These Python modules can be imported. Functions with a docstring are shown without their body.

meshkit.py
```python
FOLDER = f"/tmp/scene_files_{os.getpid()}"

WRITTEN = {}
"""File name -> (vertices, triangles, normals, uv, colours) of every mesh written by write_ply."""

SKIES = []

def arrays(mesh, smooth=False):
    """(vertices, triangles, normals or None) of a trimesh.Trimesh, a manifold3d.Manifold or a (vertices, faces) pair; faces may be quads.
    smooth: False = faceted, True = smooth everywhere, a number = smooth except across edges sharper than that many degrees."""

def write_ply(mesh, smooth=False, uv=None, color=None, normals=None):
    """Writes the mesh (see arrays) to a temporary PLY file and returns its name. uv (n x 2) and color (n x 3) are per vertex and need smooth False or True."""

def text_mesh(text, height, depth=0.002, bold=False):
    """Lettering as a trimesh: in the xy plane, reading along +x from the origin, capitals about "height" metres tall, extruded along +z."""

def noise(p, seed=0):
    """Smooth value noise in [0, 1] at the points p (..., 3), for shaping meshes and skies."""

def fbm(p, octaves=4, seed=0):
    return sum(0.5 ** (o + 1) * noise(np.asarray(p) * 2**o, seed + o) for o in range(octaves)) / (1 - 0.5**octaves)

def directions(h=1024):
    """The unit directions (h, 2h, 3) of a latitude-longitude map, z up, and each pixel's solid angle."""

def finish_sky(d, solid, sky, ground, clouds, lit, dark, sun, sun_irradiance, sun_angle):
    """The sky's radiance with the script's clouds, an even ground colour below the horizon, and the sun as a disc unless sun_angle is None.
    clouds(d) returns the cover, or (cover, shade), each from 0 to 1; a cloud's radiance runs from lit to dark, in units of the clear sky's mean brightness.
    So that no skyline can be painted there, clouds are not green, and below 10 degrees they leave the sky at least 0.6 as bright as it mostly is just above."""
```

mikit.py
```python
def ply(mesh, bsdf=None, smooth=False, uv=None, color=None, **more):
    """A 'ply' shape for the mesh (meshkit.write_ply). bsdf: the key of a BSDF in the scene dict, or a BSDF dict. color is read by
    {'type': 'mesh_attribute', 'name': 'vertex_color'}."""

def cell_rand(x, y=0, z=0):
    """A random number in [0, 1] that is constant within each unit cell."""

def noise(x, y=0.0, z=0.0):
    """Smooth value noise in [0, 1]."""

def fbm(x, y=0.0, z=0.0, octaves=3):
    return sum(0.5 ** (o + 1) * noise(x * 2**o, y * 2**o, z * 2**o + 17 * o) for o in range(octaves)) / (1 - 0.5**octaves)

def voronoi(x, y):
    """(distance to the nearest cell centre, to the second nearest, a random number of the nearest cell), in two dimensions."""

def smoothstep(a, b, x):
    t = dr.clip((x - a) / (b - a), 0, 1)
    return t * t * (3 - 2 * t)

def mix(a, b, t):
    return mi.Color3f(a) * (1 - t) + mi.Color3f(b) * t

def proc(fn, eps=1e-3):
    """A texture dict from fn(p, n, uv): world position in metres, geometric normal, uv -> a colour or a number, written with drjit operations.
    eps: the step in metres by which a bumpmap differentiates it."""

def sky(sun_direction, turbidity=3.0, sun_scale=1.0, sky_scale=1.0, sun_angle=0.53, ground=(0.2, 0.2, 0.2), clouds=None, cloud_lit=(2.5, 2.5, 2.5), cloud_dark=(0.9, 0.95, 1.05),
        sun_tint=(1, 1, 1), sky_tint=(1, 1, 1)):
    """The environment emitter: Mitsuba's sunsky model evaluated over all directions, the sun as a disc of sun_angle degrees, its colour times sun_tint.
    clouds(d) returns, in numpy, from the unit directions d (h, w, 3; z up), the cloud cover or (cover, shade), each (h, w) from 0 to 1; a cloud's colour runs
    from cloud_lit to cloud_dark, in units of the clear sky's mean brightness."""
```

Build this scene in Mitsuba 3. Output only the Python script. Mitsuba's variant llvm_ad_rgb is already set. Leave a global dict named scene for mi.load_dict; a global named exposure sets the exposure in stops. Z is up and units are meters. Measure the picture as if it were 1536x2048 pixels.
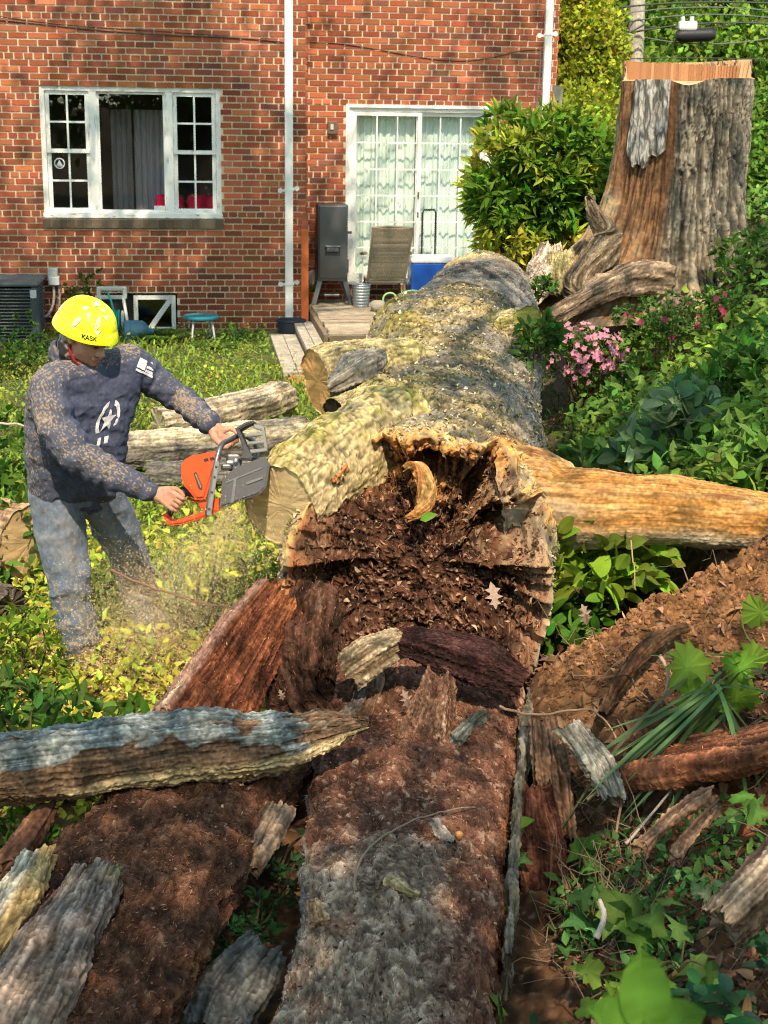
import math, random
import numpy as np, trimesh, manifold3d, shapely.geometry as sg, shapely.affinity as sa, shapely.ops as so
import mitsuba as mi, mikit, meshkit
from scipy.spatial import cKDTree, Delaunay
from scipy.spatial.transform import Rotation as Rot
from scipy.interpolate import CubicSpline

# ------------------------------------------------------------------ camera, sky, exposure
scene, labels = {'type': 'scene'}, {}
exposure = 2.65
FPX, PITCH, ROLL = 2900.0, math.radians(15.3), math.radians(0.9)      # photo pixels (1536 x 2048)
CAM = np.array([0.0, 0.0, 2.6])
_fw = np.array([0, math.cos(PITCH), -math.sin(PITCH)])
_up = np.array([0, math.sin(PITCH), math.cos(PITCH)])
_rt = np.array([1.0, 0, 0])
RT = math.cos(ROLL) * _rt + math.sin(ROLL) * _up
UP = math.cos(ROLL) * _up - math.sin(ROLL) * _rt
T4 = mi.ScalarTransform4f
scene['camera'] = {'type': 'thinlens', 'fov': math.degrees(2 * math.atan(1024 / FPX)), 'fov_axis': 'y',
                   'aperture_radius': 0.0035, 'focus_distance': 6.6, 'near_clip': 0.1, 'far_clip': 1000.0,
                   'to_world': T4().look_at(origin=CAM.tolist(), target=(CAM + _fw).tolist(), up=UP.tolist())}
SUN = np.array([0.10, -1.0, 1.22]); SUN /= np.linalg.norm(SUN)
scene['sky'] = mikit.sky(SUN.tolist(), turbidity=3, sun_scale=0.70, sky_scale=1.9, sky_tint=(1.15, 1.0, 0.70), ground=(0.14, 0.13, 0.08))


def ray(px, py):
    return _fw + (px - 768) / FPX * RT - (py - 1024) / FPX * UP


def P(px, py, Y):
    r = ray(px, py)
    return CAM + r * (Y / r[1])


def G(px, py, z=0.0):
    r = ray(px, py)
    return CAM + r * ((z - CAM[2]) / r[2])


def proj(p):
    d = np.asarray(p) - CAM
    c = d @ _fw
    return np.stack([768 + FPX * (d @ RT) / c, 1024 - FPX * (d @ UP) / c, c], -1)


# ------------------------------------------------------------------ materials
def rgbv(c):
    return {'type': 'rgb', 'value': [float(x) for x in c]}


VC = {'type': 'mesh_attribute', 'name': 'vertex_color'}


def mat(name, base, rough=0.8, spec=0.3, **k):
    scene[name] = {'type': 'twosided', 'b': {'type': 'principled', 'base_color': VC if base is None else rgbv(base), 'roughness': rough, 'specular': spec, **k}}
    return name


mat('rough_matter', None, 0.95, 0.12)
mat('semi_matter', None, 0.55, 0.35)
mat('gloss_matter', None, 0.3, 0.5)
mat('metal_matter', None, 0.38, 0.5, metallic=0.75)
mat('cloth_matter', None, 0.95, 0.1, sheen=0.25)


def grain(p, n, uv):
    x, y, z = p.x * .36 + p.y * .48 - p.z * .8, p.x * -.8 + p.y * .6, p.x * .48 + p.y * .64 + p.z * .6
    return mikit.noise(x * 130, y * 130, z * 130) * .6 + mikit.noise(p.x * 290 + z * 60, p.y * 290, p.z * 290) * .4


scene['wood_matter'] = {'type': 'twosided', 'b': {'type': 'bumpmap', 'scale': 0.0035, 't': mikit.proc(grain, eps=0.002),
                        'b': {'type': 'principled', 'base_color': VC, 'roughness': 0.95, 'specular': 0.1}}}
scene['leaf_matter'] = {'type': 'principledthin', 'base_color': VC, 'roughness': 0.45, 'diff_trans': 0.7, 'eta': 1.4}
scene['petal_matter'] = {'type': 'principledthin', 'base_color': VC, 'roughness': 0.6, 'diff_trans': 0.8, 'eta': 1.3}
scene['glass'] = {'type': 'thindielectric', 'int_ior': 1.5}


# ------------------------------------------------------------------ scene helpers
def tag(key, label=None, cat=None, group=None, kind=None):
    d = labels.setdefault(key, {})
    for k, v in (('label', label), ('category', cat), ('group', group), ('kind', kind)):
        if v:
            d[k] = v
    return key


_taken = {}


def fresh(name):
    n = _taken.get(name, 0)
    _taken[name] = n + 1
    return name if n == 0 else f'{name}_{n:03d}'


def thing(name, label, cat, group=None):
    return tag(fresh(name), label, cat, group)


_palette = {}


def plain(m, c):
    """the material m in one plain colour; close colours share one"""
    c = np.clip(np.asarray(c, float), .003, .95); q = np.log(c); pal = _palette.setdefault(m, [])
    for k, (n, x) in enumerate(pal):
        if np.abs(x - q).max() < .13:
            return n
    n = f'{m}_plain_{len(pal)}'; pal.append((n, q)); d = eval(repr(scene[m]))
    t = d.get('b', d)
    if t.get('type') == 'bumpmap':
        t = t['b']
    t['base_color'] = rgbv(c); scene[n] = d
    return n


def put(name, mesh, col, m='rough_matter', parent=None, smooth=False, label=None, kind=None, **k):
    """one entry: mesh is (v, f) or Trimesh or Manifold; col: (3,) or (n,3) per vertex"""
    if hasattr(mesh, 'to_mesh'):
        q = mesh.to_mesh(); mesh = (np.array(q.vert_properties[:, :3]), np.array(q.tri_verts))
    if isinstance(mesh, trimesh.Trimesh):
        mesh = (np.array(mesh.vertices), np.array(mesh.faces))
    v, f = np.asarray(mesh[0], float), np.asarray(mesh[1], int)
    if f.shape[1] == 4:
        f = np.vstack([f[:, [0, 1, 2]], f[:, [0, 2, 3]]])
    c = np.broadcast_to(np.asarray(col, float), (len(v), 3)) if col is not None else None
    if c is not None and (len(c) < 2 or np.ptp(c, axis=0).max() < 1e-9):
        m, c = plain(m, c[0]), None
    tm = trimesh.Trimesh(v, f, process=False)
    key = fresh(name if parent is None else parent + '__' + name)
    if smooth is not False and smooth is not True:     # split at sharp edges by unmerging flat faces
        ang = np.radians(smooth)
        tri = np.arange(len(f) * 3).reshape(-1, 3)
        vv, cc = v[f].reshape(-1, 3), (c[f].reshape(-1, 3) if c is not None else None)
        fn = np.cross(v[f[:, 1]] - v[f[:, 0]], v[f[:, 2]] - v[f[:, 0]])
        fl = np.linalg.norm(fn, axis=1, keepdims=True); fu = fn / np.maximum(fl, 1e-12)
        q = np.round(v / 1e-5).astype(np.int64)
        _, ids = np.unique(q, axis=0, return_inverse=True)
        ids = np.asarray(ids).ravel()[f].ravel()
        N = np.repeat(fu, 3, axis=0); W = np.repeat(fn, 3, axis=0); out = np.zeros_like(N)
        order = np.argsort(ids, kind='stable'); s = ids[order]
        cuts = np.flatnonzero(np.diff(s)) + 1
        for grp in np.split(order, cuts):
            ok = N[grp] @ N[grp].T > math.cos(ang)
            out[grp] = ok.astype(float) @ W[grp]
        out /= np.maximum(np.linalg.norm(out, axis=1, keepdims=True), 1e-12)
        path = meshkit.write_ply((vv, tri), False, None, cc, normals=out)
        scene[key] = {'type': 'ply', 'filename': path, 'face_normals': False, 'bsdf': {'type': 'ref', 'id': m}, **k}
    else:
        scene[key] = mikit.ply(tm, m, smooth=smooth, color=c, **k)
    if label or kind:
        tag(key, label, kind=kind)
    return key


def one(name, mesh, col, label, cat, m='rough_matter', smooth=False, group=None, kind=None):
    return tag(put(name, mesh, col, m, None, smooth), label, cat, group, kind)


def struct(name, mesh, col, m='rough_matter', smooth=False):
    return tag(put(name, mesh, col, m, None, smooth), kind='structure')


# ------------------------------------------------------------------ mesh helpers
def cat(ms):
    vs, fs, o = [], [], 0
    for v, f in ms:
        v, f = np.asarray(v, float), np.asarray(f, int)
        if f.shape[1] == 4:
            f = np.vstack([f[:, [0, 1, 2]], f[:, [0, 2, 3]]])
        vs.append(v); fs.append(f + o); o += len(v)
    return np.vstack(vs), np.vstack(fs)


def unit(a):
    a = np.asarray(a, float)
    return a / np.maximum(np.linalg.norm(a, axis=-1, keepdims=True), 1e-12)


BOXV = np.array([[x, y, z] for x in (-.5, .5) for y in (-.5, .5) for z in (-.5, .5)])
BOXF = np.array([[0, 1, 3, 2], [4, 6, 7, 5], [0, 4, 5, 1], [2, 3, 7, 6], [0, 2, 6, 4], [1, 5, 7, 3]])


def box(c, s, R=None):
    v = BOXV * np.asarray(s, float)
    if R is not None:
        v = v @ np.asarray(R).T
    return v + np.asarray(c, float), BOXF


def rbox(c, s, r=0.01, R=None, seg=2):
    """rounded box"""
    s = np.asarray(s, float); r = min(r, s.min() * .49)
    sp = manifold3d.Manifold.sphere(r, 4 * seg)
    m = manifold3d.Manifold.batch_hull([sp.translate(tuple(BOXV[i] * 2 * (s / 2 - r))) for i in range(8)]).to_mesh()
    v = np.array(m.vert_properties[:, :3])
    if R is not None:
        v = v @ np.asarray(R).T
    return v + np.asarray(c, float), np.array(m.tri_verts)


def frames(p):
    p = np.asarray(p, float)
    t = unit(np.gradient(p, axis=0))
    a = np.zeros_like(p); b = np.zeros_like(p)
    x = np.cross(t[0], [0, 0, 1.0])
    if np.linalg.norm(x) < .1:
        x = np.cross(t[0], [0, 1.0, 0])
    x = unit(x)
    for i in range(len(p)):
        x = unit(x - t[i] * (x @ t[i])); a[i] = x; b[i] = np.cross(x, t[i])
    return t, a, b


def spline(pts, n, extra=None):
    pts = np.asarray(pts, float)
    d = np.r_[0, np.cumsum(np.linalg.norm(np.diff(pts, axis=0), axis=1))]
    u = np.linspace(0, d[-1], n)
    cs = CubicSpline(d, pts) if len(pts) > 2 else None
    p = cs(u) if cs is not None else pts[0] + (pts[-1] - pts[0]) * (u / d[-1])[:, None]
    if extra is None:
        return p
    return p, np.interp(u, d, extra), u


def grid_faces(nr, nc, wrap):
    j = np.arange(nc if wrap else nc - 1); i = np.arange(nr - 1)
    i, j = np.meshgrid(i, j, indexing='ij'); k = (j + 1) % nc
    return np.stack([i * nc + j, i * nc + k, (i + 1) * nc + k, (i + 1) * nc + j], -1).reshape(-1, 4)


def tube(pts, rad, sides=8, cap=True, n=None):
    pts = np.asarray(pts, float); rad = np.broadcast_to(np.asarray(rad, float), (len(pts),))
    if n:
        pts, rad, _ = spline(pts, n, rad)
    t, a, b = frames(pts)
    ang = np.arange(sides) * 2 * np.pi / sides
    v = pts[:, None] + rad[:, None, None] * (np.cos(ang)[None, :, None] * a[:, None] + np.sin(ang)[None, :, None] * b[:, None])
    f = grid_faces(len(pts), sides, True)[:, ::-1]
    f = np.vstack([f[:, [0, 1, 2]], f[:, [0, 2, 3]]]); v = v.reshape(-1, 3)
    if cap:
        n0 = len(v); v = np.vstack([v, pts[0], pts[-1]]); j = np.arange(sides); k = (j + 1) % sides; e = (len(pts) - 1) * sides
        f = np.vstack([f, np.stack([j, k, j * 0 + n0], -1), np.stack([e + k, e + j, j * 0 + n0 + 1], -1)])
    return v, f


def prism(poly, h, R=None, c=(0, 0, 0), axis=2):
    """shapely polygon extruded, centred on its thickness; local x,y,z mapped with R"""
    if isinstance(poly, (list, np.ndarray)):
        poly = sg.Polygon(poly)
    ms = [trimesh.creation.extrude_polygon(g, h, engine='earcut') for g in getattr(poly, 'geoms', [poly])]
    m = trimesh.util.concatenate(ms)
    v = np.array(m.vertices) - [0, 0, h / 2]
    if R is not None:
        v = v @ np.asarray(R).T
    return v + np.asarray(c, float), np.array(m.faces)


def lathe(prof, n=32, c=(0, 0, 0)):
    prof = np.asarray(prof, float); ang = np.arange(n) * 2 * np.pi / n
    v = np.stack([prof[:, None, 0] * np.cos(ang), prof[:, None, 0] * np.sin(ang), np.repeat(prof[:, 1:2], n, 1)], -1).reshape(-1, 3)
    f = grid_faces(len(prof), n, True)
    return v + np.asarray(c, float), f


def blob(joints, bones, refine, smooth=12, lamb=.5):
    """union of the hulls of pairs (or sets) of spheres (p, r): one continuous surface"""
    S = [manifold3d.Manifold.sphere(r, 20).translate(tuple(map(float, p))) for p, r in joints]
    parts = [manifold3d.Manifold.batch_hull([S[i] for i in b]) for b in bones]
    m = manifold3d.Manifold.batch_boolean(parts, manifold3d.OpType.Add).refine_to_length(refine).to_mesh()
    t = trimesh.Trimesh(np.array(m.vert_properties[:, :3]), np.array(m.tri_verts), process=True)
    if smooth:
        trimesh.smoothing.filter_taubin(t, lamb=lamb, nu=lamb + .02, iterations=smooth)
    return t


_ROT = [Rot.from_euler('xyz', [.7 + 1.3 * o, .4 + .9 * o, 1.1 + 1.7 * o]).as_matrix() for o in range(8)]


def fbm(p, octaves=4, seed=0):
    """fractal noise whose octaves are turned against each other, so that no lattice shows"""
    p = np.asarray(p, float)
    return sum(.5 ** (o + 1) * meshkit.noise((p @ _ROT[o]) * 2.03 ** o, seed + o) for o in range(octaves)) / (1 - .5 ** octaves)




def ns(p, s, seed=0, o=3):
    return fbm(np.asarray(p) * s, o, seed)


def ridge(p, s, seed=0, o=3):
    return 1 - np.abs(2 * fbm(np.asarray(p) * s, o, seed) - 1)


def crk_lines(q, seed=0, lo=.86, hi=.97):
    """thin crack lines of two sizes at the points q (already scaled)"""
    q = np.asarray(q) + .35 * (fbm(np.asarray(q) * .7, 2, seed + 50)[:, None] - .5)
    a = 1 - np.abs(2 * fbm(q, 3, seed) - 1); b = 1 - np.abs(2 * fbm(q * 2.3 + 7, 2, seed + 1) - 1)
    return np.maximum(sst(lo, hi, a), .7 * sst(lo + .02, hi + .01, b))


def sst(a, b, x):
    t = np.clip((x - a) / (b - a), 0, 1)
    return t * t * (3 - 2 * t)


def mixc(a, b, t):
    t = np.asarray(t)[..., None]
    return np.asarray(a, float) * (1 - t) + np.asarray(b, float) * t


def normals(v, f):
    f = np.asarray(f)
    if f.shape[1] == 4:
        f = np.vstack([f[:, [0, 1, 2]], f[:, [0, 2, 3]]])
    fn = np.cross(v[f[:, 1]] - v[f[:, 0]], v[f[:, 2]] - v[f[:, 0]]); n = np.zeros_like(v)
    for k in range(3):
        np.add.at(n, f[:, k], fn)
    return unit(n)


# ------------------------------------------------------------------ leaves and blades (many small faces in one mesh)
class Leaves:
    def __init__(s):
        s.v, s.f, s.c, s.n = [], [], [], 0

    def raw(s, v, f, c):
        """v (N,k,3), f (m,3) pattern, c (N,3) or (N,k,3)"""
        N, k = v.shape[:2]
        if N == 0:
            return s
        s.v.append(v.reshape(-1, 3)); s.f.append((np.asarray(f)[None] + (np.arange(N) * k)[:, None, None]).reshape(-1, 3) + s.n)
        c = np.asarray(c, float)
        s.c.append((np.repeat(c[:, None], k, 1) if c.ndim == 2 else c).reshape(-1, 3)); s.n += N * k
        return s

    def leaf(s, p, d, n, L, Wd, c, fold=.25, droop=.25, shape='oval'):
        """pointed oval leaves with a folded midrib; p,d,n,c (N,3); L,Wd (N,)"""
        p, d = np.asarray(p, float), unit(d); x = unit(np.cross(d, n)); n = np.cross(x, d)
        L, Wd = np.broadcast_to(L, len(p))[:, None], np.broadcast_to(Wd, len(p))[:, None]
        fine = {'f_oval': (.42, .60), 'f_broad': (.50, .75), 'f_lance': (.40, .45)}.get(shape)
        prof = [(t_, .5 * (1 - abs(2 * t_ ** .85 - 1) ** 2.3) ** .75) for t_ in (.05, .16, .3, .46, .62, .77, .89, .96)] if fine else {'oval': ((.33, .5), (.68, .38)), 'broad': ((.25, .5), (.6, .46)), 'lance': ((.35, .5), (.7, .3))}.get(shape)
        vs = [p]
        for t, hw in prof:
            c0 = p + d * L * t - n * L * droop * t * t
            vs += [c0 - x * Wd * hw + n * Wd * fold * .5, c0 - n * Wd * fold * .0, c0 + x * Wd * hw + n * Wd * fold * .5]
        vs.append(p + d * L - n * L * droop)
        f = [[0, 2, 1], [0, 3, 2]]; K = len(prof)
        for i in range(K - 1):
            a = 1 + 3 * i; f += [[a, a + 1, a + 4], [a, a + 4, a + 3], [a + 1, a + 2, a + 5], [a + 1, a + 5, a + 4]]
        a = 1 + 3 * (K - 1); f += [[a, a + 1, a + 3], [a + 1, a + 2, a + 3]]
        return s.raw(np.stack(vs, 1), f, c)

    def quad(s, p, d, n, L, Wd, c):
        p, d = np.asarray(p, float), unit(d); x = unit(np.cross(d, n))
        L, Wd = np.broadcast_to(L, len(p))[:, None], np.broadcast_to(Wd, len(p))[:, None]
        return s.raw(np.stack([p, p + d * L * .45 - x * Wd * .5, p + d * L, p + d * L * .45 + x * Wd * .5], 1), [[0, 2, 1], [0, 3, 2]], c)

    def blade(s, p, d, L, Wd, c, droop=.5, seg=4, tip=None):
        """grass / daylily blades: start p, start direction d, bending down"""
        p, d = np.asarray(p, float), unit(d); N = len(p)
        h = unit(d * [1, 1, 0] + 1e-6); x = unit(np.cross(d, [0, 0, 1.0]) + 1e-6 * np.array([1, 0, 0]))
        L, Wd, dr = (np.broadcast_to(q, N)[:, None] for q in (L, Wd, droop))
        vs = []
        for k in range(seg + 1):
            t = k / seg
            q = p + d * L * t * (1 - .25 * dr * t) + h * L * dr * .35 * t * t - np.array([0, 0, 1.0]) * L * dr * .75 * t ** 2.2
            w = Wd * .5 * (1 - t ** 2.5) * (.75 + .5 * min(t, .5))
            vs += [q - x * w, q + x * w] if k < seg else [q]
        f = []
        for k in range(seg - 1):
            a = 2 * k; f += [[a, a + 1, a + 3], [a, a + 3, a + 2]]
        a = 2 * (seg - 1); f += [[a, a + 1, a + 2]]
        return s.raw(np.stack(vs, 1), f, c)

    def lobed(s, p, d, n, size, c, outline, curl=.2, vein=None):
        """leaf with an outline (k,2), y along the leaf from the stalk; fan from the midrib"""
        p, d = np.asarray(p, float), unit(d); x = unit(np.cross(d, n)); n = np.cross(x, d)
        S = np.broadcast_to(size, len(p))[:, None]; o = np.asarray(outline, float)
        pts = np.vstack([o, [[0, .45]]]); k = len(o)
        vs = [p + S * (x * a + d * b + n * (abs(a) * .28 - curl * (a * a * 1.6 + max(b - .2, 0) ** 2))) for a, b in pts]
        f = [[i, (i + 1) % k, k] for i in range(k)]
        return s.raw(np.stack(vs, 1), f, c)

    def put_each(s, name, m='leaf_matter', parent=None, veins=False):
        """every leaf an entry of its own"""
        for v, f, c in zip(s.v, s.f, s.c):
            mn = f.min(); k = len(v); per = None
            # leaves of one call have equal vertex counts: find the count from the faces
            lab = trimesh.graph.connected_component_labels(np.vstack([f[:, :2], f[:, 1:]]) - mn, node_count=k)
            for q in range(lab.max() + 1):
                idx = np.flatnonzero(lab == q); mp = np.full(k, -1); mp[idx] = np.arange(len(idx))
                ff = mp[f - mn]; ff = ff[(ff >= 0).all(1)]
                if len(ff):
                    cc = np.clip(c[idx], .003, .95)
                    if veins:
                        w = np.random.default_rng(int(abs(v[idx[0], 0]) * 1e4)).normal(0, .16, len(idx)); cc = cc * np.exp(w)[:, None]; cc[-1] = np.clip(cc[-1] * 1.45, 0, .9)
                    put(name, (v[idx], ff), cc, m, parent)

    def mesh(s):
        return np.vstack(s.v), np.vstack(s.f)

    def col(s):
        return np.clip(np.vstack(s.c), .003, .95)

    def put(s, name, m='leaf_matter', parent=None, **k):
        return put(name, s.mesh(), s.col(), m, parent, **k)


def rdir(rng, N, up=0.0, spread=1.0):
    d = rng.normal(size=(N, 3)); d = unit(d) * spread + np.array([0, 0, up])
    return unit(d)


def vary(rng, c, N, amt=.25, hue=.12):
    c = np.asarray(c, float)
    k = np.exp(rng.normal(0, amt, (N, 1))); h = 1 + rng.normal(0, hue, (N, 3))
    return np.clip(c * k * h, .004, .9)


MAPLE = [(.03, 0), (.12, .05), (.34, -.02), (.3, .12), (.52, .2), (.38, .3), (.5, .48), (.3, .44), (.26, .55), (.33, .72), (.16, .66), (.0, 1.0)]
MAPLE = MAPLE + [(-a, b) for a, b in MAPLE[-2::-1]]
IVY = [(.05, 0), (.3, -.1), (.5, .12), (.36, .28), (.42, .45), (.2, .5), (0, 1.0)]
IVY = IVY + [(-a, b) for a, b in IVY[-2::-1]]
OAK = [(.02, 0), (.08, .15), (.22, .18), (.1, .28), (.1, .36), (.34, .42), (.14, .52), (.12, .6), (.3, .72), (.12, .76), (.1, .84), (0, 1.0)]
OAK = OAK + [(-a, b) for a, b in OAK[-2::-1]]
# ------------------------------------------------------------------ the brick house
YA = math.radians(7.5)
HW, HN = np.array([math.cos(YA), math.sin(YA), 0]), np.array([math.sin(YA), -math.cos(YA), 0])
HO = P(612, 100, 17.7); HO[2] = 0
HR = np.stack([HW, -HN, [0, 0, 1.0]], 1)      # local (u, depth into house, z) -> world
BACK = 0.95                                    # the wing on the east stands back by this


def H(u, z, out=0.0):
    """a point of the front wall's plane: u along, z up, out = metres in front of the west wing's face"""
    return HO + HW * u + HN * out + np.array([0, 0, z])


def hbox(u0, u1, z0, z1, o0, o1):
    """box in house coordinates; o0 < o1 are the distances in front"""
    return box(H((u0 + u1) / 2, (z0 + z1) / 2, (o0 + o1) / 2), (u1 - u0, o1 - o0, z1 - z0), HR)


rng = np.random.default_rng(3)
house = thing('brick_house', 'red brick house with white windows, a sliding door and white downspouts', 'house')
CR, ST = 0.0735, 0.219
WIN, DOOR, BAS = (-3.07, -1.0, 1.39, 2.875), (0.57, 2.436, 0.5, 2.73), (-2.45, -1.55, 0.02, 0.5)
mort_c = (.68, .55, .40)


def brick_rects(u0, u1, z0, z1, holes, seed):
    out = []; r = np.random.default_rng(seed)
    for k in range(int(math.ceil((z1 - z0) / CR))):
        zb = z0 + k * CR; head = (k % 6) == 3; L = ST / 2 if head else ST
        x = u0 - (0 if k % 2 else L / 2) - (ST / 4 if head else 0)
        while x < u1 - .02:
            a, b = max(x, u0) + .008, min(x + L, u1) - .008
            segs = [(a, b)]
            for h in holes:
                if zb + CR * .5 > h[2] and zb + CR * .5 < h[3]:
                    segs = [s for a1, b1 in segs for s in ((a1, min(b1, h[0])), (max(a1, h[1]), b1)) if s[1] - s[0] > .02]
            out += [(s0, s1, zb + .0085, zb + CR - .0085) for s0, s1 in segs if s1 - s0 > .02]
            x += L
    return out


def brick_tone(N, r):
    t = r.random(N)
    base = np.where((t < .10)[:, None], [.19, .070, .045], np.where((t < .24)[:, None], [.25, .077, .040], np.where((t > .82)[:, None], [.36, .115, .055], [.29, .085, .042])))
    return np.clip(base * np.exp(r.normal(0, .16, (N, 1))) * (1 + r.normal(0, .06, (N, 3))), .02, .8)


def wall(u0, u1, z1, off, holes, seed):
    poly = sg.box(u0, -.6, u1, z1)
    for h in holes:
        poly = poly.difference(sg.box(*[h[0], h[2], h[1], h[3]]))
    R = np.stack([HW, [0, 0, 1.0], HN], 1)
    m = prism(poly, .24, R, H(0, 0, off - .12 - .012))
    w = put('wall', m, mort_c, 'rough_matter', house)
    bl = brick_rects(u0, u1, -.15, z1, holes, seed)
    return w, [(a, b, c, d, off) for a, b, c, d in bl]


wl, bl = wall(-7.0, 0.0, 5.0, 0.0, [WIN, BAS], 1)
wr, br = wall(0.0, 3.23, 5.0, -BACK, [DOOR], 2)


def brick_mesh(q, jit):
    a, b, c, d, off = q
    p = jit[0] * .003
    m = hbox(a, b, c, d, off - .02, off + p)
    v = np.array(m[0]); v[:, 2] += (jit[1] - .5) * .003
    return v, m[1]


allb = [(wl, q) for q in bl] + [(wr, q) for q in br]
ctr = np.array([H((q[0] + q[1]) / 2, (q[2] + q[3]) / 2, q[4]) for _, q in allb])
pp = proj(ctr)
area = np.array([(q[1] - q[0]) * (q[3] - q[2]) for _, q in allb]) / pp[:, 2] ** 2
occl = ((pp[:, 0] > 690) & (pp[:, 1] > 500)) | ((pp[:, 0] < 245) & (pp[:, 1] > 585)) | (pp[:, 0] > 1090) | (pp[:, 1] > 640) | ((pp[:, 0] > 640) & (pp[:, 0] < 700) & (pp[:, 1] > 405))
inside = (pp[:, 0] > 4) & (pp[:, 1] > 4) & ~occl
rank = np.argsort(-np.where(inside, area, 0))
chosen = set(rank[:290].tolist())
tone = brick_tone(len(allb), rng) * np.exp(.9 * (ns(ctr, 1.3, 12) - .5) - .35 * sst(1.0, .0, ctr[:, 2]) * ns(ctr, 3, 13))[:, None]; jit = rng.random((len(allb), 2))
rest = {wl: ([], []), wr: ([], [])}
for i, (w, q) in enumerate(allb):
    m = brick_mesh(q, jit[i])
    if i in chosen:
        put('brick', m, tone[i], 'rough_matter', w)
    else:
        rest[w][0].append(m); rest[w][1].append(np.repeat(tone[i][None], 8, 0))
# returns and end wall
side = []
for k in range(72):
    zb = -.15 + k * CR
    for j in range(5):
        a = -BACK + j * ST - (ST / 2 if k % 2 else 0)
        a0, a1 = max(a + .006, -BACK), min(a + ST - .006, 0)
        if a1 - a0 > .03:
            rest[wl][0].append(box(H(.001, zb + CR / 2, (a0 + a1) / 2), (.02, a1 - a0, CR - .013), HR)); rest[wl][1].append(np.repeat(brick_tone(1, rng), 8, 0))
    for j in range(34):
        a = -BACK - j * ST - (ST / 2 if k % 2 else 0)
        rest[wr][0].append(box(H(3.232, zb + CR / 2, a - ST / 2), (.02, ST - .013, CR - .013), HR)); rest[wr][1].append(np.repeat(brick_tone(1, rng), 8, 0))
for w in (wl, wr):
    put('brickwork', cat(rest[w][0]), np.vstack(rest[w][1]), 'rough_matter', w, kind='stuff')
put('wall', hbox(-.24, -.006, -.6, 5.0, -BACK - .1, -.02), mort_c, 'rough_matter', house)
put('wall', hbox(3.0, 3.225, -.6, 5.0, -8.5, -BACK - .03), mort_c, 'rough_matter', house)
put('wall', hbox(-7, 3.2, -.6, 5.0, -8.8, -8.5), mort_c, 'rough_matter', house)
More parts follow.
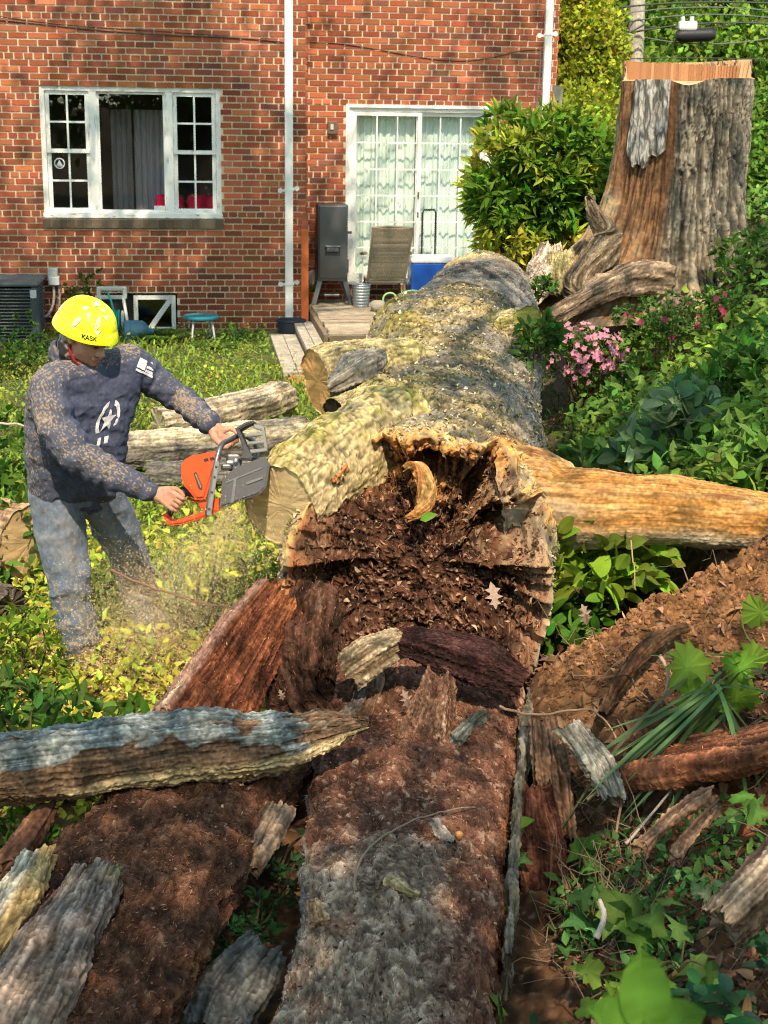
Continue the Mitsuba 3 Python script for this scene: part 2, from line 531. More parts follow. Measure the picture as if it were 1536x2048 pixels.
put('roof', cat([hbox(-7.3, .02, 5.003, 5.25, -9, .35), hbox(.022, 3.6, 5.003, 5.22, -9, -BACK + .35)]), (.12, .11, .1), 'rough_matter', house)
# dim rooms behind the openings
put('room', cat([hbox(-3.6, -.5, .7, 3.3, -3.2, -3.1), hbox(-3.6, -3.5, .7, 3.3, -3.1, -.26), hbox(-.6, -.5, .7, 3.3, -3.1, -.26), hbox(-3.6, -.5, 3.2, 3.3, -3.1, -.26), hbox(-3.6, -.5, .7, .8, -3.1, -.26)]), (.16, .14, .12), 'rough_matter', house)
put('room', cat([hbox(.3, 2.75, .3, 3.1, -4.2, -4.1), hbox(.3, .4, .3, 3.1, -4.1, -1.2), hbox(2.7, 2.8, .3, 3.1, -4.1, -1.2), hbox(.3, 2.75, 2.95, 3.1, -4.1, -1.2), hbox(.3, 2.75, .36, .46, -4.1, -1.2)]), (.35, .35, .32), 'rough_matter', house)
put('room', cat([hbox(-2.6, -1.4, -.3, .8, -1.2, -1.1), hbox(-2.6, -2.5, -.3, .8, -1.1, -.26), hbox(-1.5, -1.4, -.3, .8, -1.1, -.26), hbox(-2.5, -1.5, .7, .8, -1.1, -.26), hbox(-2.5, -1.5, -.3, -.2, -1.1, -.26)]), (.06, .06, .06), 'rough_matter', house)

white = (.78, .78, .74)


def frame_rect(u0, u1, z0, z1, t, o0, o1):
    return cat([hbox(u0, u0 + t, z0, z1, o0, o1), hbox(u1 - t, u1, z0, z1, o0, o1), hbox(u0 + t + .0005, u1 - t - .0005, z1 - t, z1, o0, o1), hbox(u0 + t + .0005, u1 - t - .0005, z0, z0 + t, o0, o1)])


def paint(m, c=white, seed=0, wear=.5):
    """white paint with flaked and dirty places"""
    v, f = m
    t = trimesh.Trimesh(v, np.vstack([f[:, [0, 1, 2]], f[:, [0, 2, 3]]]) if f.shape[1] == 4 else f, process=False)
    for _ in range(1):
        pass
    v2, f2 = trimesh.remesh.subdivide_to_size(t.vertices, t.faces, .05)
    n = ns(v2, 11, seed); n2 = ns(v2, 40, seed + 5, 2)
    col = mixc(c, (.5, .47, .40), wear * sst(.55, .75, n) * .6)
    col = mixc(col, (.22, .18, .14), wear * sst(.72, .80, n2) * .7)
    return (v2, f2), col


def part(name, m, parent, seed=0, c=white, wear=.9, mm='semi_matter', **k):
    m2, col = paint(m, c, seed, wear)
    return put(name, m2, col, mm, parent, **k)


# the triple window
wn = tag(house + '__window', 'wide white three-part window with a bare middle pane')
u0, u1, z0, z1 = WIN
part('frame', frame_rect(u0, u1, z0, z1, .055, -.16, -.03), wn, 1)
part('mullion', hbox(-2.515, -2.43, z0 + .056, z1 - .056, -.15, -.035), wn, 2)
part('mullion', hbox(-1.64, -1.555, z0 + .056, z1 - .056, -.15, -.035), wn, 3)
part('ledge', hbox(u0 - .01, u1 + .01, z0 - .005, z0 + .05, -.0295, .02), wn, 4, wear=1.2)
pane_i = 0
for a, b in ((u0 + .056, -2.516), (-1.554, u1 - .056)):
    zm = (z0 + z1) / 2 + .01
    for (c, d, o) in ((z0 + .056, zm + .02, -.095), (zm - .02, z1 - .056, -.06)):
        part('sash', frame_rect(a + .002, b - .002, c, d, .045, o - .03, o), wn, 7 + pane_i)
        um, zc = (a + b) / 2, (c + d) / 2
        for mm_ in ([hbox(um - .011, um + .011, c + .0455, d - .0455, o - .026, o - .004), hbox(a + .048, um - .0115, zc - .011, zc + .011, o - .026, o - .004), hbox(um + .0115, b - .048, zc - .011, zc + .011, o - .026, o - .004)]):
            put('muntin', mm_, white, 'semi_matter', wn)
        for (pa, pb) in ((a + .046, um - .012), (um + .012, b - .046)):
            for (pc, pd) in ((c + .045, zc - .012), (zc + .012, d - .045)):
                q = [H(pa, pc, o - .015), H(pb, pc, o - .015), H(pb, pd, o - .015), H(pa, pd, o - .015)]
                put('pane', (np.array(q), np.array([[0, 1, 2], [0, 2, 3]])), None, 'glass', wn); pane_i += 1
q = [H(-2.429, z0 + .05, -.09), H(-1.641, z0 + .05, -.09), H(-1.641, z1 - .05, -.09), H(-2.429, z1 - .05, -.09)]
put('pane', (np.array(q), np.array([[0, 1, 2], [0, 2, 3]])), None, 'glass', wn)
part('sash', frame_rect(-2.4295, -1.6405, z0 + .057, z1 - .057, .028, -.11, -.07), wn, 9)
sill = tag(house + '__window_sill', 'dark row of bricks on edge below the wide window')
nb = 22
for i in range(nb):
    a = u0 - .02 + (u1 - u0 + .04) * i / nb; b = a + (u1 - u0 + .04) / nb
    m = hbox(a + .004, b - .004, z0 - .112, z0 - .012, -.05, .035); v = np.array(m[0]); v[:, 2] -= (v @ HN > (v @ HN).mean()) * .012
    put('brick', (v, m[1]), np.array([.11, .085, .06]) * math.exp(rng.normal(0, .25)), 'rough_matter', sill)
put('mortar', hbox(u0 - .018, u1 + .018, z0 - .115, z0 - .015, -.06, .026), (.2, .18, .14), 'rough_matter', sill)
# round sticker and small paper label
rg = sg.Point(0, 0).buffer(.062).difference(sg.Point(0, 0).buffer(.05))
tri = so.unary_union([sg.Polygon([(-.035, -.02), (.035, -.02), (0, .04)]), sg.box(-.045, -.034, .045, -.024), rg])
one('window_sticker', prism(tri, .002, np.stack([HW, [0, 0, 1.0], HN], 1), H(-2.88, 2.0, -.105)), (.6, .62, .62), 'small round white sticker with a sailing boat on the lower pane', 'sticker', 'semi_matter')
one('paper_tag', hbox(-1.80, -1.67, 1.47, 1.52, -.13, -.128), (.75, .75, .78), 'small white paper tag in the low corner of the middle pane', 'tag')


def curtain(u0, u1, z0, z1, off, c, seed, folds, amp, top=None, stripe=None):
    nu, nz = int((u1 - u0) * 180), 60
    u, z = np.meshgrid(np.linspace(0, 1, nu), np.linspace(0, 1, nz))
    ph = u * folds * 2 * np.pi + 2.5 * ns(np.stack([u * 4, z * .5, z * 0], -1), 1, seed)
    o = off + amp * np.sin(ph) * (.5 + .5 * (1 - z)) + amp * .4 * np.sin(ph * 2.3 + 1)
    U = u0 + (u1 - u0) * u + .01 * np.cos(ph)
    Z = z0 + (z1 - z0) * z
    v = HO + HW * U[..., None] + HN * o[..., None] + np.stack([0 * Z, 0 * Z, Z], -1)
    col = np.broadcast_to(np.asarray(c, float), v.shape).copy()
    if stripe is not None:
        for zs, a in stripe:
            y = zs + .045 * np.sin(U * 21 + zs * 5) + .02 * np.sin(U * 37)
            on = (np.abs(Z - y) < .012) & (np.sin(U * 6.5 + zs * 9) > -.45)
            col[on] = a
    return (v.reshape(-1, 3), grid_faces(nz, nu, False)), col.reshape(-1, 3)


m, c = curtain(-2.05, -1.60, 1.3, 2.62, -1.15, (.42, .42, .46), 5, 6, .02)
one('curtain', m, c, 'grey pleated curtain hanging deep inside behind the middle pane', 'curtain', 'cloth_matter', True)
m, c = curtain(-2.34, -2.08, 1.3, 2.62, -1.25, (.33, .33, .36), 6, 4, .02)
one('curtain', m, c, 'dim grey curtain strip beside the dark half of the middle pane', 'curtain', 'cloth_matter', True)
one('armchair', cat([rbox(H(-1.62, 1.42, -.55), (.34, .12, .42), .05, HR), rbox(H(-1.22, 1.42, -.55), (.38, .12, .42), .05, HR), rbox(H(-1.42, 1.1, -.75), (.9, .5, .4), .05, HR)]), (.42, .012, .05), 'crimson red chair back seen low behind the window panes', 'chair', 'cloth_matter')

# sliding door
dr = tag(house + '__sliding_door', 'white sliding glass door with a grid of thin bars')
u0, u1, z0, z1 = DOOR
B = -BACK
part('frame', frame_rect(u0, u1, z0, z1, .085, B - .14, B - .02), dr, 31, wear=.35)
part('frame', frame_rect(u0 - .0, u1 + .0, z0, z1, .04, B - .0195, B + .015), dr, 36, wear=.35)
um = 1.50
for k, (a, b, o) in enumerate(((u0 + .087, um + .035, B - .03), (um - .03, u1 - .087, B - .075))):
    part('sash', frame_rect(a, b, z0 + .087, z1 - .087, .05, o - .035, o), dr, 33 + k, wear=.3)
    ua, ub, za, zb = a + .05, b - .05, z0 + .137, z1 - .137
    bars = []
    for i in (1, 2):
        x = ua + (ub - ua) * i / 3; bars.append(hbox(x - .008, x + .008, za + .0005, zb - .0005, o - .026, o - .008))
    for i in range(1, 6):
        zz = zb - (zb - za) * i / 6
        for i2 in range(3):
            bars.append(hbox(ua + (ub - ua) * i2 / 3 + .0085, ua + (ub - ua) * (i2 + 1) / 3 - .0085, zz - .008, zz + .008, o - .0255, o - .0085))
    for bb in bars:
        put('glazing_bar', bb, (.74, .76, .72), 'semi_matter', dr)
    q = [H(ua - .01, za - .01, o - .017), H(ub + .01, za - .01, o - .017), H(ub + .01, zb + .01, o - .017), H(ua - .01, zb + .01, o - .017)]
    put('pane', (np.array(q), np.array([[0, 1, 2], [0, 2, 3]])), None, 'glass', dr)
put('latch', cat([rbox(H(1.505, 1.62, B - .026), (.018, .02, .09), .006, HR), rbox(H(1.505, 1.38, B - .026), (.018, .02, .07), .006, HR)]), (.05, .05, .05), 'semi_matter', dr)
dk = (.30, .37, .36)
st = [(2.20, dk), (1.86, dk), (1.50, dk), (1.12, dk), (.8, dk)]
m, c = curtain(.70, 1.47, .52, 2.68, B - .22, (.62, .72, .66), 11, 7, .028, stripe=st)
one('curtain', m, c, 'pale green curtain with wavy dark lines behind the left door leaf', 'curtain', 'cloth_matter', True)
m, c = curtain(1.50, 2.36, .52, 2.68, B - .24, (.60, .71, .66), 12, 8, .025, stripe=st[:2])
one('curtain', m, c, 'pale green curtain behind the door leaf half hidden by the shrub', 'curtain', 'cloth_matter', True)

# basement window with a broken diagonal board
bw = tag(house + '__basement_window', 'small grey basement window at ground level with a slanted board')
part('frame', frame_rect(-2.07, -1.57, .03, .47, .05, -.10, -.02), bw, 41, (.62, .64, .62), 1.0)
part('frame', hbox(-2.447, -2.0705, .03, .47, -.16, -.12), bw, 42, (.03, .03, .03), 0)
v, f = hbox(-.03, .03, -.27, .27, -.014, .0)
R = Rot.from_rotvec(np.array(HN) * -.62).as_matrix()
put('board', ((v - HO) @ R.T + H(-1.76, .24, -.03), f), (.55, .57, .55), 'semi_matter', bw)
q = [H(-2.03, .07, -.07), H(-1.6, .07, -.07), H(-1.6, .43, -.07), H(-2.03, .43, -.07)]
put('pane', (np.array(q), np.array([[0, 1, 2], [0, 2, 3]])), None, 'glass', bw)


# downspouts
def downspout(u, off, zb, zt, label, br_z, dz):
    t = thing('downspout', label, 'downspout')
    prof = sg.box(-.041, -.03, .041, .03).buffer(.006)
    for i in range(5):
        x = -.03 + i * .015
        prof = prof.difference(sg.box(x - .003, -.04, x + .003, -.034))
    m = prism(prof, zt - zb, np.stack([HW, -HN, [0, 0, 1.0]], 1), H(u, (zb + zt) / 2, off + .045))
    put('pipe', m, (.8, .81, .8), 'semi_matter', t)
    for z in br_z:
        e = []
        for s in (-1, 1):
            e.append(prism(sg.Point(0, 0).buffer(.03, 4).union(sg.box(-.055 if s > 0 else 0, -.014, 0 if s > 0 else .055, .014)), .006, np.stack([HW, [0, 0, 1.0], HN], 1), H(u + s * .10, z + .012 * s, off + .004)))
        e.append(hbox(u - .06, u + .06, z - .012, z + .012, off + .0825, off + .089))
        put('bracket', cat(e), (.8, .81, .8), 'semi_matter', t)
    for z in dz:
        put('seam', hbox(u - .0495, u + .0495, z - .02, z + .02, off + .008, off + .086), (.8, .81, .8), 'semi_matter', t)
    return t


downspout(-.205, 0, .2, 5.0, 'white downspout running the full height beside the inner house corner', (1.73, .62), (2.6, .30))
downspout(3.09, -BACK, .25, 5.0, 'white downspout at the far end of the brick wall above the shrub', (3.6,), (3.9,))

# wall lamp box, cables
t = thing('wall_box', 'small dark weathered electric box on the brick beside the sliding door', 'box')
put('case', rbox(H(.40, 2.44, -BACK + .03), (.13, .06, .16), .012, HR), (.13, .085, .06), 'semi_matter', t)
put('switch', rbox(H(.39, 2.45, -BACK + .065), (.04, .02, .07), .006, HR), (.5, .47, .42), 'semi_matter', t)


def cable(pts, r, label, off, c=(.12, .07, .05)):
    p = spline([H(u, z, off) for u, z in pts], 50)
    one('cable', tube(p, r, 5), c, label, 'cable', 'semi_matter')


cable([(-3.6, 3.58), (-2.8, 3.52), (-1.9, 3.46), (-1.0, 3.44), (-.26, 3.40)], .008, 'thin dark cable drooping across the brick above the wide window', .012, (.09, .06, .05))
cable([(-3.6, 3.64), (-2.6, 3.53), (-1.6, 3.49), (-.6, 3.42)], .005, 'thinner reddish cable running just above the drooping one', .010, (.2, .07, .04))
cable([(.06, 3.45), (.6, 3.43), (1.1, 3.36), (1.7, 3.28), (2.3, 3.3), (2.9, 3.42), (3.0, 3.42)], .007, 'brown cable sagging across the brick above the sliding door', -BACK + .012, (.16, .07, .04))
cable([(3.0, 3.41), (3.01, 3.1), (2.99, 2.8), (3.0, 2.4)], .006, 'grey wire running down beside the far downspout', -BACK + .012, (.3, .3, .3))
# ------------------------------------------------------------------ the ground
def ground_z(x, y):
    x, y = np.asarray(x, float), np.asarray(y, float)
    z = np.interp(y, [0, 3, 4, 6.7, 12, 17, 19, 60], [-.25, -.22, -.16, -.09, -.02, .04, .10, .6])
    xb = np.interp(y, [2, 3.4, 5, 6, 7, 9, 12, 14, 18, 40], [.25, .42, .66, .72, .80, .85, 1.25, 1.5, 2.3, 3.0])
    S = np.interp(y, [2, 4, 5, 5.9, 7, 9, 11, 12.5, 14.5, 18, 40], [.75, .55, .65, 1.05, 1.15, .95, .85, 1.35, 1.5, .5, .1])
    dx = np.maximum(x - xb, 0); dx = np.where(dx < .25, dx * dx * 2, dx - .125)
    z = z + 2.5 * (1 - np.exp(-S * dx / 2.5))
    z = z + .75 * sst(3.6, 1.0, y) * sst(.2, 1.2, x) + .3 * sst(2.5, .5, y)
    return z


def soil_z(x, y):
    """the torn soil bank under the limb: crest, hollow behind, clods"""
    p = np.stack([x, y, 0 * x], -1)
    z = ground_z(x, y)
    yc = y - (5.92 + .22 * (x - 1.0)); crest = np.interp(x, [.52, .66, .82, 1.17, 1.66, 2.3], [0, .34, .50, .36, .14, 0]) * np.exp(-(yc / np.where(yc < 0, .55, .2)) ** 2)
    hollow = -.42 * np.exp(-((y - 6.85) / .42) ** 2) * np.exp(-((x - 1.05) / .5) ** 2)
    n = ns(p, 3.1, 4) - .5; n2 = ns(p, 11, 5) - .5; n3 = ns(p, 34, 6, 2) - .5
    m = sst(.35, .66, x)
    return z + m * (crest + hollow) + (.13 * n + .11 * n2 + .045 * n3 + .05 * (ridge(p, 7, 8, 3) - .6)) * (.3 + .7 * m)


xs = np.unique(np.r_[-150, -90, -50, np.linspace(-30, -6, 25), np.linspace(-6, 6, 241), np.linspace(6, 30, 25), 50, 90, 150])
ys = np.unique(np.r_[-150, -90, -50, np.linspace(-30, 2, 33), np.linspace(2, 20, 301), np.linspace(20, 50, 31), 80, 150])
X, Y = np.meshgrid(xs, ys)
p = np.stack([X, Y, 0 * X], -1).reshape(-1, 3)
near = (np.abs(p[:, 0]) < 8) & (p[:, 1] > 1) & (p[:, 1] < 21)
Z = ground_z(p[:, 0], p[:, 1]); n = np.zeros(len(p)); n[near] = ns(p[near], 2.2, 9) - .5; Z += .10 * n
hole = (p[:, 0] > -1.95) & (p[:, 0] < 2.45) & (p[:, 1] > 2.9) & (p[:, 1] < 7.45)
Z[hole] -= .30
inside_house = ((p - HO) @ HW < 3.4) & ((p - HO) @ HN < -.3)
v = np.c_[p[:, :2], Z]
gn = np.zeros(len(p)); gn[near] = ns(p[near], 6, 10)
gcol = mixc((.085, .07, .04), (.055, .085, .025), sst(.35, .65, gn))
bank = sst(.9, 1.5, p[:, 0])[:, None]
gcol = gcol * (1 - bank) + np.array([.07, .05, .034]) * bank
struct('ground', (v, grid_faces(len(ys), len(xs), False)), gcol, 'rough_matter', True)

xs = np.linspace(-2.0, 2.5, 420); ys = np.linspace(2.85, 7.5, 440)
X, Y = np.meshgrid(xs, ys); x, y = X.ravel(), Y.ravel()
p = np.stack([x, y, 0 * x], -1); z = soil_z(x, y)
edge = np.minimum.reduce([x + 2.0, 2.5 - x, y - 2.85, 7.5 - y]); z = z - .12 * sst(.12, 0, edge)
n1, n2, n3 = ns(p, 1.7, 21), ns(p, 9, 22), ns(p, 40, 23, 2)
sc = mixc((.075, .043, .026), (.13, .066, .034), sst(.35, .7, n2))
orange = np.exp(-((y - 5.95) / .42) ** 2) * sst(.6, .8, x) * sst(2.0, 1.3, x)
sc = mixc(sc, (.26, .125, .052), np.clip(orange * (.1 + 1.6 * n2), 0, 1) * .9) * np.exp(1.6 * (n3 - .5) + 1.2 * (n2 - .5))[:, None]
rd = np.exp(-((y - 4.7) / .5) ** 2) * sst(.9, 1.25, x)
sc = mixc(sc, (.26, .085, .04), rd * sst(.3, .65, n2))
sc = mixc(sc, (.30, .21, .15), sst(.68, .76, n3) * .6)
lawn = sst(-.3, -.7, x) * sst(5.0, 5.6, y)
sc = mixc(sc, (.10, .11, .03), lawn * sst(.3, .6, n2)); sc = mixc(sc, (.42, .25, .11), lawn * sst(.58, .68, n1) * .8)
struct('soil_bank', (np.c_[x, y, z], grid_faces(len(ys), len(xs), False)), sc, 'wood_matter', True)


# ------------------------------------------------------------------ swept logs and planks with fibres
def log(path, w, th, nr, nc, color, up=(0, 0, 1), curve=0.0, sq=.5, rag=.1, amp=.012, fib=(4, 30), seed=0, lump=.03, lscale=3.0, capin=.5, twist=0.0, endcol=None, end_rag=None, crk=.4, streak=.75):
    """a piece of wood along a path: superellipse section (w wide, th thick, sq = squareness), ragged ends, fibrous relief.
    color(s, x, z, p, n1, n2) -> (n, 3); s metres along, x and z from -1 to 1 in the section"""
    path = np.asarray(path, float)
    d = np.r_[0, np.cumsum(np.linalg.norm(np.diff(path, axis=0), axis=1))]
    u = np.linspace(0, d[-1], nr)
    c = CubicSpline(d, path)(u) if len(path) > 2 else path[0] + (path[-1] - path[0]) * (u / d[-1])[:, None]
    w = np.interp(u, d, np.broadcast_to(w, len(path))); th = np.interp(u, d, np.broadcast_to(th, len(path)))
    t = unit(np.gradient(c, axis=0)); upv = np.asarray(up, float)
    sx = unit(np.cross(t, upv)); sz = np.cross(sx, t)
    if twist:
        a = twist * u / d[-1]
        sx, sz = sx * np.cos(a)[:, None] + sz * np.sin(a)[:, None], sz * np.cos(a)[:, None] - sx * np.sin(a)[:, None]
    q = np.linspace(0, 2 * np.pi, nc, endpoint=False)
    cx = np.sign(np.cos(q)) * np.abs(np.cos(q)) ** sq; cz = np.sign(np.sin(q)) * np.abs(np.sin(q)) ** sq
    # even spacing along the section's outline
    fine = np.linspace(0, 2 * np.pi, 2000, endpoint=False)
    fx = np.sign(np.cos(fine)) * np.abs(np.cos(fine)) ** sq * w.mean(); fz = np.sign(np.sin(fine)) * np.abs(np.sin(fine)) ** sq * th.mean()
    dd = np.r_[0, np.cumsum(np.hypot(np.diff(fx), np.diff(fz)))]
    at = np.interp(np.linspace(0, dd[-1], nc, endpoint=False), dd, fine)
    cx = np.sign(np.cos(at)) * np.abs(np.cos(at)) ** sq; cz = np.sign(np.sin(at)) * np.abs(np.sin(at)) ** sq
    S = np.repeat(u[:, None], nc, 1); XX = np.repeat(cx[None], nr, 0); ZZ = np.repeat(cz[None], nr, 0)
    rg = (fbm(np.stack([cx * w.mean() * 9, cz * th.mean() * 9, 0 * cx + seed], -1), 3, seed + 3) - .5) * 2
    rg2 = (fbm(np.stack([cx * w.mean() * 28, cz * th.mean() * 28, 0 * cx + seed], -1), 2, seed + 4) - .5) * 2
    rg = (rg + .6 * rg2) * rag
    e0, e1 = sst(.5, 0, u / d[-1])[:, None], sst(.5, 1, u / d[-1])[:, None]
    shift = rg[None] * (e0 * (end_rag[0] if end_rag else 1) + e1 * (end_rag[1] if end_rag else 1))
    zc = ZZ * th[:, None] / 2 + curve * (XX ** 2 - .5) * w[:, None]
    pos = c[:, None] + sx[:, None] * (XX * w[:, None] / 2)[..., None] + sz[:, None] * zc[..., None] + t[:, None] * shift[..., None]
    pos = pos.reshape(-1, 3); f = grid_faces(nr, nc, True)
    nrm = normals(pos, f)
    k = np.stack([S.ravel() * fib[0] / fib[1], XX.ravel() * w.mean() / 2, zc.ravel()], -1)
    n1 = fbm(k * fib[1], 4, seed); n2 = fbm(pos * lscale, 3, seed + 1); n3 = fbm(pos * 30, 3, seed + 7); n5 = fbm(k * fib[1] * np.array([1.3, 3.4, 3.4]), 2, seed + 11)
    n4 = fbm(pos * 85, 2, seed + 8); kf = pos * 8 + 0 * k if crk < .2 else k * fib[1] * np.array([.9, 1.9, 1.9]) + 1.5 * n2[:, None]; crack = crk_lines(kf, seed + 6)
    disp = amp * (2 * n1 - 1) * 1.5 + lump * (2 * n2 - 1) + amp * .45 * (2 * n3 - 1) + min(.007, amp * .6) * (2 * n4 - 1) - crk * amp * .7 * crack
    s_end = np.minimum(S.ravel(), d[-1] - S.ravel())
    sgn = np.sign((nrm * (pos - np.repeat(c, nc, 0))).sum(-1).mean())
    pos = pos + nrm * sgn * disp[:, None]
    col = color(S.ravel(), XX.ravel(), ZZ.ravel(), pos, n1, n2) * np.exp(1.5 * (n4 - .5) + .9 * (n3 - .5) + streak * 2 * (n5 - .5))[:, None]
    col = mixc(col, col * .25, crack * min(1, .35 + crk))
    # ends: two shrinking rings and a centre
    V, C, Fs = [pos], [col], [f]
    base = len(pos)
    for e, sg_ in ((0, -1), (nr - 1, 1)):
        ring = pos[e * nc:(e + 1) * nc]; cen = ring.mean(0); prev = np.arange(e * nc, (e + 1) * nc)
        for sh in (np.linspace(.985, .02, 26) if endcol is not None else (.96, .7, .4, .12)):
            r = cen + (ring - cen) * sh; nn = (fbm(np.stack([(r - cen) @ sx[e] * 9, (r - cen) @ sz[e] * 55, 0 * r[:, 0] + 3], -1), 3, seed + 9) - .5)
            r = r - t[e] * sg_ * (.02 * capin) + t[e] * (nn * .05 * rag * 10 * min(1, sh + .3))[:, None] * (.0 if endcol is not None else 1)
            V.append(r); ec = endcol if endcol is not None else None
            C.append(np.clip(np.asarray(ec) * np.exp(1.2 * nn)[:, None], 0, .9) if ec is not None else col[e * nc:(e + 1) * nc])
            cur = np.arange(base, base + nc); base += nc
            a, b = prev, np.roll(prev, -1); c2, d2 = np.roll(cur, -1), cur
            q4 = np.stack([a, b, c2, d2], -1)
            Fs.append(q4 if sg_ > 0 else q4[:, ::-1]); prev = cur
        V.append(r.mean(0)[None]); C.append(C[-1].mean(0)[None])
        tri = np.stack([prev, np.roll(prev, -1), prev * 0 + base, prev * 0 + base], -1)
        Fs.append(tri if sg_ > 0 else tri[:, ::-1]); base += 1
    f = np.vstack(Fs); f3 = np.vstack([f[:, [0, 1, 2]], f[:, [0, 2, 3]]])
    f3 = f3[(f3[:, 0] != f3[:, 1]) & (f3[:, 1] != f3[:, 2]) & (f3[:, 0] != f3[:, 2])]
    return (np.vstack(V), f3), np.clip(np.vstack(C), .004, .9)


# ------------------------------------------------------------------ the fallen trunk, hollow at the near end
TC = np.array([[.80, 12.5, 1.02, .46], [.76, 11.9, 1.02, .49], [.62, 11, .94, .52], [.50, 10, .84, .54], [.42, 9, .72, .555], [.345, 8, .62, .56], [.235, 7, .545, .575], [.17, 6.4, .50, .585], [.13, 5.8, .46, .585]])
TC = TC[::-1]
tx, tz, tr = (CubicSpline(TC[:, 1], TC[:, k]) for k in (0, 2, 3))
NPHI = 400
phi = np.linspace(-.5 * np.pi, 1.5 * np.pi, NPHI, endpoint=False)
warp = phi - .35 * np.sin(2 * (phi - np.pi / 2)) * 0
# rows: distances between rows grow with the distance
yy = [12.4]
while yy[-1] > 6.30:
    yy.append(yy[-1] - .0017 * yy[-1])
yy = np.array(yy); nr = len(yy)
lip = 6.26 + .56 * np.sign(np.sin(phi)) * np.abs(np.sin(phi)) ** 1.35 + .42 * (fbm(np.stack([np.cos(phi) * 2.2, np.sin(phi) * 2.2, 0 * phi], -1), 4, 31) - .5) * 2 + .16 * np.exp(-((phi - 2.3) / .22) ** 2) - .14 * np.exp(-((phi - 1.75) / .16) ** 2) + .14 * np.exp(-((phi - 1.0) / .12) ** 2) - .12 * np.exp(-((phi - .72) / .14) ** 2) + .16 * (fbm(np.stack([np.cos(phi) * 11, np.sin(phi) * 11, 0 * phi], -1), 3, 32) - .5) * 2
YY = yy[0] + (yy[:, None] - yy[0]) / (yy[-1] - yy[0]) * (lip[None] - yy[0])
PH = np.repeat(phi[None], nr, 0)


def trunk_pt(Yq, ph, r):
    return np.stack([tx(Yq) + r * np.cos(ph), Yq, tz(Yq) + r * np.sin(ph)], -1)


def bump(Yq, ph, y0, p0, sy, sp):
    dp = (ph - p0 + np.pi) % (2 * np.pi) - np.pi
    return np.exp(-((Yq - y0) / sy) ** 2 - (dp / sp) ** 2)


rr = tr(YY)
rr = rr + .19 * bump(YY, PH, 8.55, 2.75, .55, .6) + .17 * bump(YY, PH, 10.1, 2.55, .65, .55) + .12 * bump(YY, PH, 9.6, .55, .35, .4) + .16 * bump(YY, PH, 6.95, 3.1, .45, .6) + .12 * bump(YY, PH, 6.95, .35, .4, .5)
rr = rr - .03 * bump(YY, PH, 9.1, 1.7, .5, 1.2) + .02 * bump(YY, PH, 8.0, 1.5, .5, 1.0) - .02 * bump(YY, PH, 7.45, 1.35, .3, .9)
rr = rr - .14 * bump(YY, PH, 7.9, 2.62, .10, .16) - .10 * bump(YY, PH, 7.15, 2.75, .06, .09)
pt = trunk_pt(YY, PH, rr).reshape(-1, 3)
YF, PF = YY.ravel(), PH.ravel()
q = np.stack([YF * 2.2, np.cos(PF) * 6.5, np.sin(PF) * 6.5], -1)
bark = 1 - np.abs(2 * fbm(q * 1.6, 4, 41) - 1)                       # ridges that run along the trunk
low = fbm(pt * 1.5, 3, 42); mid = fbm(pt * 5.5, 4, 43); fine = fbm(pt * 26, 3, 44)
near_w = sst(8.6, 6.6, YF)
nrm = np.stack([np.cos(PF), 0 * PF, np.sin(PF)], -1)
pt = pt + nrm * (.08 * (low - .5) + .06 * (mid - .5) + (.020 + .018 * near_w) * (bark - .6) + .013 * (fine - .5))[:, None]
qc = np.stack([YF * 7, np.cos(PF) * 9, np.sin(PF) * 9], -1); bc = crk_lines(qc, 48) * (.35 + .65 * sst(.4, .6, mid)); pt = pt - nrm * (.014 * bc)[:, None]
side_l = np.clip(-np.cos(PF), 0, 1); side_r = np.clip(np.cos(PF), 0, 1); topw = np.clip(np.sin(PF), 0, 1)
grey, dark, tan, pale, moss, ora = (.17, .155, .13), (.075, .068, .06), (.54, .40, .19), (.55, .43, .24), (.21, .18, .035), (.60, .26, .06)
col = mixc(grey, dark, sst(.45, .7, mid))
# sawdust lies in bands across the trunk
band = np.exp(-((YF - 11.9 - .3 * low) / .22) ** 2) * .9 + np.exp(-((YF - 9.75 + .9 * (low - .5)) / .55) ** 2) * .9 + np.exp(-((YF - 8.6 + .7 * (mid - .5)) / .4) ** 2) * .8 + np.exp(-((YF - 7.35) / .5) ** 2) + sst(7.4, 6.8, YF)
big_ = fbm(pt * 2.6, 3, 49); dust = np.clip(band * (.30 + 1.1 * fine) * (.30 + .8 * topw) * sst(.40, .58, .55 * mid + .45 * big_), 0, 1)
col = mixc(col, tan, dust)
mossw = np.clip(side_l * 1.3 + .25 * topw, 0, 1) * sst(11.0, 10.2, YF) * sst(.42, .62, mid * .6 + low * .4)
col = mixc(col, moss, mossw * .8)
barkp = .75 * sst(7.7, 7.0, YF) * (.3 + .7 * sst(.35, .6, mid)); col = mixc(col, pale, barkp * .8)
strip = np.exp(-((PF - (.95 - .35 * (YF - 6.9))) / .13) ** 2) * sst(7.6, 7.2, YF) * sst(6.5, 6.8, YF)   # torn orange strip
col = mixc(col, ora, np.clip(strip * 1.6 * (.4 + fine), 0, 1))
dl = YF - np.repeat(lip[None], nr, 0).ravel()
col = mixc(col, (.60, .33, .11), sst(.16 + .16 * mid, .02, dl) * sst(-.1, .5, np.sin(PF)) * sst(.3, .5, mid) * .9)
flank = sst(.35, .9, side_r) * sst(7.2, 7.8, YF)
col = mixc(col, (.33, .29, .25), flank * .7)
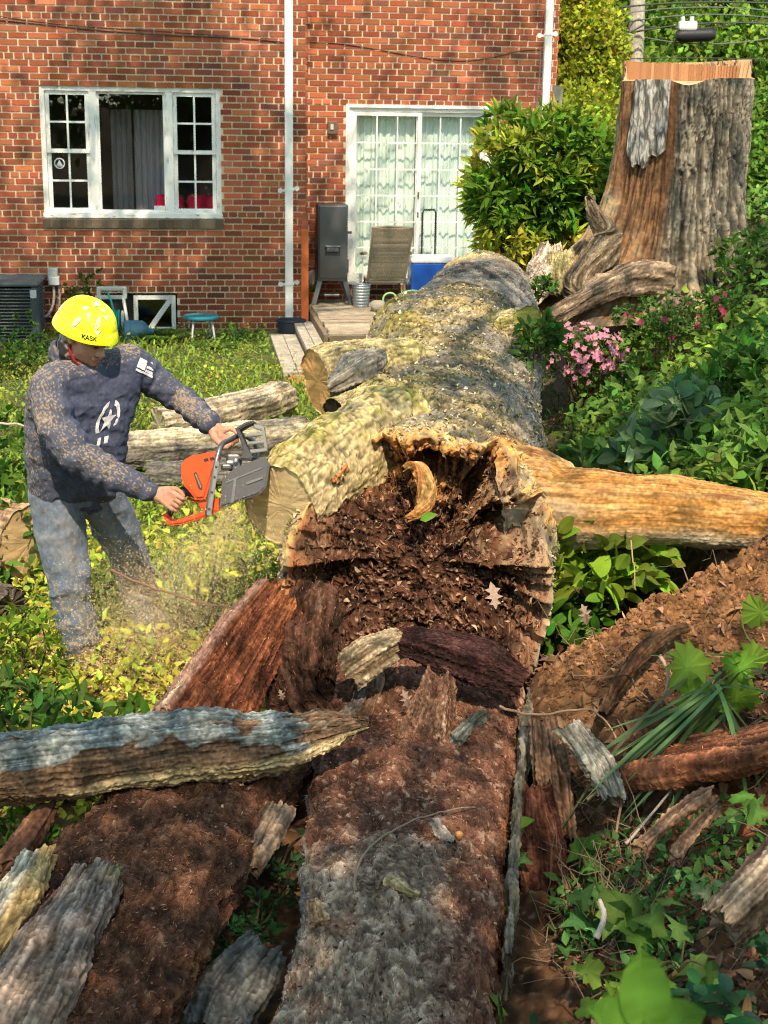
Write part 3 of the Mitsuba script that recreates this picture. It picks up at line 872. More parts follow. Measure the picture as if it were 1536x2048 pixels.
# crevices hold dark bark, fine variation
grit = fbm(pt * 80, 2, 46); col = mixc(col, (.07, .055, .04), sst(.52, .34, bark * .6 + fine * .4) * .65) * np.exp(1.3 * (fine - .5) + 1.4 * (grit - .5))[:, None]; col = mixc(col, col * .28, bc * .85)
col = mixc(col, (.10, .075, .05), sst(.60, .66, fbm(pt * 3.4, 3, 47)) * .5)
rows = [pt.reshape(nr, NPHI, 3)]; cols = [col.reshape(nr, NPHI, 3)]
# inside: torn shell edge, then the rotten fill of the hollow
NI = 150
k = np.linspace(0, 1, NI)[:, None]; rho = 1 - k ** .85
shell = .10 + .05 * fbm(np.stack([np.cos(phi) * 3, np.sin(phi) * 3, 0 * phi + 5], -1), 3, 33)
rl = rr[-1][None]
KB_ = .26; shell = .03 + .20 * np.exp(-((phi - .62) / .42) ** 2) + (.10 + .09 * np.clip(np.sin(phi), 0, 1)) * (.5 + fbm(np.stack([np.cos(phi) * 3, np.sin(phi) * 3, 0 * phi + 5], -1), 3, 33))
ri = np.where(k < KB_, rl - shell[None] * (k / KB_) ** 1.3, (rl - shell[None]) * (1 - (k - KB_) / (1 - KB_)))
sph = np.sin(phi)[None]
ypl = 6.30 + .42 * sph * (ri / rl)
depth = .17 * np.clip(1 - (ri / (rl - shell[None])) ** 2, 0, 1) ** .75 * sst(-1.0, .25, sph * ri / rl)
depth = np.where(k < KB_, .16 * (k / KB_) ** 1.6, .16 + depth)
yi = np.where(k < KB_, lip[None] + depth * 1.0, ypl + depth + (lip - 6.30 - .42 * np.sin(phi))[None] * np.clip((1 - k) / (1 - KB_), 0, 1) ** 2)
pi_ = trunk_pt(yi, np.repeat(phi[None], NI, 0), ri).reshape(-1, 3)
m1, m2, m3 = fbm(pi_ * 4, 4, 51), fbm(pi_ * 17, 3, 52), fbm(pi_ * 60, 2, 53); mc = crk_lines(pi_ * 9, 54)
kk = np.repeat(k, NPHI, 1).ravel()
damp = sst(0, .06, kk)
pi_ = pi_ + np.array([0, -1, .25]) * (damp * (.34 * (m1 - .5) + .12 * (m2 - .5) + .035 * (m3 - .5) - .03 * mc))[:, None]
for hx, hz_, hy, hr, hd in ((.27, 1.02, 6.62, .085, .30), (.55, .74, 6.45, .10, .25), (-.12, .86, 6.5, .07, .16)):
    hw = np.exp(-(((pi_[:, 0] - hx) / (hr * 1.5)) ** 2 + ((pi_[:, 2] - hz_) / hr) ** 2)) * (kk > .1); pi_[:, 1] += hd * hw
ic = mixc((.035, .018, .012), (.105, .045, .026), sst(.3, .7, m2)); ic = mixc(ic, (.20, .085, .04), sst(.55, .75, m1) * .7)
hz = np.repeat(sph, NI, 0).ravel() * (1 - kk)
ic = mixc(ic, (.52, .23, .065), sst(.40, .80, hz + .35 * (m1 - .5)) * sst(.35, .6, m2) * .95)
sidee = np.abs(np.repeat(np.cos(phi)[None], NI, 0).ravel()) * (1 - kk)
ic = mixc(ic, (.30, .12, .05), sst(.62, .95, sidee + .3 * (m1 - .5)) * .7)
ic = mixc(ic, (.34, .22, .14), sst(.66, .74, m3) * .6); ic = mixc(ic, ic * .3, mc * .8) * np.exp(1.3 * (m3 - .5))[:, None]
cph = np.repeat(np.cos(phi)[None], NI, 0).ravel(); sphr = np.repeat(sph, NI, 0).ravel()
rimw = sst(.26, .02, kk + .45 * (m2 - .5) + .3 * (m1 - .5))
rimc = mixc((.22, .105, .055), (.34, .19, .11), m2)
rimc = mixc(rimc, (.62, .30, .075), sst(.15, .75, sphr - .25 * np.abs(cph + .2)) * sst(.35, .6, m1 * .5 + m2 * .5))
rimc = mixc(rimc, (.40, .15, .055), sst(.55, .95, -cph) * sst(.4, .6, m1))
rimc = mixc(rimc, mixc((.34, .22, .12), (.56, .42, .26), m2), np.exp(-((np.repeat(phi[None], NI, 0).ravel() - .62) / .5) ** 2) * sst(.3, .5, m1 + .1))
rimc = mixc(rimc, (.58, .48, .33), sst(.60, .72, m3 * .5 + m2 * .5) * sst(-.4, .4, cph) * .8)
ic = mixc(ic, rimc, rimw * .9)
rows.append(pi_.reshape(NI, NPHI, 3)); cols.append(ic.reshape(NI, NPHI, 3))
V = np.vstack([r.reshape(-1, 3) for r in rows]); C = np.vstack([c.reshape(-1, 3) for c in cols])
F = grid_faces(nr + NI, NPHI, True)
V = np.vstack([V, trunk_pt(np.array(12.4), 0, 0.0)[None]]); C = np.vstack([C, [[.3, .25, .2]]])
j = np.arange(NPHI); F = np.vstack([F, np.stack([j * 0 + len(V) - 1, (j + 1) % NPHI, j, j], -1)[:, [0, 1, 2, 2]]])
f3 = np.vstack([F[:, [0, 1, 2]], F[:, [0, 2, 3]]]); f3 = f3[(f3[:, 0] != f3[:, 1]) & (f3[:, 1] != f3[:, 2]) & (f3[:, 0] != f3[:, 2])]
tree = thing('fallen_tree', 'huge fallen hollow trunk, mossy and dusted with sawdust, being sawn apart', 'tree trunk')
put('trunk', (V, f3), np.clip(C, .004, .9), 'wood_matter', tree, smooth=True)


# the torn limb that reaches over the bank
def limb_col(s, x, z, p, n1, n2):
    c = mixc((.44, .205, .055), (.54, .32, .12), sst(.3, .7, n1)); c = mixc(c, (.22, .08, .03), sst(.58, .70, n1) * .85); c = mixc(c, (.34, .27, .19), sst(.55, .68, n2) * .6)
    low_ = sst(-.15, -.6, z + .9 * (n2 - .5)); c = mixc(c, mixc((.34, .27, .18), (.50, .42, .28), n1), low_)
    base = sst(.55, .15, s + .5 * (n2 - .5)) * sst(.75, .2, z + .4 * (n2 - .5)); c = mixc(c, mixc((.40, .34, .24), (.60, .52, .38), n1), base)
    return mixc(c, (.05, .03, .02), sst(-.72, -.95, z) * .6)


lp = [(.66, 7.0, .72), (.78, 6.92, .75), (.88, 6.83, .765), (1.28, 6.75, .785), (1.62, 6.72, .765), (2.0, 6.68, .76), (2.9, 6.55, .74)]
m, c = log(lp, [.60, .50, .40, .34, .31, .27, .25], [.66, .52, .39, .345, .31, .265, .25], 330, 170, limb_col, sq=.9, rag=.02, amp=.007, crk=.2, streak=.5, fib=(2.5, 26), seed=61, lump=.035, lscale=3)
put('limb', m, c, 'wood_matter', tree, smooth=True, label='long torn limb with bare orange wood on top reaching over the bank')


def stub_col(end):
    def f(s, x, z, p, n1, n2):
        n6 = fbm(p * 20, 4, 78); c = mixc((.46, .36, .19), (.33, .29, .07), sst(.42, .6, .6 * n2 + .4 * n6)); c = mixc(c, (.58, .46, .25), sst(.5, .62, n6) * .8)
        return mixc(c, (.12, .10, .06), sst(.32, .2, n1) * .7)
    return f


def stub(path, w, seed, end, label):
    m, c = log(path, w, w, 110, 120, stub_col(end), sq=.95, rag=.012, amp=.010, fib=(8, 22), seed=seed, lump=.05, lscale=5, endcol=end, crk=.5, streak=.4)
    k = put('stub', m, c, 'wood_matter', tree, smooth=40, label=label)
    return k


stub([P(790, 870, 7.5), P(690, 920, 7.14), P(564, 1014, 6.68)], [.54, .50, .43], 71, (.58, .45, .25), 'thick limb stub under the saw, its cut end turned to the worker')
stub([P(840, 755, 8.75), P(735, 748, 8.6), P(632, 762, 8.45)], [.46, .42, .40], 73, (.56, .30, .11), 'sawn limb stub with a bare orange end')
stub([P(770, 810, 8.1), P(730, 822, 7.98), P(672, 838, 7.85)], [.36, .28, .22], 75, (.03, .022, .015), 'short mossy stub with a dark hollow end')
stub([P(985, 690, 9.75), P(1025, 672, 9.62), P(1062, 652, 9.5)], [.40, .34, .31], 77, (.33, .29, .06), 'sawn stub with a mossy yellow end beside the pink flowers')
m, c = log([P(668, 770, 8.1), P(715, 735, 8.15), P(745, 715, 8.3)], [.24, .26, .2], [.10, .14, .1], 50, 60, lambda s, x, z, p, n1, n2: mixc((.20, .18, .15), (.36, .32, .25), n1), seed=79, rag=.05)
put('bark_plate', m, c, 'wood_matter', tree, smooth=40, label='grey slab of bark standing off between the sawn stubs')
m, c = log([P(812, 935, 6.78), P(842, 935, 6.70), P(852, 975, 6.62), P(843, 1015, 6.58), P(815, 1035, 6.58)], [.07, .10, .11, .10, .06], [.05, .06, .06, .06, .04], 70, 50, lambda s, x, z, p, n1, n2: mixc((.52, .29, .10), (.36, .15, .05), sst(.4, .6, n1)), seed=81, rag=.03, amp=.008)
put('torn_splinter', m, c, 'wood_matter', tree, smooth=40, label='curled orange splinter hanging over the hollow')


# ------------------------------------------------------------------ the rotten slabs in front
def rot_col(a=(.075, .038, .024), b=(.17, .075, .045), hi=(.34, .235, .16), k=.5):
    def f(s, x, z, p, n1, n2):
        n3 = fbm(p * 38, 2, 90); n4 = fbm(p * 9, 3, 91)
        c = mixc(a, b, sst(.3, .68, .5 * n1 + .5 * n4))
        return mixc(c, hi, sst(.60, .72, .6 * n3 + .4 * n1) * k)
    return f


def s1_col(s, x, z, p, n1, n2):
    n3 = fbm(p * 42, 2, 93); n4 = fbm(p * 8, 3, 94)
    c = mixc((.085, .040, .027), (.19, .088, .055), sst(.3, .7, .5 * n1 + .5 * n4)); c = mixc(c, (.40, .26, .18), sst(.62, .72, n3) * .7)
    g = .95 * sst(1.5, 2.15, s + .9 * (n4 - .5)) * sst(-.75, -.2, x + .5 * (n4 - .5))
    c = mixc(c, mixc((.20, .145, .105), (.50, .39, .28), sst(.42, .66, n1 * .5 + n3 * .5)), g * .85)
    c = mixc(c, (.20, .185, .16), sst(.95, .99, x + .06 * (n4 - .5)) * .9)
    return mixc(c, (.36, .15, .06), sst(-.9, -.98, x) * sst(.5, .7, n4) * .7)


s1 = [(.15, 6.25, .12), (.14, 5.95, .06), (.145, 5.4, .05), (.10, 4.9, .04), (.095, 4.35, .06), (.035, 3.8, .05), (.03, 3.2, .05)]
m, c = log(s1, [.90, .93, .86, .72, .69, .61, .66], [.30, .28, .27, .28, .30, .32, .34], 700, 360, s1_col, curve=-.04, sq=.55, rag=.12, amp=.017, fib=(11, 20), seed=101, lump=.055, lscale=3.5, crk=.1, streak=.35)
one('hollow_trunk_slab', m, c, 'long crumbling brown trunk half lying in front of the hollow, grey bark along one edge', 'rotten log', 'wood_matter', smooth=True)

S1T = cKDTree(m[0][m[0][:, 2] > .05][:, :2]); S1Z = m[0][m[0][:, 2] > .05][:, 2]


def on_slab(px, py, dz=.01):
    p = G(px, py, .22)
    for _ in range(4):
        p = G(px, py, np.percentile(S1Z[S1T.query_ball_point(p[:2], .03) or [0]], 85) + dz)
    return p


s2 = [G(530, 1480, .10) + [0, 0, -.05], G(350, 1640, .10) + [0, 0, .0], G(245, 1800, .12), G(130, 1960, .13), G(0, 2180, .13)]
m, c = log(s2, [.54, .62, .66, .70, .74], [.14, .18, .2, .22, .24], 460, 280, rot_col((.055, .028, .018), (.150, .068, .038), (.32, .20, .13), .45), curve=-.07, sq=.4, rag=.08, amp=.022, fib=(9, 24), seed=103, lump=.06, lscale=3.5, crk=.15, streak=.6)
one('rotten_slab', m, c, 'broad dark brown rotten slab below the lichen covered branch', 'rotten log', 'wood_matter', smooth=True)


def s3_col(s, x, z, p, n1, n2):
    c = mixc((.070, .025, .016), (.20, .068, .032), sst(.3, .7, n1)); c = mixc(c, (.40, .15, .055), sst(.62, .95, s / .95) * sst(.35, .65, n1))
    edge = sst(-.80, -.92, x); c = mixc(c, mixc((.17, .075, .065), (.34, .22, .15), n1), edge)
    return mixc(c, (.55, .42, .30), edge * sst(.62, .7, n1) * .8)


s3 = [P(375, 1480, 5.15), P(430, 1400, 5.33), P(500, 1285, 5.55), P(560, 1190, 5.72)]
m, c = log(s3, [.34, .35, .31, .22], [.14, .14, .13, .11], 260, 190, s3_col, up=(.62, -.42, .55), curve=-.10, sq=.35, rag=.06, amp=.014, fib=(2.5, 30), seed=105, lump=.03)
one('leaning_plank', m, c, 'reddish brown rotten plank leaning up behind the lichen covered branch', 'plank', 'wood_matter', smooth=True)


def branch_col(s, x, z, p, n1, n2):
    a = z
    pat = fbm(np.stack([s * 4.2, x * .9, z * .9], -1), 4, 111)
    lich = sst(.47, .50, pat + .25 * sst(.2, .9, a) - .12) * sst(-.15, .1, a + .5 * (pat - .5)) * sst(1.52, 1.40, s)
    c = mixc((.115, .075, .048), (.20, .125, .075), n1)
    c = mixc(c, mixc((.52, .38, .19), (.66, .52, .30), n1), sst(.0, -.25, a + .5 * (n2 - .5)) * sst(-1.0, -.5, a) * sst(.45, .75, s + .5 * (n2 - .5)))
    c = mixc(c, mixc((.11, .13, .122), (.30, .325, .31), sst(.25, .75, fbm(p * 34, 3, 117))), lich)
    rim_ = np.exp(-((pat + .25 * sst(.2, .9, a) - .12 - .462) / .010) ** 2) * sst(-.2, .1, a); c = mixc(c, (.035, .025, .02), rim_ * .8)
    return mixc(c, (.52, .36, .16), sst(1.62, 1.75, s) * sst(.4, .6, n1))


b1 = [P(-160, 1570, 4.72), P(20, 1540, 4.78), P(230, 1515, 4.88), P(420, 1492, 4.98), P(560, 1482, 5.04), P(650, 1462, 5.08), P(730, 1447, 5.12)]
m, c = log(b1, [.25, .25, .27, .27, .24, .18, .05], [.25, .25, .27, .26, .23, .15, .04], 430, 200, branch_col, sq=.85, rag=.03, amp=.011, fib=(3, 30), seed=113, lump=.035, lscale=6)
br1 = thing('dead_branch', 'thick dead branch with pale blue-grey lichen lying across the rotten slabs', 'branch')
put('wood', m, c, 'wood_matter', br1, smooth=True)


def piece(name, pts, w, th, colr, label, seed, nr=120, nc=90, catg='wood piece', **k):
    m, c = log(pts, w, th, nr, nc, colr, seed=seed, **{**dict(sq=.45, rag=.05, amp=.012, fib=(4, 28), lump=.02), **k})
    return one(name, m, c, label, catg, 'wood_matter', smooth=True)


bone = lambda a, b: (lambda s, x, z, p, n1, n2: mixc(a, b, sst(.3, .68, n1)))
piece('split_plank', [G(-60, 1935, .26), G(10, 1830, .26), G(78, 1712, .24)], [.15, .16, .12], .07, lambda s, x, z, p, n1, n2: mixc(mixc((.30, .19, .07), (.50, .36, .17), n1), (.52, .47, .36), sst(.25, -.1, x) * .9), 'pale split plank with a torn white edge at the lower left of the rotten slab', 201, rag=.08)
piece('weathered_plank', [G(-20, 2140, .30), G(90, 1930, .30), G(192, 1758, .28)], [.26, .25, .17], .10, lambda s, x, z, p, n1, n2: mixc(mixc(mixc((.10, .07, .05), (.27, .21, .17), sst(.3, .65, n1)), (.38, .25, .17), sst(.45, .0, s)), (.16, .19, .09), sst(.55, .65, n2) * .7), 'grey weathered plank with mossy patches on top of the dark rotten slab', 203, nr=200, nc=140, rag=.06)
piece('dark_stick', [G(5, 1745, .1), G(60, 1670, .12), G(100, 1615, .16)], .07, .06, bone((.07, .035, .022), (.16, .08, .05)), 'dark stick standing between grass and rotten slab under the branch end', 205, 60, 40)
piece('wood_block', [P(692, 1345, 5.72), P(740, 1312, 5.75), P(802, 1285, 5.8)], [.17, .17, .12], [.14, .14, .1], bone((.17, .115, .065), (.46, .36, .23)), 'tan broken wood block lying in front of the hollow', 207)
piece('dark_block', [P(805, 1280, 5.78), P(880, 1300, 5.72), P(970, 1330, 5.66), P(1045, 1368, 5.6)], [.13, .2, .21, .1], [.11, .16, .17, .1], rot_col((.028, .015, .012), (.075, .032, .03), (.2, .12, .1), .35), 'dark purple-brown rotten block lying across the slab next to the tan block', 209, 150, 120, lump=.04)
piece('rotten_chunk', [P(600, 1430, 5.55), P(596, 1330, 5.62), P(610, 1250, 5.75), P(628, 1200, 5.9)], [.22, .27, .25, .15], [.2, .25, .22, .14], rot_col((.030, .016, .011), (.105, .048, .030), (.22, .15, .1), .4), 'dark lumpy rotten chunk standing at the side of the hollow next to the leaning plank', 211, 150, 150, lump=.09, lscale=7, amp=.022, sq=.8)
piece('upright_knob', [P(850, 1500, 5.42), P(868, 1420, 5.5), P(880, 1350, 5.58)], [.24, .19, .12], [.22, .17, .1], rot_col((.09, .045, .03), (.20, .11, .07), (.42, .30, .2), .6), 'brown fibrous knob rising from the slab below the dark block', 213, lump=.05)
piece('bark_shard', [on_slab(690, 1460), on_slab(730, 1400), on_slab(740, 1335)], .11, .035, bone((.12, .07, .04), (.30, .19, .12)), 'thin brown shard leaning under the tan block', 215, 70, 50)
piece('bark_shard', [on_slab(650, 1455), on_slab(690, 1430), on_slab(720, 1380)], .05, .03, bone((.06, .05, .04), (.15, .12, .1)), 'narrow dark shard beside the thin brown one', 216, 60, 40)
piece('mossy_stick', [on_slab(912, 1478), on_slab(940, 1450), on_slab(975, 1425)], .05, .04, bone((.12, .12, .09), (.26, .26, .2)), 'short grey-green stick on the slab below the dark block', 217, 60, 40, catg='stick')
piece('straw_stick', [on_slab(780, 1762), on_slab(810, 1778), on_slab(840, 1792)], .024, .022, bone((.36, .25, .1), (.62, .48, .24)), 'short yellow split stick on the middle of the slab', 219, 50, 30, catg='stick', rag=.01)
piece('wood_chip', [on_slab(640, 1845), on_slab(632, 1822), on_slab(630, 1800)], .05, .018, bone((.36, .2, .1), (.48, .3, .17)), 'tan square chip at the edge of the slab', 221, 40, 40, catg='wood chip')
piece('grey_splinter', [on_slab(868, 1640), on_slab(885, 1665), on_slab(905, 1690)], .035, .03, bone((.12, .10, .09), (.28, .24, .2)), 'grey splinter stuck in the slab below the long twig', 223, 40, 30, catg='stick')
# pieces between slab and bank
piece('red_stump_piece', [P(1090, 1790, 4.75), P(1082, 1690, 4.85), P(1068, 1575, 4.95)], [.17, .19, .14], [.12, .13, .09], bone((.075, .03, .02), (.20, .075, .045)), 'reddish brown upright slab leaning on the trunk slab by the bank', 231, 150, 110, fib=(1.5, 34), sq=.5)
piece('bark_post', [P(1120, 1680, 4.98), P(1105, 1560, 5.1), P(1085, 1440, 5.2)], [.12, .13, .1], [.1, .1, .08], bone((.10, .055, .032), (.24, .14, .09)), 'narrow brown bark post right behind the reddish upright slab', 233, 120, 70, fib=(1.5, 34))
piece('lichen_bark', [P(1228, 1600, 4.85), P(1195, 1530, 4.95), P(1135, 1455, 5.05)], [.10, .12, .10], .05, lambda s, x, z, p, n1, n2: mixc(mixc((.22, .15, .09), (.40, .29, .18), n1), (.27, .26, .22), sst(.50, .56, n2) * sst(-.3, .1, z) * .9), 'curved bark piece with a pale lichen patch on the bank below the soil', 235, 110, 80)
piece('small_log', [G(1445, 1850, .36), G(1500, 1790, .42), G(1580, 1700, .5)], [.13, .15, .15], [.12, .13, .13], bone((.10, .065, .045), (.36, .27, .19)), 'small grey-brown log lying at the edge of the leafy bank', 237, 110, 90, fib=(2, 34))
piece('red_rotten_wood', [G(1235, 1545, .21), G(1370, 1520, .31), G(1560, 1480, .45)], [.16, .26, .3], [.05, .06, .07], bone((.12, .045, .025), (.36, .14, .07)), 'reddish decomposing log sunk in the bank under the dangling leaves', 239, 160, 110, fib=(2.5, 30), lump=.05)
piece('bark_strip', [G(1280, 1700, .30), G(1340, 1640, .36), G(1420, 1585, .44)], .06, .035, bone((.13, .07, .045), (.34, .20, .12)), 'brown bark strip below the reddish decomposing log', 241, 70, 40)
piece('bark_strip', [G(1350, 1720, .34), G(1400, 1650, .39), G(1440, 1610, .44)], .05, .03, bone((.10, .06, .04), (.26, .16, .1)), 'darker bark strip lower down the bank', 243, 70, 40)
piece('root', [P(1205, 1430, 5.3), P(1235, 1370, 5.42), P(1290, 1300, 5.52), P(1375, 1255, 5.6)], [.05, .06, .065, .055], [.05, .06, .06, .05], bone((.07, .035, .02), (.17, .10, .055)), 'thick dark root slanting across the torn soil', 245, 110, 40, catg='root', sq=.9, rag=.01, amp=.005)
piece('bark_scrap', [G(430, 2060, .02), G(480, 1960, .05), G(540, 1890, .1)], [.2, .24, .16], .06, bone((.05, .05, .045), (.15, .145, .13)), 'grey bark scrap in the gap between the two rotten slabs', 247, 100, 80)
piece('bark_scrap', [G(490, 1740, .05), G(525, 1680, .1), G(560, 1620, .14)], [.1, .12, .1], .05, bone((.11, .07, .045), (.30, .21, .14)), 'brown bark scrap under the branch between the two slabs', 248, 80, 60)
piece('bark_edge', [P(1060, 1400, 5.9), P(1045, 1530, 5.25), P(1030, 1680, 4.7), P(1022, 1800, 4.35), P(1015, 1950, 3.95)], [.035, .04, .035, .035, .03], [.14, .17, .17, .17, .16], bone((.10, .085, .06), (.23, .195, .14)), 'strip of grey bark along the bank side of the trunk slab', 249, 240, 60, fib=(6, 20), rag=.03)

# logs on the lawn behind the worker
oldlog = lambda s, x, z, p, n1, n2: mixc((.30, .23, .145), (.62, .52, .36), sst(.3, .65, n1))
piece('split_log', [G(315, 852, .12), G(425, 835, .14), G(560, 797, .16)], [.34, .36, .34], [.3, .32, .3], oldlog, 'pale split log lying on the lawn behind the saw', 251, 150, 110, catg='log', rag=.03, endcol=(.40, .33, .18), sq=.7)
piece('grey_log', [G(225, 905, .12), G(400, 893, .14), G(610, 872, .16)], [.32, .34, .36], [.3, .3, .32], lambda s, x, z, p, n1, n2: mixc(mixc((.12, .11, .10), (.26, .23, .19), n1), (.60, .50, .33), sst(.35, .6, n2) * sst(.1, .7, z)), 'grey log dusted with sawdust in front of the pale split log', 253, 170, 110, catg='log', sq=.9)
piece('grey_log', [G(300, 950, .08), G(450, 950, .10), G(640, 935, .12)], [.24, .26, .28], [.2, .22, .24], lambda s, x, z, p, n1, n2: mixc((.10, .095, .085), (.23, .21, .18), n1), 'dark grey log end right behind the chainsaw', 254, 100, 80, catg='log', sq=.9)
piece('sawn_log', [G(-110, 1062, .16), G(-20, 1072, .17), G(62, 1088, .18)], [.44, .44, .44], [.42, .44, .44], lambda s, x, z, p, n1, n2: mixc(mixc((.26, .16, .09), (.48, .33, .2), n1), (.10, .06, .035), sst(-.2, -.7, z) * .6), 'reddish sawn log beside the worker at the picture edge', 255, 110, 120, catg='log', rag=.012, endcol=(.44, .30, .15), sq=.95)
piece('shaded_log', [G(-70, 1200, .06), G(-10, 1205, .06), G(24, 1210, .06)], [.26, .26, .22], [.2, .2, .18], bone((.05, .04, .03), (.12, .1, .08)), 'dark log lying in the shade under the reddish sawn log', 257, 80, 90, catg='log', sq=.9)

# ------------------------------------------------------------------ the standing stump up the bank
SP = P(1352, 350, 13.0)[:2]
st_z0, st_z1 = .95, 2.93
NP, NZ = 420, 330
ph = np.linspace(0, 2 * np.pi, NP, endpoint=False); zz = np.linspace(0, 1, NZ)
PHs, ZZs = np.meshgrid(ph, zz)                                   # ph: 0 = right (+x), -pi/2 = towards the camera
front = -np.sin(PHs)
r = .525 + .09 * (1 - ZZs) ** 1.2 + .30 * (1 - ZZs) ** 5
for a, k_, wd in ((3.35, .95, .34), (4.05, .5, .22), (4.75, .45, .26), (5.6, .6, .35), (.4, .45, .4)):
    dp = (PHs - a + np.pi) % (2 * np.pi) - np.pi
    r = r + k_ * np.exp(-(dp / wd) ** 2) * (1 - ZZs) ** 4.2
r = r + .022 * np.cos(PHs * 5 + 1) + .015 * np.cos(PHs * 9)
notch = np.exp(-(((PHs - 4.62 + np.pi) % (2 * np.pi) - np.pi) / .22) ** 2)
top_z = st_z1 + .02 * np.cos(PHs) + .16 * sst(-.1, .05, np.sin(PHs)) - .05 * notch
Zs = st_z0 + (top_z - st_z0) * ZZs
V = np.stack([SP[0] + r * np.cos(PHs) - .10 * (1 - ZZs) ** 2, SP[1] + r * np.sin(PHs), Zs], -1).reshape(-1, 3)
pf, zf = PHs.ravel(), ZZs.ravel()
fur = 1 - np.abs(2 * fbm(np.stack([np.cos(pf) * 11, np.sin(pf) * 11, Zs.ravel() * 1.6], -1), 4, 301) - 1)
l2, l3, l4 = fbm(V * 2.6, 3, 302), fbm(V * 9, 4, 303), fbm(V * 30, 2, 304)
barkm = sst(4.42, 4.56, pf + .12 * (l3 - .5)) + sst(2.6, 2.4, pf)          # bark on the right and the far side, bare wood on the left front
barkm = np.clip(barkm, 0, 1)
fine_fib = fbm(np.stack([np.cos(pf) * 30, np.sin(pf) * 30, Zs.ravel() * 1.2], -1), 3, 305)
sq_ = np.stack([np.cos(pf) * 11, np.sin(pf) * 11, Zs.ravel() * 2.6], -1) + .8 * (l2 - .5)[:, None]
bcr = crk_lines(sq_, 308, .80, .95); wcr = crk_lines(np.stack([np.cos(pf) * 16, np.sin(pf) * 16, Zs.ravel() * 1.1], -1), 309, .88, .98)
amp = barkm * (.06 * (fur - .55) - .03 * bcr) - (1 - barkm) * .012 * wcr + (1 - barkm) * .03 * (fine_fib - .5) + .05 * (l3 - .5) * (1 - zf) + .05 * (l2 - .5)
V += np.stack([np.cos(pf), np.sin(pf), 0 * pf], -1) * (amp + .02 * barkm)[:, None]
barkc = mixc((.055, .045, .036), (.27, .235, .18), sst(.35, .8, fur)) * np.exp(1.2 * (l4 - .5))[:, None]
wood = mixc((.40, .25, .12), (.60, .45, .24), fine_fib); wood = mixc(wood, (.26, .21, .15), sst(.44, .60, l3) * .8); wood = mixc(wood, (.17, .07, .03), sst(.42, .62, l2 + .25 * np.sin((pf - 3.3) * 2.2)) * .8)
wood = mixc(wood, (.15, .075, .04), sst(4.15, 4.45, pf) * .75)
sc = barkc * barkm[:, None] + wood * (1 - barkm)[:, None]
sc = mixc(sc, (.46, .35, .22), sst(.52, .10, zf + .35 * (l3 - .5)) * sst(.35, .62, l3 + .25 * (l4 - .5)) * .85)
sc = mixc(sc, sc * .2, np.clip(barkm * bcr + (1 - barkm) * wcr, 0, 1) * .85) * np.exp(1.2 * (fbm(V * 45, 2, 310) - .5))[:, None]
sc = mixc(sc, (.08, .06, .05), sst(.12, .02, zf) * sst(.4, .6, l3) * .8)
f = grid_faces(NZ, NP, True)
stump = thing('tree_stump', 'tall broad stump on the bank, half bare orange wood, half furrowed bark', 'tree stump')
put('trunk', (V, f), np.clip(sc, .004, .9), 'wood_matter', stump, smooth=True)
ring = V.reshape(NZ, NP, 3)[-1]
cen = ring.mean(0); cen[2] = st_z1 - .02
# cut face: front half level, falls a little towards the notch
V2, C2 = [], []
for sh in np.linspace(1, 0, 26):
    q = cen + (ring - cen) * sh
    hinge = sst(.42, .50, (q[:, 1] - SP[1])) * sst(.0, .1, (q[:, 1] - SP[1]))
    q[:, 2] = np.where(sh > .995, ring[:, 2], st_z1 - .01 - .05 * np.exp(-(((ph - 4.62 + np.pi) % (2 * np.pi) - np.pi) / .28) ** 2) * sh + .15 * hinge)
    nn = fbm(q * [40, 40, 3], 2, 306); V2.append(q); C2.append(mixc((.46, .25, .12), (.66, .44, .26), nn))
V2, C2 = np.vstack(V2), np.vstack(C2)
put('cut_face', (V2, grid_faces(26, NP, True)[:, ::-1]), C2, 'wood_matter', stump)
# torn hinge wood standing along the back of the cut
hp = []
for i, u in enumerate(np.linspace(-.50, .50, 46)):
    yb = SP[1] + math.sqrt(max(.52 ** 2 - u * u, .002)) * .55
    h = .13 + .035 * fbm(np.array([[u * 6, 0, 3.0]]), 3, 307)[0] - .05 * (u + .5) * .6 + .004 * math.sin(i * 2.1)
    hp.append((SP[0] + u, yb, h))
for i in range(45):
    a, b = hp[i], hp[i + 1]
    rgn = np.random.default_rng(900 + i)
    m = box(((a[0] + b[0]) / 2, a[1], st_z1 - .06 + (a[2] + .07) / 2), (b[0] - a[0] - .0008, .05 + .02 * rgn.random(), a[2] + .07))
    put('hinge_splinter', m, np.array([.37, .19, .095]) * (np.exp(rgn.normal(0, .13))), 'rough_matter', stump)
# grey plate of bark left on the bare side
a0, a1, zb, zt = 3.80, 4.36, 2.36, 2.92
na, nz = 90, 120
A, Zb = np.meshgrid(np.linspace(a0, a1, na), np.linspace(0, 1, nz))
zlow = zb + .10 * (fbm(np.stack([A[0] * 9, 0 * A[0], 0 * A[0]], -1), 4, 311) - .5) * 2 - .12 * np.exp(-((A[0] - 4.0) / .22) ** 2)
Zp = zlow[None] + (zt - zlow[None]) * Zb
fr = 1 - np.abs(2 * fbm(np.stack([A * 12, Zp * 2.2, 0 * A], -1), 4, 312) - 1)
rad = .525 + .09 * (1 - (Zp - st_z0) / 2.18) ** 1.2 + .05 + .05 * (fr - .5) - .02 * sst(.1, .0, Zb)
pl = np.stack([SP[0] + rad * np.cos(A) - .10 * (1 - (Zp - st_z0) / 2.18) ** 2, SP[1] + rad * np.sin(A), Zp], -1)
inn = pl - np.stack([np.cos(A), np.sin(A), 0 * A], -1) * .075
vv = np.vstack([pl.reshape(-1, 3), inn.reshape(-1, 3)]); g = grid_faces(nz, na, False); n0 = na * nz
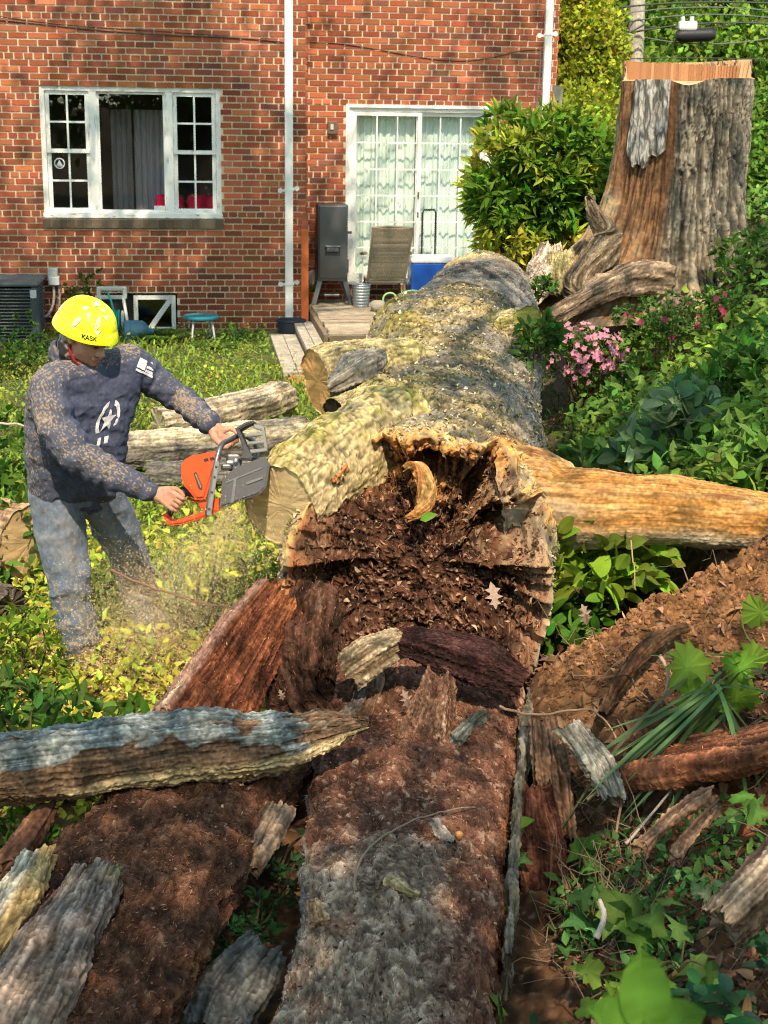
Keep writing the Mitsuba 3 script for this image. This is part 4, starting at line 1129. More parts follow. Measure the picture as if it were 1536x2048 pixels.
idx = np.arange(n0).reshape(nz, na); per = np.r_[idx[0], idx[1:, -1], idx[-1, -2::-1], idx[-2:0:-1, 0]]
sd = np.stack([per, np.roll(per, -1), np.roll(per, -1) + n0, per + n0], -1)
pc_ = crk_lines(np.stack([A * 9, Zp * 4.5, 0 * A], -1).reshape(-1, 3), 313, .80, .95); cc = mixc((.20, .19, .17), (.44, .42, .38), sst(.3, .8, fr)).reshape(-1, 3); cc = mixc(cc, cc * .25, pc_)
put('bark_plate', (vv, np.vstack([g, g[:, ::-1] + n0, sd])), np.vstack([cc, cc * 0 + [.16, .11, .08]]), 'wood_matter', stump, label='light grey plate of bark left on the bare side')
piece('pale_chunk', [P(1060, 590, 12.4), P(1090, 540, 12.45), P(1100, 492, 12.5)], [.34, .38, .16], [.16, .18, .1], bone((.36, .27, .2), (.66, .54, .42)), 'pale pinkish broken wood chunk standing between shrub and stump', 321, 90, 80, rag=.08)
piece('split_chunk', [P(1128, 590, 12.3), P(1125, 545, 12.35), P(1118, 505, 12.4)], [.26, .28, .20], [.14, .16, .12], bone((.30, .24, .10), (.50, .42, .2)), 'mossy split chunk with a yellowish face against the pale chunk', 323, 90, 80, rag=.03)
piece('twisted_root', [P(1150, 600, 12.0), P(1180, 530, 12.2), P(1215, 470, 12.4), P(1190, 425, 12.4), P(1180, 395, 12.4)], [.14, .2, .24, .12, .06], [.12, .2, .22, .12, .05], bone((.10, .075, .05), (.32, .24, .15)), 'grey twisted root rising beside the stump', 325, 130, 80, catg='root', lump=.06)
piece('twisted_root', [P(1100, 640, 11.8), P(1180, 590, 11.95), P(1270, 555, 12.1), P(1330, 560, 12.2)], [.14, .22, .28, .3], [.12, .2, .26, .26], bone((.09, .065, .045), (.34, .25, .17)), 'buttress root spreading from the stump towards the fallen trunk', 326, 140, 90, catg='root', lump=.07)
# ------------------------------------------------------------------ the deck, steps and things by the house
rng = np.random.default_rng(11)
HB = np.stack([HW, HN, [0, 0, 1.0]], 1)


def Hb(u, out, z):
    return H(u, z, out)


def atwall(px, py, out):
    r = ray(px, py); o = HO + HN * out
    p = CAM + r * (((o - CAM) @ HN) / (r @ HN)); q = p - HO
    return q @ HW, p[2]


def weathered(m, c, seed, k=.35, size=.05):
    v, f = m
    f = np.vstack([f[:, [0, 1, 2]], f[:, [0, 2, 3]]]) if f.shape[1] == 4 else f
    v2, f2 = trimesh.remesh.subdivide_to_size(v, f, size)
    n = ns(v2, 14, seed); n2 = ns(v2 * np.array([1, 6, 6]), 9, seed + 1)
    return (v2, f2), np.clip(np.asarray(c) * np.exp(k * 2.4 * (n - .5) + k * 2 * (n2 - .5))[:, None], 0, .9)


deck = thing('wooden_deck', 'weathered low wooden deck with grey boards and side steps outside the sliding door', 'deck')
DZ = .31
for i in range(21):
    o0 = -.93 + i * .145
    jz = rng.normal(0, .004)
    m, c = weathered(box(Hb(1.25, o0 + .068, DZ - .02 + jz), (2.3 + rng.normal(0, .02), .132, .04), HB), np.array([.27, .225, .165]) * np.exp(rng.normal(0, .2)), 400 + i)
    put('board', m, c, 'wood_matter', deck)
m, c = weathered(box(Hb(.07, .55, .12), (.05, 2.98, .34), HB), (.16, .12, .08), 431); put('rim_board', m, c, 'wood_matter', deck)
m, c = weathered(box(Hb(1.25, 2.09, .12), (2.3, .05, .34), HB), (.15, .12, .085), 432); put('rim_board', m, c, 'wood_matter', deck)
for (ua, ub, na, nb_, z, s) in ((-.17, .043, .35, 2.55, .20, 433), (-.47, -.172, .70, 3.3, .10, 434)):
    for j in range(2):
        w_ = (ub - ua) / 2 - .006
        m, c = weathered(box(Hb(ua + w_ / 2 + j * (w_ + .008), (na + nb_) / 2, z - .02), (w_, nb_ - na, .045), HB), (.30, .27, .22), s + 10 * j); put('step_tread', m, c, 'wood_matter', deck)
    m, c = weathered(box(Hb(ua + .022, (na + nb_) / 2, z - .15), (.04, nb_ - na - .01, .21), HB), (.14, .105, .075), s + 3); put('step_riser', m, c, 'wood_matter', deck)
m, c = weathered(box(Hb(-.25, 3.2, .02), (.40, .25, .10), HB), (.50, .22, .10), 439); put('step_brick', m, c, 'rough_matter', deck)

# smoker cabinet
sm = thing('smoker', 'grey upright metal smoker cabinet on splayed legs beside the sliding door', 'smoker')
gm = (.17, .18, .19)
put('cabinet', rbox(Hb(.36, -.55, 1.07), (.37, .38, .93), .012, HB), gm, 'metal_matter', sm, smooth=30)
put('door_panel', rbox(Hb(.36, -.352, 1.08), (.34, .03, .88), .012, HB), (.185, .195, .205), 'metal_matter', sm, smooth=30)
put('handle_recess', rbox(Hb(.355, -.335, .985), (.19, .012, .12), .005, HB), (.04, .042, .045), 'semi_matter', sm)
put('handle', cat([rbox(Hb(.355, -.315, 1.035), (.19, .03, .018), .006, HB), rbox(Hb(.355, -.322, .995), (.15, .02, .05), .006, HB)]), (.22, .23, .24), 'metal_matter', sm)
put('side_latch', cat([rbox(Hb(.57, -.5, 1.19), (.08, .03, .03), .01, HB), rbox(Hb(.555, -.5, .78), (.03, .1, .16), .01, HB)]), (.05, .05, .055), 'semi_matter', sm)
for su, so_ in ((-1, 1), (1, 1), (-1, -1), (1, -1)):
    a, b = Hb(.36 + su * .15, -.55 + so_ * .14, .61), Hb(.36 + su * .235, -.55 + so_ * .2, DZ + .002)
    put('leg', tube([a, (a + b) / 2, b], [.042, .04, .038], 4), (.15, .16, .17), 'metal_matter', sm)
put('drip_tray', rbox(Hb(.36, -.55, .42), (.2, .2, .03), .01, HB), (.35, .35, .33), 'metal_matter', sm)

# wicker lounge chair seen from behind
ch = thing('wicker_chair', 'woven tan-grey wicker chair with its back turned, in front of the sliding door', 'chair')
wk = (.30, .255, .185)
a0, a1 = Hb(.80, -.38, .62), Hb(.84, -.20, 1.27)
b0, b1 = Hb(1.26, -.38, .62), Hb(1.33, -.20, 1.27)
ms, cs = [], []
nu, nv = 26, 40
for j in range(nv):
    t = (j + .5) / nv
    l, r_ = a0 + (a1 - a0) * t, b0 + (b1 - b0) * t
    q = np.linspace(0, 1, nu * 2 + 1)
    pz = np.where((np.arange(nu * 2 + 1) + j) % 2 == 0, .006, -.006)
    pts = l + (r_ - l) * q[:, None] + HN * (pz + .02 * np.sin(q * np.pi))[:, None]
    m = tube(pts, .0078, 4, cap=False); ms.append(m); cs.append(np.repeat((np.array(wk) * np.exp(rng.normal(0, .16)))[None], len(m[0]), 0))
put('woven_back', cat(ms), np.vstack(cs), 'rough_matter', ch, kind='stuff')
put('frame', cat([tube([a0 - [0, 0, .02], a1 + [0, 0, .01]], .016, 8), tube([b0 - [0, 0, .02], b1 + [0, 0, .01]], .016, 8), tube([a1, (a1 + b1) / 2 + [0, 0, .015], b1], .016, 8, n=9), tube([a0, b0], .016, 8)]), (.2, .16, .11), 'semi_matter', ch)
put('seat', rbox(Hb(1.04, -.62, .60), (.48, .5, .05), .02, HB), (.24, .2, .15), 'rough_matter', ch)
for uu, oo in ((.82, -.4), (1.26, -.4), (.82, -.85), (1.26, -.85)):
    put('leg', tube([Hb(uu, oo, .6), Hb(uu + (.02 if uu > 1 else -.02), oo, DZ)], .017, 8), (.2, .16, .11), 'semi_matter', ch)
for uu in (.77, 1.33):
    put('armrest', tube([Hb(uu, -.34, .95), Hb(uu, -.6, .93), Hb(uu, -.85, .9)], .022, 8, n=8), (.24, .2, .15), 'rough_matter', ch)

# cooler with telescopic handle
co = thing('cooler', 'blue cooler with a white lid and tall black pull handle by the door', 'cooler')
put('body', rbox(Hb(1.62, -.52, .585), (.56, .36, .50), .03, HB), (.012, .075, .36), 'gloss_matter', co, smooth=40)
put('lid', rbox(Hb(1.62, -.52, .87), (.585, .385, .075), .025, HB), (.72, .74, .74), 'gloss_matter', co, smooth=40)
put('handle', tube([Hb(1.525, -.72, .5), Hb(1.525, -.72, 1.42), Hb(1.545, -.72, 1.46), Hb(1.675, -.72, 1.46), Hb(1.695, -.72, 1.42), Hb(1.695, -.72, .5)], .012, 8), (.02, .022, .022), 'semi_matter', co)

bk = thing('bucket', 'ribbed galvanised bucket standing between smoker and wicker chair', 'bucket')
pr = []
for i, t in enumerate(np.linspace(0, 1, 40)):
    pr.append((.095 + .02 * t + .004 * math.sin(t * 45), t * .27))
put('body', lathe(pr + [(.105, .268), (.088, .01), (0, .01)], 36, Hb(.70, -.2, DZ + .003)), (.40, .44, .47), 'metal_matter', bk, smooth=50)
put('rim', tube([Hb(.70, -.2, DZ + .273) + .117 * np.array([math.cos(a), math.sin(a), 0]) for a in np.linspace(0, 2 * np.pi, 33)], .005, 6), (.45, .48, .5), 'metal_matter', bk)

hs = []
for i in range(5):
    rr_ = .13 + .02 * (i % 3); cx = Hb(1.16 + .04 * i, .05 - .05 * i, DZ + .05 + .02 * i)
    tl = rng.normal(0, .18, 2)
    hs.append(tube([cx + np.array([rr_ * math.cos(a), rr_ * math.sin(a), tl[0] * rr_ * math.cos(a) + tl[1] * rr_ * math.sin(a) + (.03 if i == 0 else 0)]) for a in np.linspace(0, 2 * np.pi, 40)], .011, 7))
cx = Hb(1.02, .1, DZ + .12)
hs.append(tube([cx + HW * .085 * math.cos(a) + np.array([0, 0, .085 * math.sin(a)]) for a in np.linspace(-.6, 4.2, 30)], .011, 7))
hs.append(tube([Hb(.86, .35, DZ + .02), Hb(.95, .25, DZ + .05), Hb(1.05, .15, DZ + .03), Hb(1.2, .1, DZ + .04)], .011, 7, n=24))
one('garden_hose', cat(hs), (.26, .55, .22), 'pale green garden hose lying in loops on the deck', 'hose', 'semi_matter', True)
one('bag', rbox(Hb(.86, .2, DZ + .06), (.18, .16, .13), .05, HB), (.30, .27, .21), 'grey cloth bag slumped on the deck at the hose end', 'bag', 'cloth_matter', True)
fp = thing('flower_pot', 'small orange clay pot on the deck between red post and smoker', 'flower pot')
put('pot', lathe([(0, 0), (.05, 0), (.062, .11), (.07, .11), (.07, .14), (.06, .14), (.055, .12), (0, .12)], 24, Hb(.135, -.6, DZ)), (.50, .15, .04), 'rough_matter', fp, smooth=40)
lv = Leaves(); N = 50
lv.leaf(Hb(.135, -.6, DZ + .13) + rng.normal(0, .02, (N, 3)), rdir(rng, N, .7), rdir(rng, N, .6), .08, .035, vary(rng, (.20, .22, .03), N)); lv.put('plant', parent=fp)
one('stone_ornament', rbox(Hb(.15, -.75, DZ + .28), (.12, .1, .22), .045, HB), (.55, .52, .48), 'pale rounded stone ornament behind the orange pot', 'ornament', 'rough_matter', True)
rp = thing('red_post', 'reddish orange painted wooden post standing at the house corner', 'post')
m, c = weathered(box(Hb(-.02, .09, .70), (.085, .085, 1.16), HB), (.50, .125, .035), 441, .25); put('shaft', m, c, 'semi_matter', rp)
m, c = weathered(box(Hb(-.02, .09, 1.365), (.082, .082, .165), HB), (.26, .075, .04), 442, .25); put('top', m, c, 'semi_matter', rp)

# air conditioner, meter box
ac = thing('air_conditioner', 'dark outdoor air conditioning unit with louvred sides against the brick', 'air conditioner')
u0, u1, o0, o1, az = -3.95, -3.09, -.0 + .06, .88, .70
cu, cO = (u0 + u1) / 2, (o0 + o1) / 2
slate = (.030, .040, .045)
put('core', rbox(Hb(cu, cO, .36), (u1 - u0 - .06, o1 - o0 - .06, .6), .06, HB, 3), (.012, .014, .014), 'semi_matter', ac)
put('lid', rbox(Hb(cu, cO, az), (u1 - u0 + .02, o1 - o0 + .02, .055), .025, HB, 3), (.10, .12, .125), 'semi_matter', ac, smooth=40)
put('base', rbox(Hb(cu, cO, .06), (u1 - u0, o1 - o0, .07), .02, HB), slate, 'semi_matter', ac)
for i in range(15):
    z = .12 + i * .0375
    put('louvre', cat([rbox(Hb(cu, o1 - .012, z), (u1 - u0 - .14, .016, .011), .004, HB, 1), rbox(Hb(u1 - .012, cO, z), (.016, o1 - o0 - .14, .011), .004, HB, 1)]), (.10, .115, .11), 'semi_matter', ac)
for uc_ in (u1 - .045, u0 + .045):
    put('corner_post', rbox(Hb(uc_, o1 - .045, .375), (.11, .11, .6), .045, HB, 3), (.045, .06, .068), 'semi_matter', ac, smooth=40)
put('rating_plate', rbox(Hb(u1 - .055, o1 + .013, .595), (.07, .004, .09), .001, HB, 1), (.5, .52, .55), 'semi_matter', ac)
mb = thing('meter_box', 'small grey electric disconnect box with conduit on the brick above the air conditioner', 'box')
put('case', rbox(H(-2.995, .735, .06), (.115, .11, .13), .008, HB), (.33, .38, .36), 'semi_matter', mb)
put('front_label', rbox(H(-2.985, .655, .062), (.125, .115, .10), .008, HB), (.52, .53, .55), 'semi_matter', mb)
put('conduit', tube([H(-3.0, .61, .06), H(-3.0, .42, .06), H(-3.04, .30, .07), H(-3.12, .22, .09)], .016, 8, n=20), (.45, .46, .46), 'semi_matter', mb, smooth=True)
put('conduit', tube([H(-2.94, .61, .06), H(-2.93, .45, .05), H(-2.95, .3, .03), H(-3.0, .1, .02)], .014, 8, n=20), (.34, .31, .28), 'semi_matter', mb, smooth=True)

# hose reel cart, water jug, stool, tub
hr = thing('hose_cart', 'grey garden hose reel cart with teal hose wound on it near the basement window', 'hose cart')
gy = (.50, .51, .48)
hc = Hb(-2.30, .40, 0)
put('handle_frame', cat([rbox(hc + HW * .0 + [0, 0, .60], (.34, .04, .05), .015, HB), rbox(hc + HW * .0 + [0, 0, .50], (.34, .03, .05), .012, HB), rbox(hc - HW * .15 + [0, 0, .55], (.05, .04, .14), .014, HB), rbox(hc + HW * .15 + [0, 0, .55], (.05, .04, .14), .014, HB)]), gy, 'semi_matter', hr)
for s in (-1, 1):
    put('leg', tube([hc + HW * (.13 * s) + [0, 0, .5], hc + HW * (.17 * s) + HN * .1 + [0, 0, .25], hc + HW * (.2 * s) + HN * .18 + [0, 0, .02]], .019, 8, n=12), gy, 'semi_matter', hr)
    put('side_disc', lathe([(0, 0), (.10, 0), (.12, .015), (.10, .03), (0, .03)], 24) @ np.eye(3) if False else ((lambda m: (m[0] @ np.stack([HN, [0, 0, 1.0], HW], 0) + hc + HW * (s * .12 - .015) + HN * .08 + [0, 0, .24], m[1]))(lathe([(.0, 0), (.10, 0), (.12, .015), (.10, .03), (0, .03)], 24))), gy, 'semi_matter', hr)
put('hose', cat([tube([hc + HW * (-.09 + .024 * i) + HN * .08 + [0, 0, .24] + (.105 + .012 * (i % 2)) * (HN * math.cos(a) + np.array([0, 0, math.sin(a)])) for a in np.linspace(0, 2 * np.pi, 25)], .012, 7) for i in range(8)] + [tube([hc - HW * .05 + HN * .03 + [0, 0, .57], hc - HW * .0 + HN * .1 + [0, 0, .45], hc + HW * .02 + HN * .15 + [0, 0, .33]], .012, 7, n=14)]), (.01, .30, .26), 'semi_matter', hr, smooth=True)
wj = thing('water_jug', 'translucent blue water jug lying under the hose cart', 'jug')
m = lathe([(0, 0), (.11, .0), (.13, .02), (.132, .07), (.124, .085), (.132, .10), (.132, .16), (.124, .175), (.13, .2), (.11, .24), (.04, .29), (.03, .34), (.0, .34)], 32)
put('bottle', (m[0] @ np.stack([HN, [0, 0, 1.0], HW], 0) + Hb(-2.16, .62, .13), m[1]), (.06, .17, .24), 'gloss_matter', wj, smooth=50)
so_t = thing('stool', 'round teal stool with thin pale legs among the ferns by the wall', 'stool')
sc_ = Hb(-1.27, .70, 0)
put('seat', lathe([(0, .285), (.19, .285), (.21, .295), (.212, .312), (.195, .328), (.12, .322), (0, .322)], 40, sc_), (.015, .17, .22), 'gloss_matter', so_t, smooth=40)
for a in (.6, 2.2, 3.7, 5.3):
    d = HW * math.cos(a) + HN * math.sin(a)
    put('leg', tube([sc_ + d * .15 + [0, 0, .285], sc_ + d * .18 + [0, 0, .1], sc_ + d * .2 + [0, 0, -.02]], .011, 8), (.5, .52, .5), 'semi_matter', so_t)
tb = thing('planter_tub', 'dark navy plastic tub standing under the downspout by the steps', 'tub')
put('tub', lathe([(0, -.03), (.14, -.03), (.17, .19), (.185, .19), (.185, .205), (.165, .205), (.14, .02), (0, .02)], 30, Hb(-.20, .32, .02)), (.030, .036, .055), 'semi_matter', tb, smooth=40)
# ------------------------------------------------------------------ the worker
rng = np.random.default_rng(21)
J = {}
J['shR'] = (P(98, 772, 6.63), .088); J['shL'] = (P(258, 728, 6.93), .085); J['neck'] = (P(152, 738, 6.82), .062)
J['ribR'] = (P(112, 850, 6.72), .135); J['ribL'] = (P(208, 830, 6.86), .125)
J['belR'] = (P(112, 925, 6.78), .135); J['belL'] = (P(190, 915, 6.86), .135)
J['hemR'] = (P(114, 978, 6.81), .118); J['hemL'] = (P(188, 976, 6.88), .118)
J['elR'] = (P(152, 912, 6.50), .075); J['wrR'] = (P(296, 982, 6.50), .042); J['faR'] = (P(225, 948, 6.49), .064)
J['uaR'] = (P(112, 850, 6.54), .085)
J['elL'] = (P(352, 790, 7.02), .064); J['wrL'] = (P(415, 842, 6.86), .042); J['uaL'] = (P(300, 752, 6.99), .078); J['faL'] = (P(385, 818, 6.95), .054)
names = list(J); jl = [J[k] for k in names]; ix = names.index
B = lambda *a: [ix(k) for k in a]
hood = blob(jl, [B('shR', 'shL', 'neck', 'ribR', 'ribL'), B('ribR', 'ribL', 'belR', 'belL'), B('belR', 'belL', 'hemR', 'hemL'), B('shR', 'uaR'), B('uaR', 'elR'), B('elR', 'faR'), B('faR', 'wrR'),
                 B('shL', 'uaL'), B('uaL', 'elL'), B('elL', 'faL'), B('faL', 'wrL')], .0075, 22)


def seg_t(p, a, b):
    d = b - a; t = np.clip(((p - a) @ d) / (d @ d), 0, 1); return t, np.linalg.norm(p - a - t[:, None] * d, axis=1)


v = np.array(hood.vertices); nrm = np.array(hood.vertex_normals)
fold = np.zeros(len(v))
for a, b, k, fr in (('shR', 'elR', 1, 34), ('elR', 'wrR', 1.2, 46), ('shL', 'elL', .9, 40), ('elL', 'wrL', 1.2, 52)):
    t, d = seg_t(v, J[a][0], J[b][0]); L = np.linalg.norm(J[b][0] - J[a][0])
    w_ = np.exp(-(d / .10) ** 4)
    fold += w_ * k * (np.sin(t * L * fr * 2.0 + 9 * ns(v, 6, 501) + 3 * ns(v, 16, 502)) * .0050)
t, d = seg_t(v, J['neck'][0], (J['hemR'][0] + J['hemL'][0]) / 2)
big = ridge(v * np.array([1, 1, 1.6]), 6.5, 503) - .6
v = v + nrm * (fold + .036 * big + .010 * (ridge(v, 15, 504) - .6))[:, None]
# hem and cuffs gather
hemz = J['hemR'][0][2] - .10
g = np.exp(-((v[:, 2] - (hemz + .03)) / .035) ** 2); v[:, :2] -= (nrm[:, :2] * (g * .012)[:, None])
cloth = mixc((.040, .050, .090), (.072, .084, .130), ns(v, 30, 505, 2))
heather = ns(v, 160, 506, 2); cloth = cloth * np.exp(1.1 * (heather - .5))[:, None]
sp = ns(v, 210, 507, 2); sp2 = ns(v, 9, 508)
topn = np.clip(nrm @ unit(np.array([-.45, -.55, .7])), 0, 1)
dustm = sst(.60, .68, sp * .78 + .30 * topn * (.4 + sp2)) * sst(.25, .6, topn + .3 * sp2)
cloth = mixc(cloth, (.42, .30, .17), np.clip(dustm, 0, 1) * .8)
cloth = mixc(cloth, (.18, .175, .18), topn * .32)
person = thing('person', 'man in yellow safety helmet, dusty dark hooded sweatshirt and jeans bending to saw a log', 'person')
put('hooded_sweatshirt', (v, np.array(hood.faces)), cloth, 'cloth_matter', person, smooth=True)
HV, HF = v, np.array(hood.faces); HT = cKDTree(HV)
# collar standing round the neck
nk = J['neck'][0] + np.array([0, .02, .03])
ms = []
for i, (rad, dz, rt_) in enumerate(((.098, -.005, .026), (.096, .022, .024), (.092, .046, .020))):
    ms.append(tube([nk + np.array([rad * 1.05 * math.cos(a) - .005, rad * math.sin(a), dz + .012 * math.sin(2 * a + i) - .025 * math.cos(a)]) for a in np.linspace(0, 2 * np.pi, 40)], rt_, 9, cap=False))
cv, cf = cat(ms)
put('collar', (cv, cf), mixc((.06, .068, .10), (.30, .24, .17), sst(.55, .7, ns(cv, 60, 511, 2)) * .6), 'cloth_matter', person, smooth=True)

# trousers
K = {'hipR': (P(112, 985, 6.82), .122), 'hipL': (P(196, 985, 6.92), .118), 'thR': (P(122, 1075, 6.77), .112), 'thL': (P(232, 1055, 7.0), .104), 'knR': (P(140, 1165, 6.74), .092), 'knL': (P(264, 1128, 7.05), .086),
     'caR': (P(150, 1235, 6.77), .090), 'caL': (P(284, 1195, 7.10), .084), 'anR': (P(166, 1305, 6.8), .080), 'anL': (P(303, 1252, 7.15), .076)}
kn = list(K); kl = [K[k] for k in kn]; kx = kn.index; KB = lambda *a: [kx(k) for k in a]
jn = blob(kl, [KB('hipR', 'hipL'), KB('hipR', 'thR'), KB('thR', 'knR'), KB('knR', 'caR'), KB('caR', 'anR'), KB('hipL', 'thL'), KB('thL', 'knL'), KB('knL', 'caL'), KB('caL', 'anL')], .0075, 22)
v = np.array(jn.vertices); nrm = np.array(jn.vertex_normals)
fold = np.zeros(len(v))
for a, b in (('knR', 'anR'), ('knL', 'anL'), ('thR', 'knR'), ('thL', 'knL')):
    t, d = seg_t(v, K[a][0], K[b][0]); w_ = np.exp(-(d / .12) ** 4) * (.4 + .9 * (t if a[0] == 'k' else np.abs(2 * t - 1)))
    fold += w_ * np.sin(v[:, 2] * 52 + 14 * ns(v, 5, 521) + 4 * ns(v, 14, 522)) * .0055 * sst(.25, .6, ns(v, 5, 529))
v = v + nrm * (fold + .030 * (ridge(v, 6, 523) - .6) + .010 * (ridge(v, 17, 524) - .6))[:, None]
den = mixc((.070, .098, .15), (.145, .185, .245), ns(v, 7, 525)); den = den * np.exp(.7 * (ns(v, 120, 526, 2) - .5))[:, None]
fr_ = np.clip(nrm @ unit(np.array([-.3, -.9, .2])), 0, 1)
den = mixc(den, (.36, .34, .30), fr_ * sst(.3, .7, ns(v, 5, 527)) * .6)
den = mixc(den, (.46, .33, .19), np.clip(sst(.62, .02, v[:, 2]) * .5 + .2, 0, 1) * sst(.52, .62, ns(v, 70, 528, 2)) * .9)
put('jeans', (v, np.array(jn.faces)), den, 'cloth_matter', person, smooth=True)
for a, q, toe in (('anR', P(168, 1338, 6.78), np.array([.55, -.80, 0])), ('anL', P(305, 1280, 7.15), np.array([.85, -.5, 0]))):
    toe = unit(toe); g0 = ground_z(q[0], q[1]) + .0; q = np.array([q[0], q[1], g0])
    m = blob([(q + [0, 0, .10], .055), (q - toe * .05 + [0, 0, .045], .045), (q + toe * .10 + [0, 0, .045], .045), (q + toe * .19 + [0, 0, .035], .036)], [[0, 1, 2], [1, 2], [2, 3]], .014, 6)
    bv = np.array(m.vertices); put('boot', m, mixc((.16, .10, .05), (.45, .33, .19), sst(.4, .6, ns(bv, 40, 531, 2))), 'rough_matter', person, smooth=True)

# head and hands: one continuous skin
hc_ = P(172, 672, 6.72)
fh = unit(np.array([.80, -.52, -.36])); lh = unit(np.cross([0, 0, 1.0], fh)); uh = np.cross(fh, lh)
HM = np.stack([fh, lh, uh], 1)
hl = lambda x, y, z: hc_ + HM @ np.array([x, y, z])
sk = [(hl(0, 0, .035), .086), (hl(-.03, 0, .03), .086), (hl(.045, 0, -.025), .062), (hl(.058, 0, -.082), .036), (hl(.076, 0, -.100), .020), (hl(.05, .038, -.035), .034), (hl(.05, -.038, -.035), .034),
      (hl(.083, .026, .012), .017), (hl(.083, -.026, .012), .017), (hl(.098, 0, .0), .009), (hl(.121, 0, -.040), .0135), (hl(.103, .014, -.045), .010), (hl(.103, -.014, -.045), .010),
      (hl(.093, .018, -.072), .0095), (hl(.093, -.018, -.072), .0095), (hl(.100, 0, -.069), .009), (hl(.098, 0, -.083), .0095),
      (hl(-.005, .083, -.015), .020), (hl(-.01, .086, .005), .016), (hl(-.005, -.083, -.015), .020), (hl(-.01, -.086, .005), .016), (hl(.01, .05, -.07), .030), (hl(.01, -.05, -.07), .030),
      (hl(-.02, 0, -.07), .058), (J['neck'][0] - [0, 0, .0], .062), (hl(.086, 0, .010), .013)]
bones = [[0, 1], [0, 1, 2, 5, 6], [2, 3, 21, 22], [3, 4, 21, 22], [2, 5, 6, 3], [7, 8, 0, 2, 25], [9, 10], [10, 11, 12], [9, 11, 12], [13, 15, 14], [13, 16, 14], [17, 18], [19, 20], [1, 23, 21, 22], [23, 24]]
EI = []


def hand(center, axis, wrist, rh, thumb_side=1):
    """a hand closed around a bar: returns spheres and bones, wrist = where the sleeve ends"""
    a = unit(axis); w_ = unit(wrist - center - a * ((wrist - center) @ a)); n_ = np.cross(a, w_) * thumb_side
    S, Bn = [], []

    def at(ang, r, off):
        return center + a * off + r * (w_ * math.cos(ang) + n_ * math.sin(ang))
    S.append((wrist, .030)); S.append((at(.35, rh + .050, .020), .022)); S.append((at(.35, rh + .050, -.022), .021)); kb = []
    for i, (off, L) in enumerate(((.033, 1.0), (.011, 1.06), (-.011, 1.0), (-.032, .86))):
        k0 = len(S)
        S += [(at(1.05, rh + .020, off), .0125), (at(1.95 * L, rh + .0145, off * 1.02), .0112), (at(2.85 * L, rh + .0105, off), .0102), (at(3.75 * L, rh + .008, off * .97), .0088)]
        Bn += [[k0, k0 + 1], [k0 + 1, k0 + 2], [k0 + 2, k0 + 3]]; kb.append(k0)
    Bn += [[0, 1, 2], [1, 2] + kb]
    k0 = len(S)
    S += [(at(.0, rh + .045, .026), .018), (at(-.55, rh + .026, .045), .0135), (at(-1.25, rh + .014, .046), .0118), (at(-1.95, rh + .010, .040), .0098)]
    Bn += [[0, k0], [1, k0], [k0, k0 + 1], [k0 + 1, k0 + 2], [k0 + 2, k0 + 3]]
    return S, Bn


RHC, LHC = P(352, 1004, 6.50), P(459, 879, 6.80)
for (cen, ax, wr, el, rh, ts) in ((RHC, P(372, 985, 6.52) - P(340, 1030, 6.5), J['wrR'][0] + unit(RHC - J['wrR'][0]) * .03, J['elR'][0], .017, 1), (LHC, P(480, 868, 6.88) - P(444, 895, 6.74), J['wrL'][0] + unit(LHC - J['wrL'][0]) * .02, J['elL'][0], .016, -1)):
    S, Bn = hand(cen, ax, wr, rh, ts); o = len(sk)
    sk += S; bones += [[i + o for i in b] for b in Bn]
    sk.append((el, .034)); bones.append([o, len(sk) - 1]); EI.append(len(sk) - 1)
k0 = len(sk); sk += [(J['shR'][0], .05), (J['shL'][0], .05), ((J['ribR'][0] + J['ribL'][0]) / 2, .09), ((K['hipR'][0] + K['hipL'][0]) / 2, .09)]
elR_i, elL_i = EI
bones += [[24, k0, k0 + 1], [k0, k0 + 1, k0 + 2], [k0 + 2, k0 + 3], [k0, elR_i], [k0 + 1, elL_i]]
for s, lg in (('R', ('hipR', 'knR', 'anR')), ('L', ('hipL', 'knL', 'anL'))):
    b0 = len(sk); sk += [(K[x][0], .05) for x in lg]; bones += [[k0 + 3, b0], [b0, b0 + 1], [b0 + 1, b0 + 2]]
bd = blob(sk, bones, .0065, 5, .4)
v = np.array(bd.vertices); lv_ = (v - hc_) @ HM
skin = mixc((.44, .22, .14), (.56, .31, .21), ns(v, 45, 541)); face = np.abs(lv_).max(1) < .16
lipm = np.exp(-(((lv_[:, 0] - .103) / .02) ** 2 + (lv_[:, 1] / .02) ** 2 + ((lv_[:, 2] + .075) / .009) ** 2)); skin = mixc(skin, (.26, .08, .06), np.clip(lipm, 0, 1) * .7)
stub_ = face & (lv_[:, 2] < -.06) & (lv_[:, 0] > .03); skin[stub_] *= (.78 + .2 * ns(v[stub_], 300, 542, 1))[:, None]
for s in (-1, 1):
    ey = np.exp(-(((lv_[:, 1] - s * .029) / .012) ** 2 + ((lv_[:, 2] + .008) / .0065) ** 2)) * (lv_[:, 0] > .05); skin = mixc(skin, (.02, .015, .012), np.clip(ey * 1.4, 0, 1))
    br = np.exp(-(((lv_[:, 1] - s * .030) / .022) ** 2 + ((lv_[:, 2] - .014) / .0055) ** 2)) * (lv_[:, 0] > .06); skin = mixc(skin, (.03, .02, .015), np.clip(br * 1.2, 0, 1))
    kd = np.linalg.norm(v - (RHC if s < 0 else LHC), axis=1) < .14
    skin[kd] = mixc(skin[kd], (.30, .13, .08), sst(.5, .7, ns(v[kd], 60, 543)) * .5)
put('body', (v, np.array(bd.faces)), np.clip(skin, 0, .9), 'semi_matter', person, smooth=True)
hairm = (lv_[:, 0] < -.02)

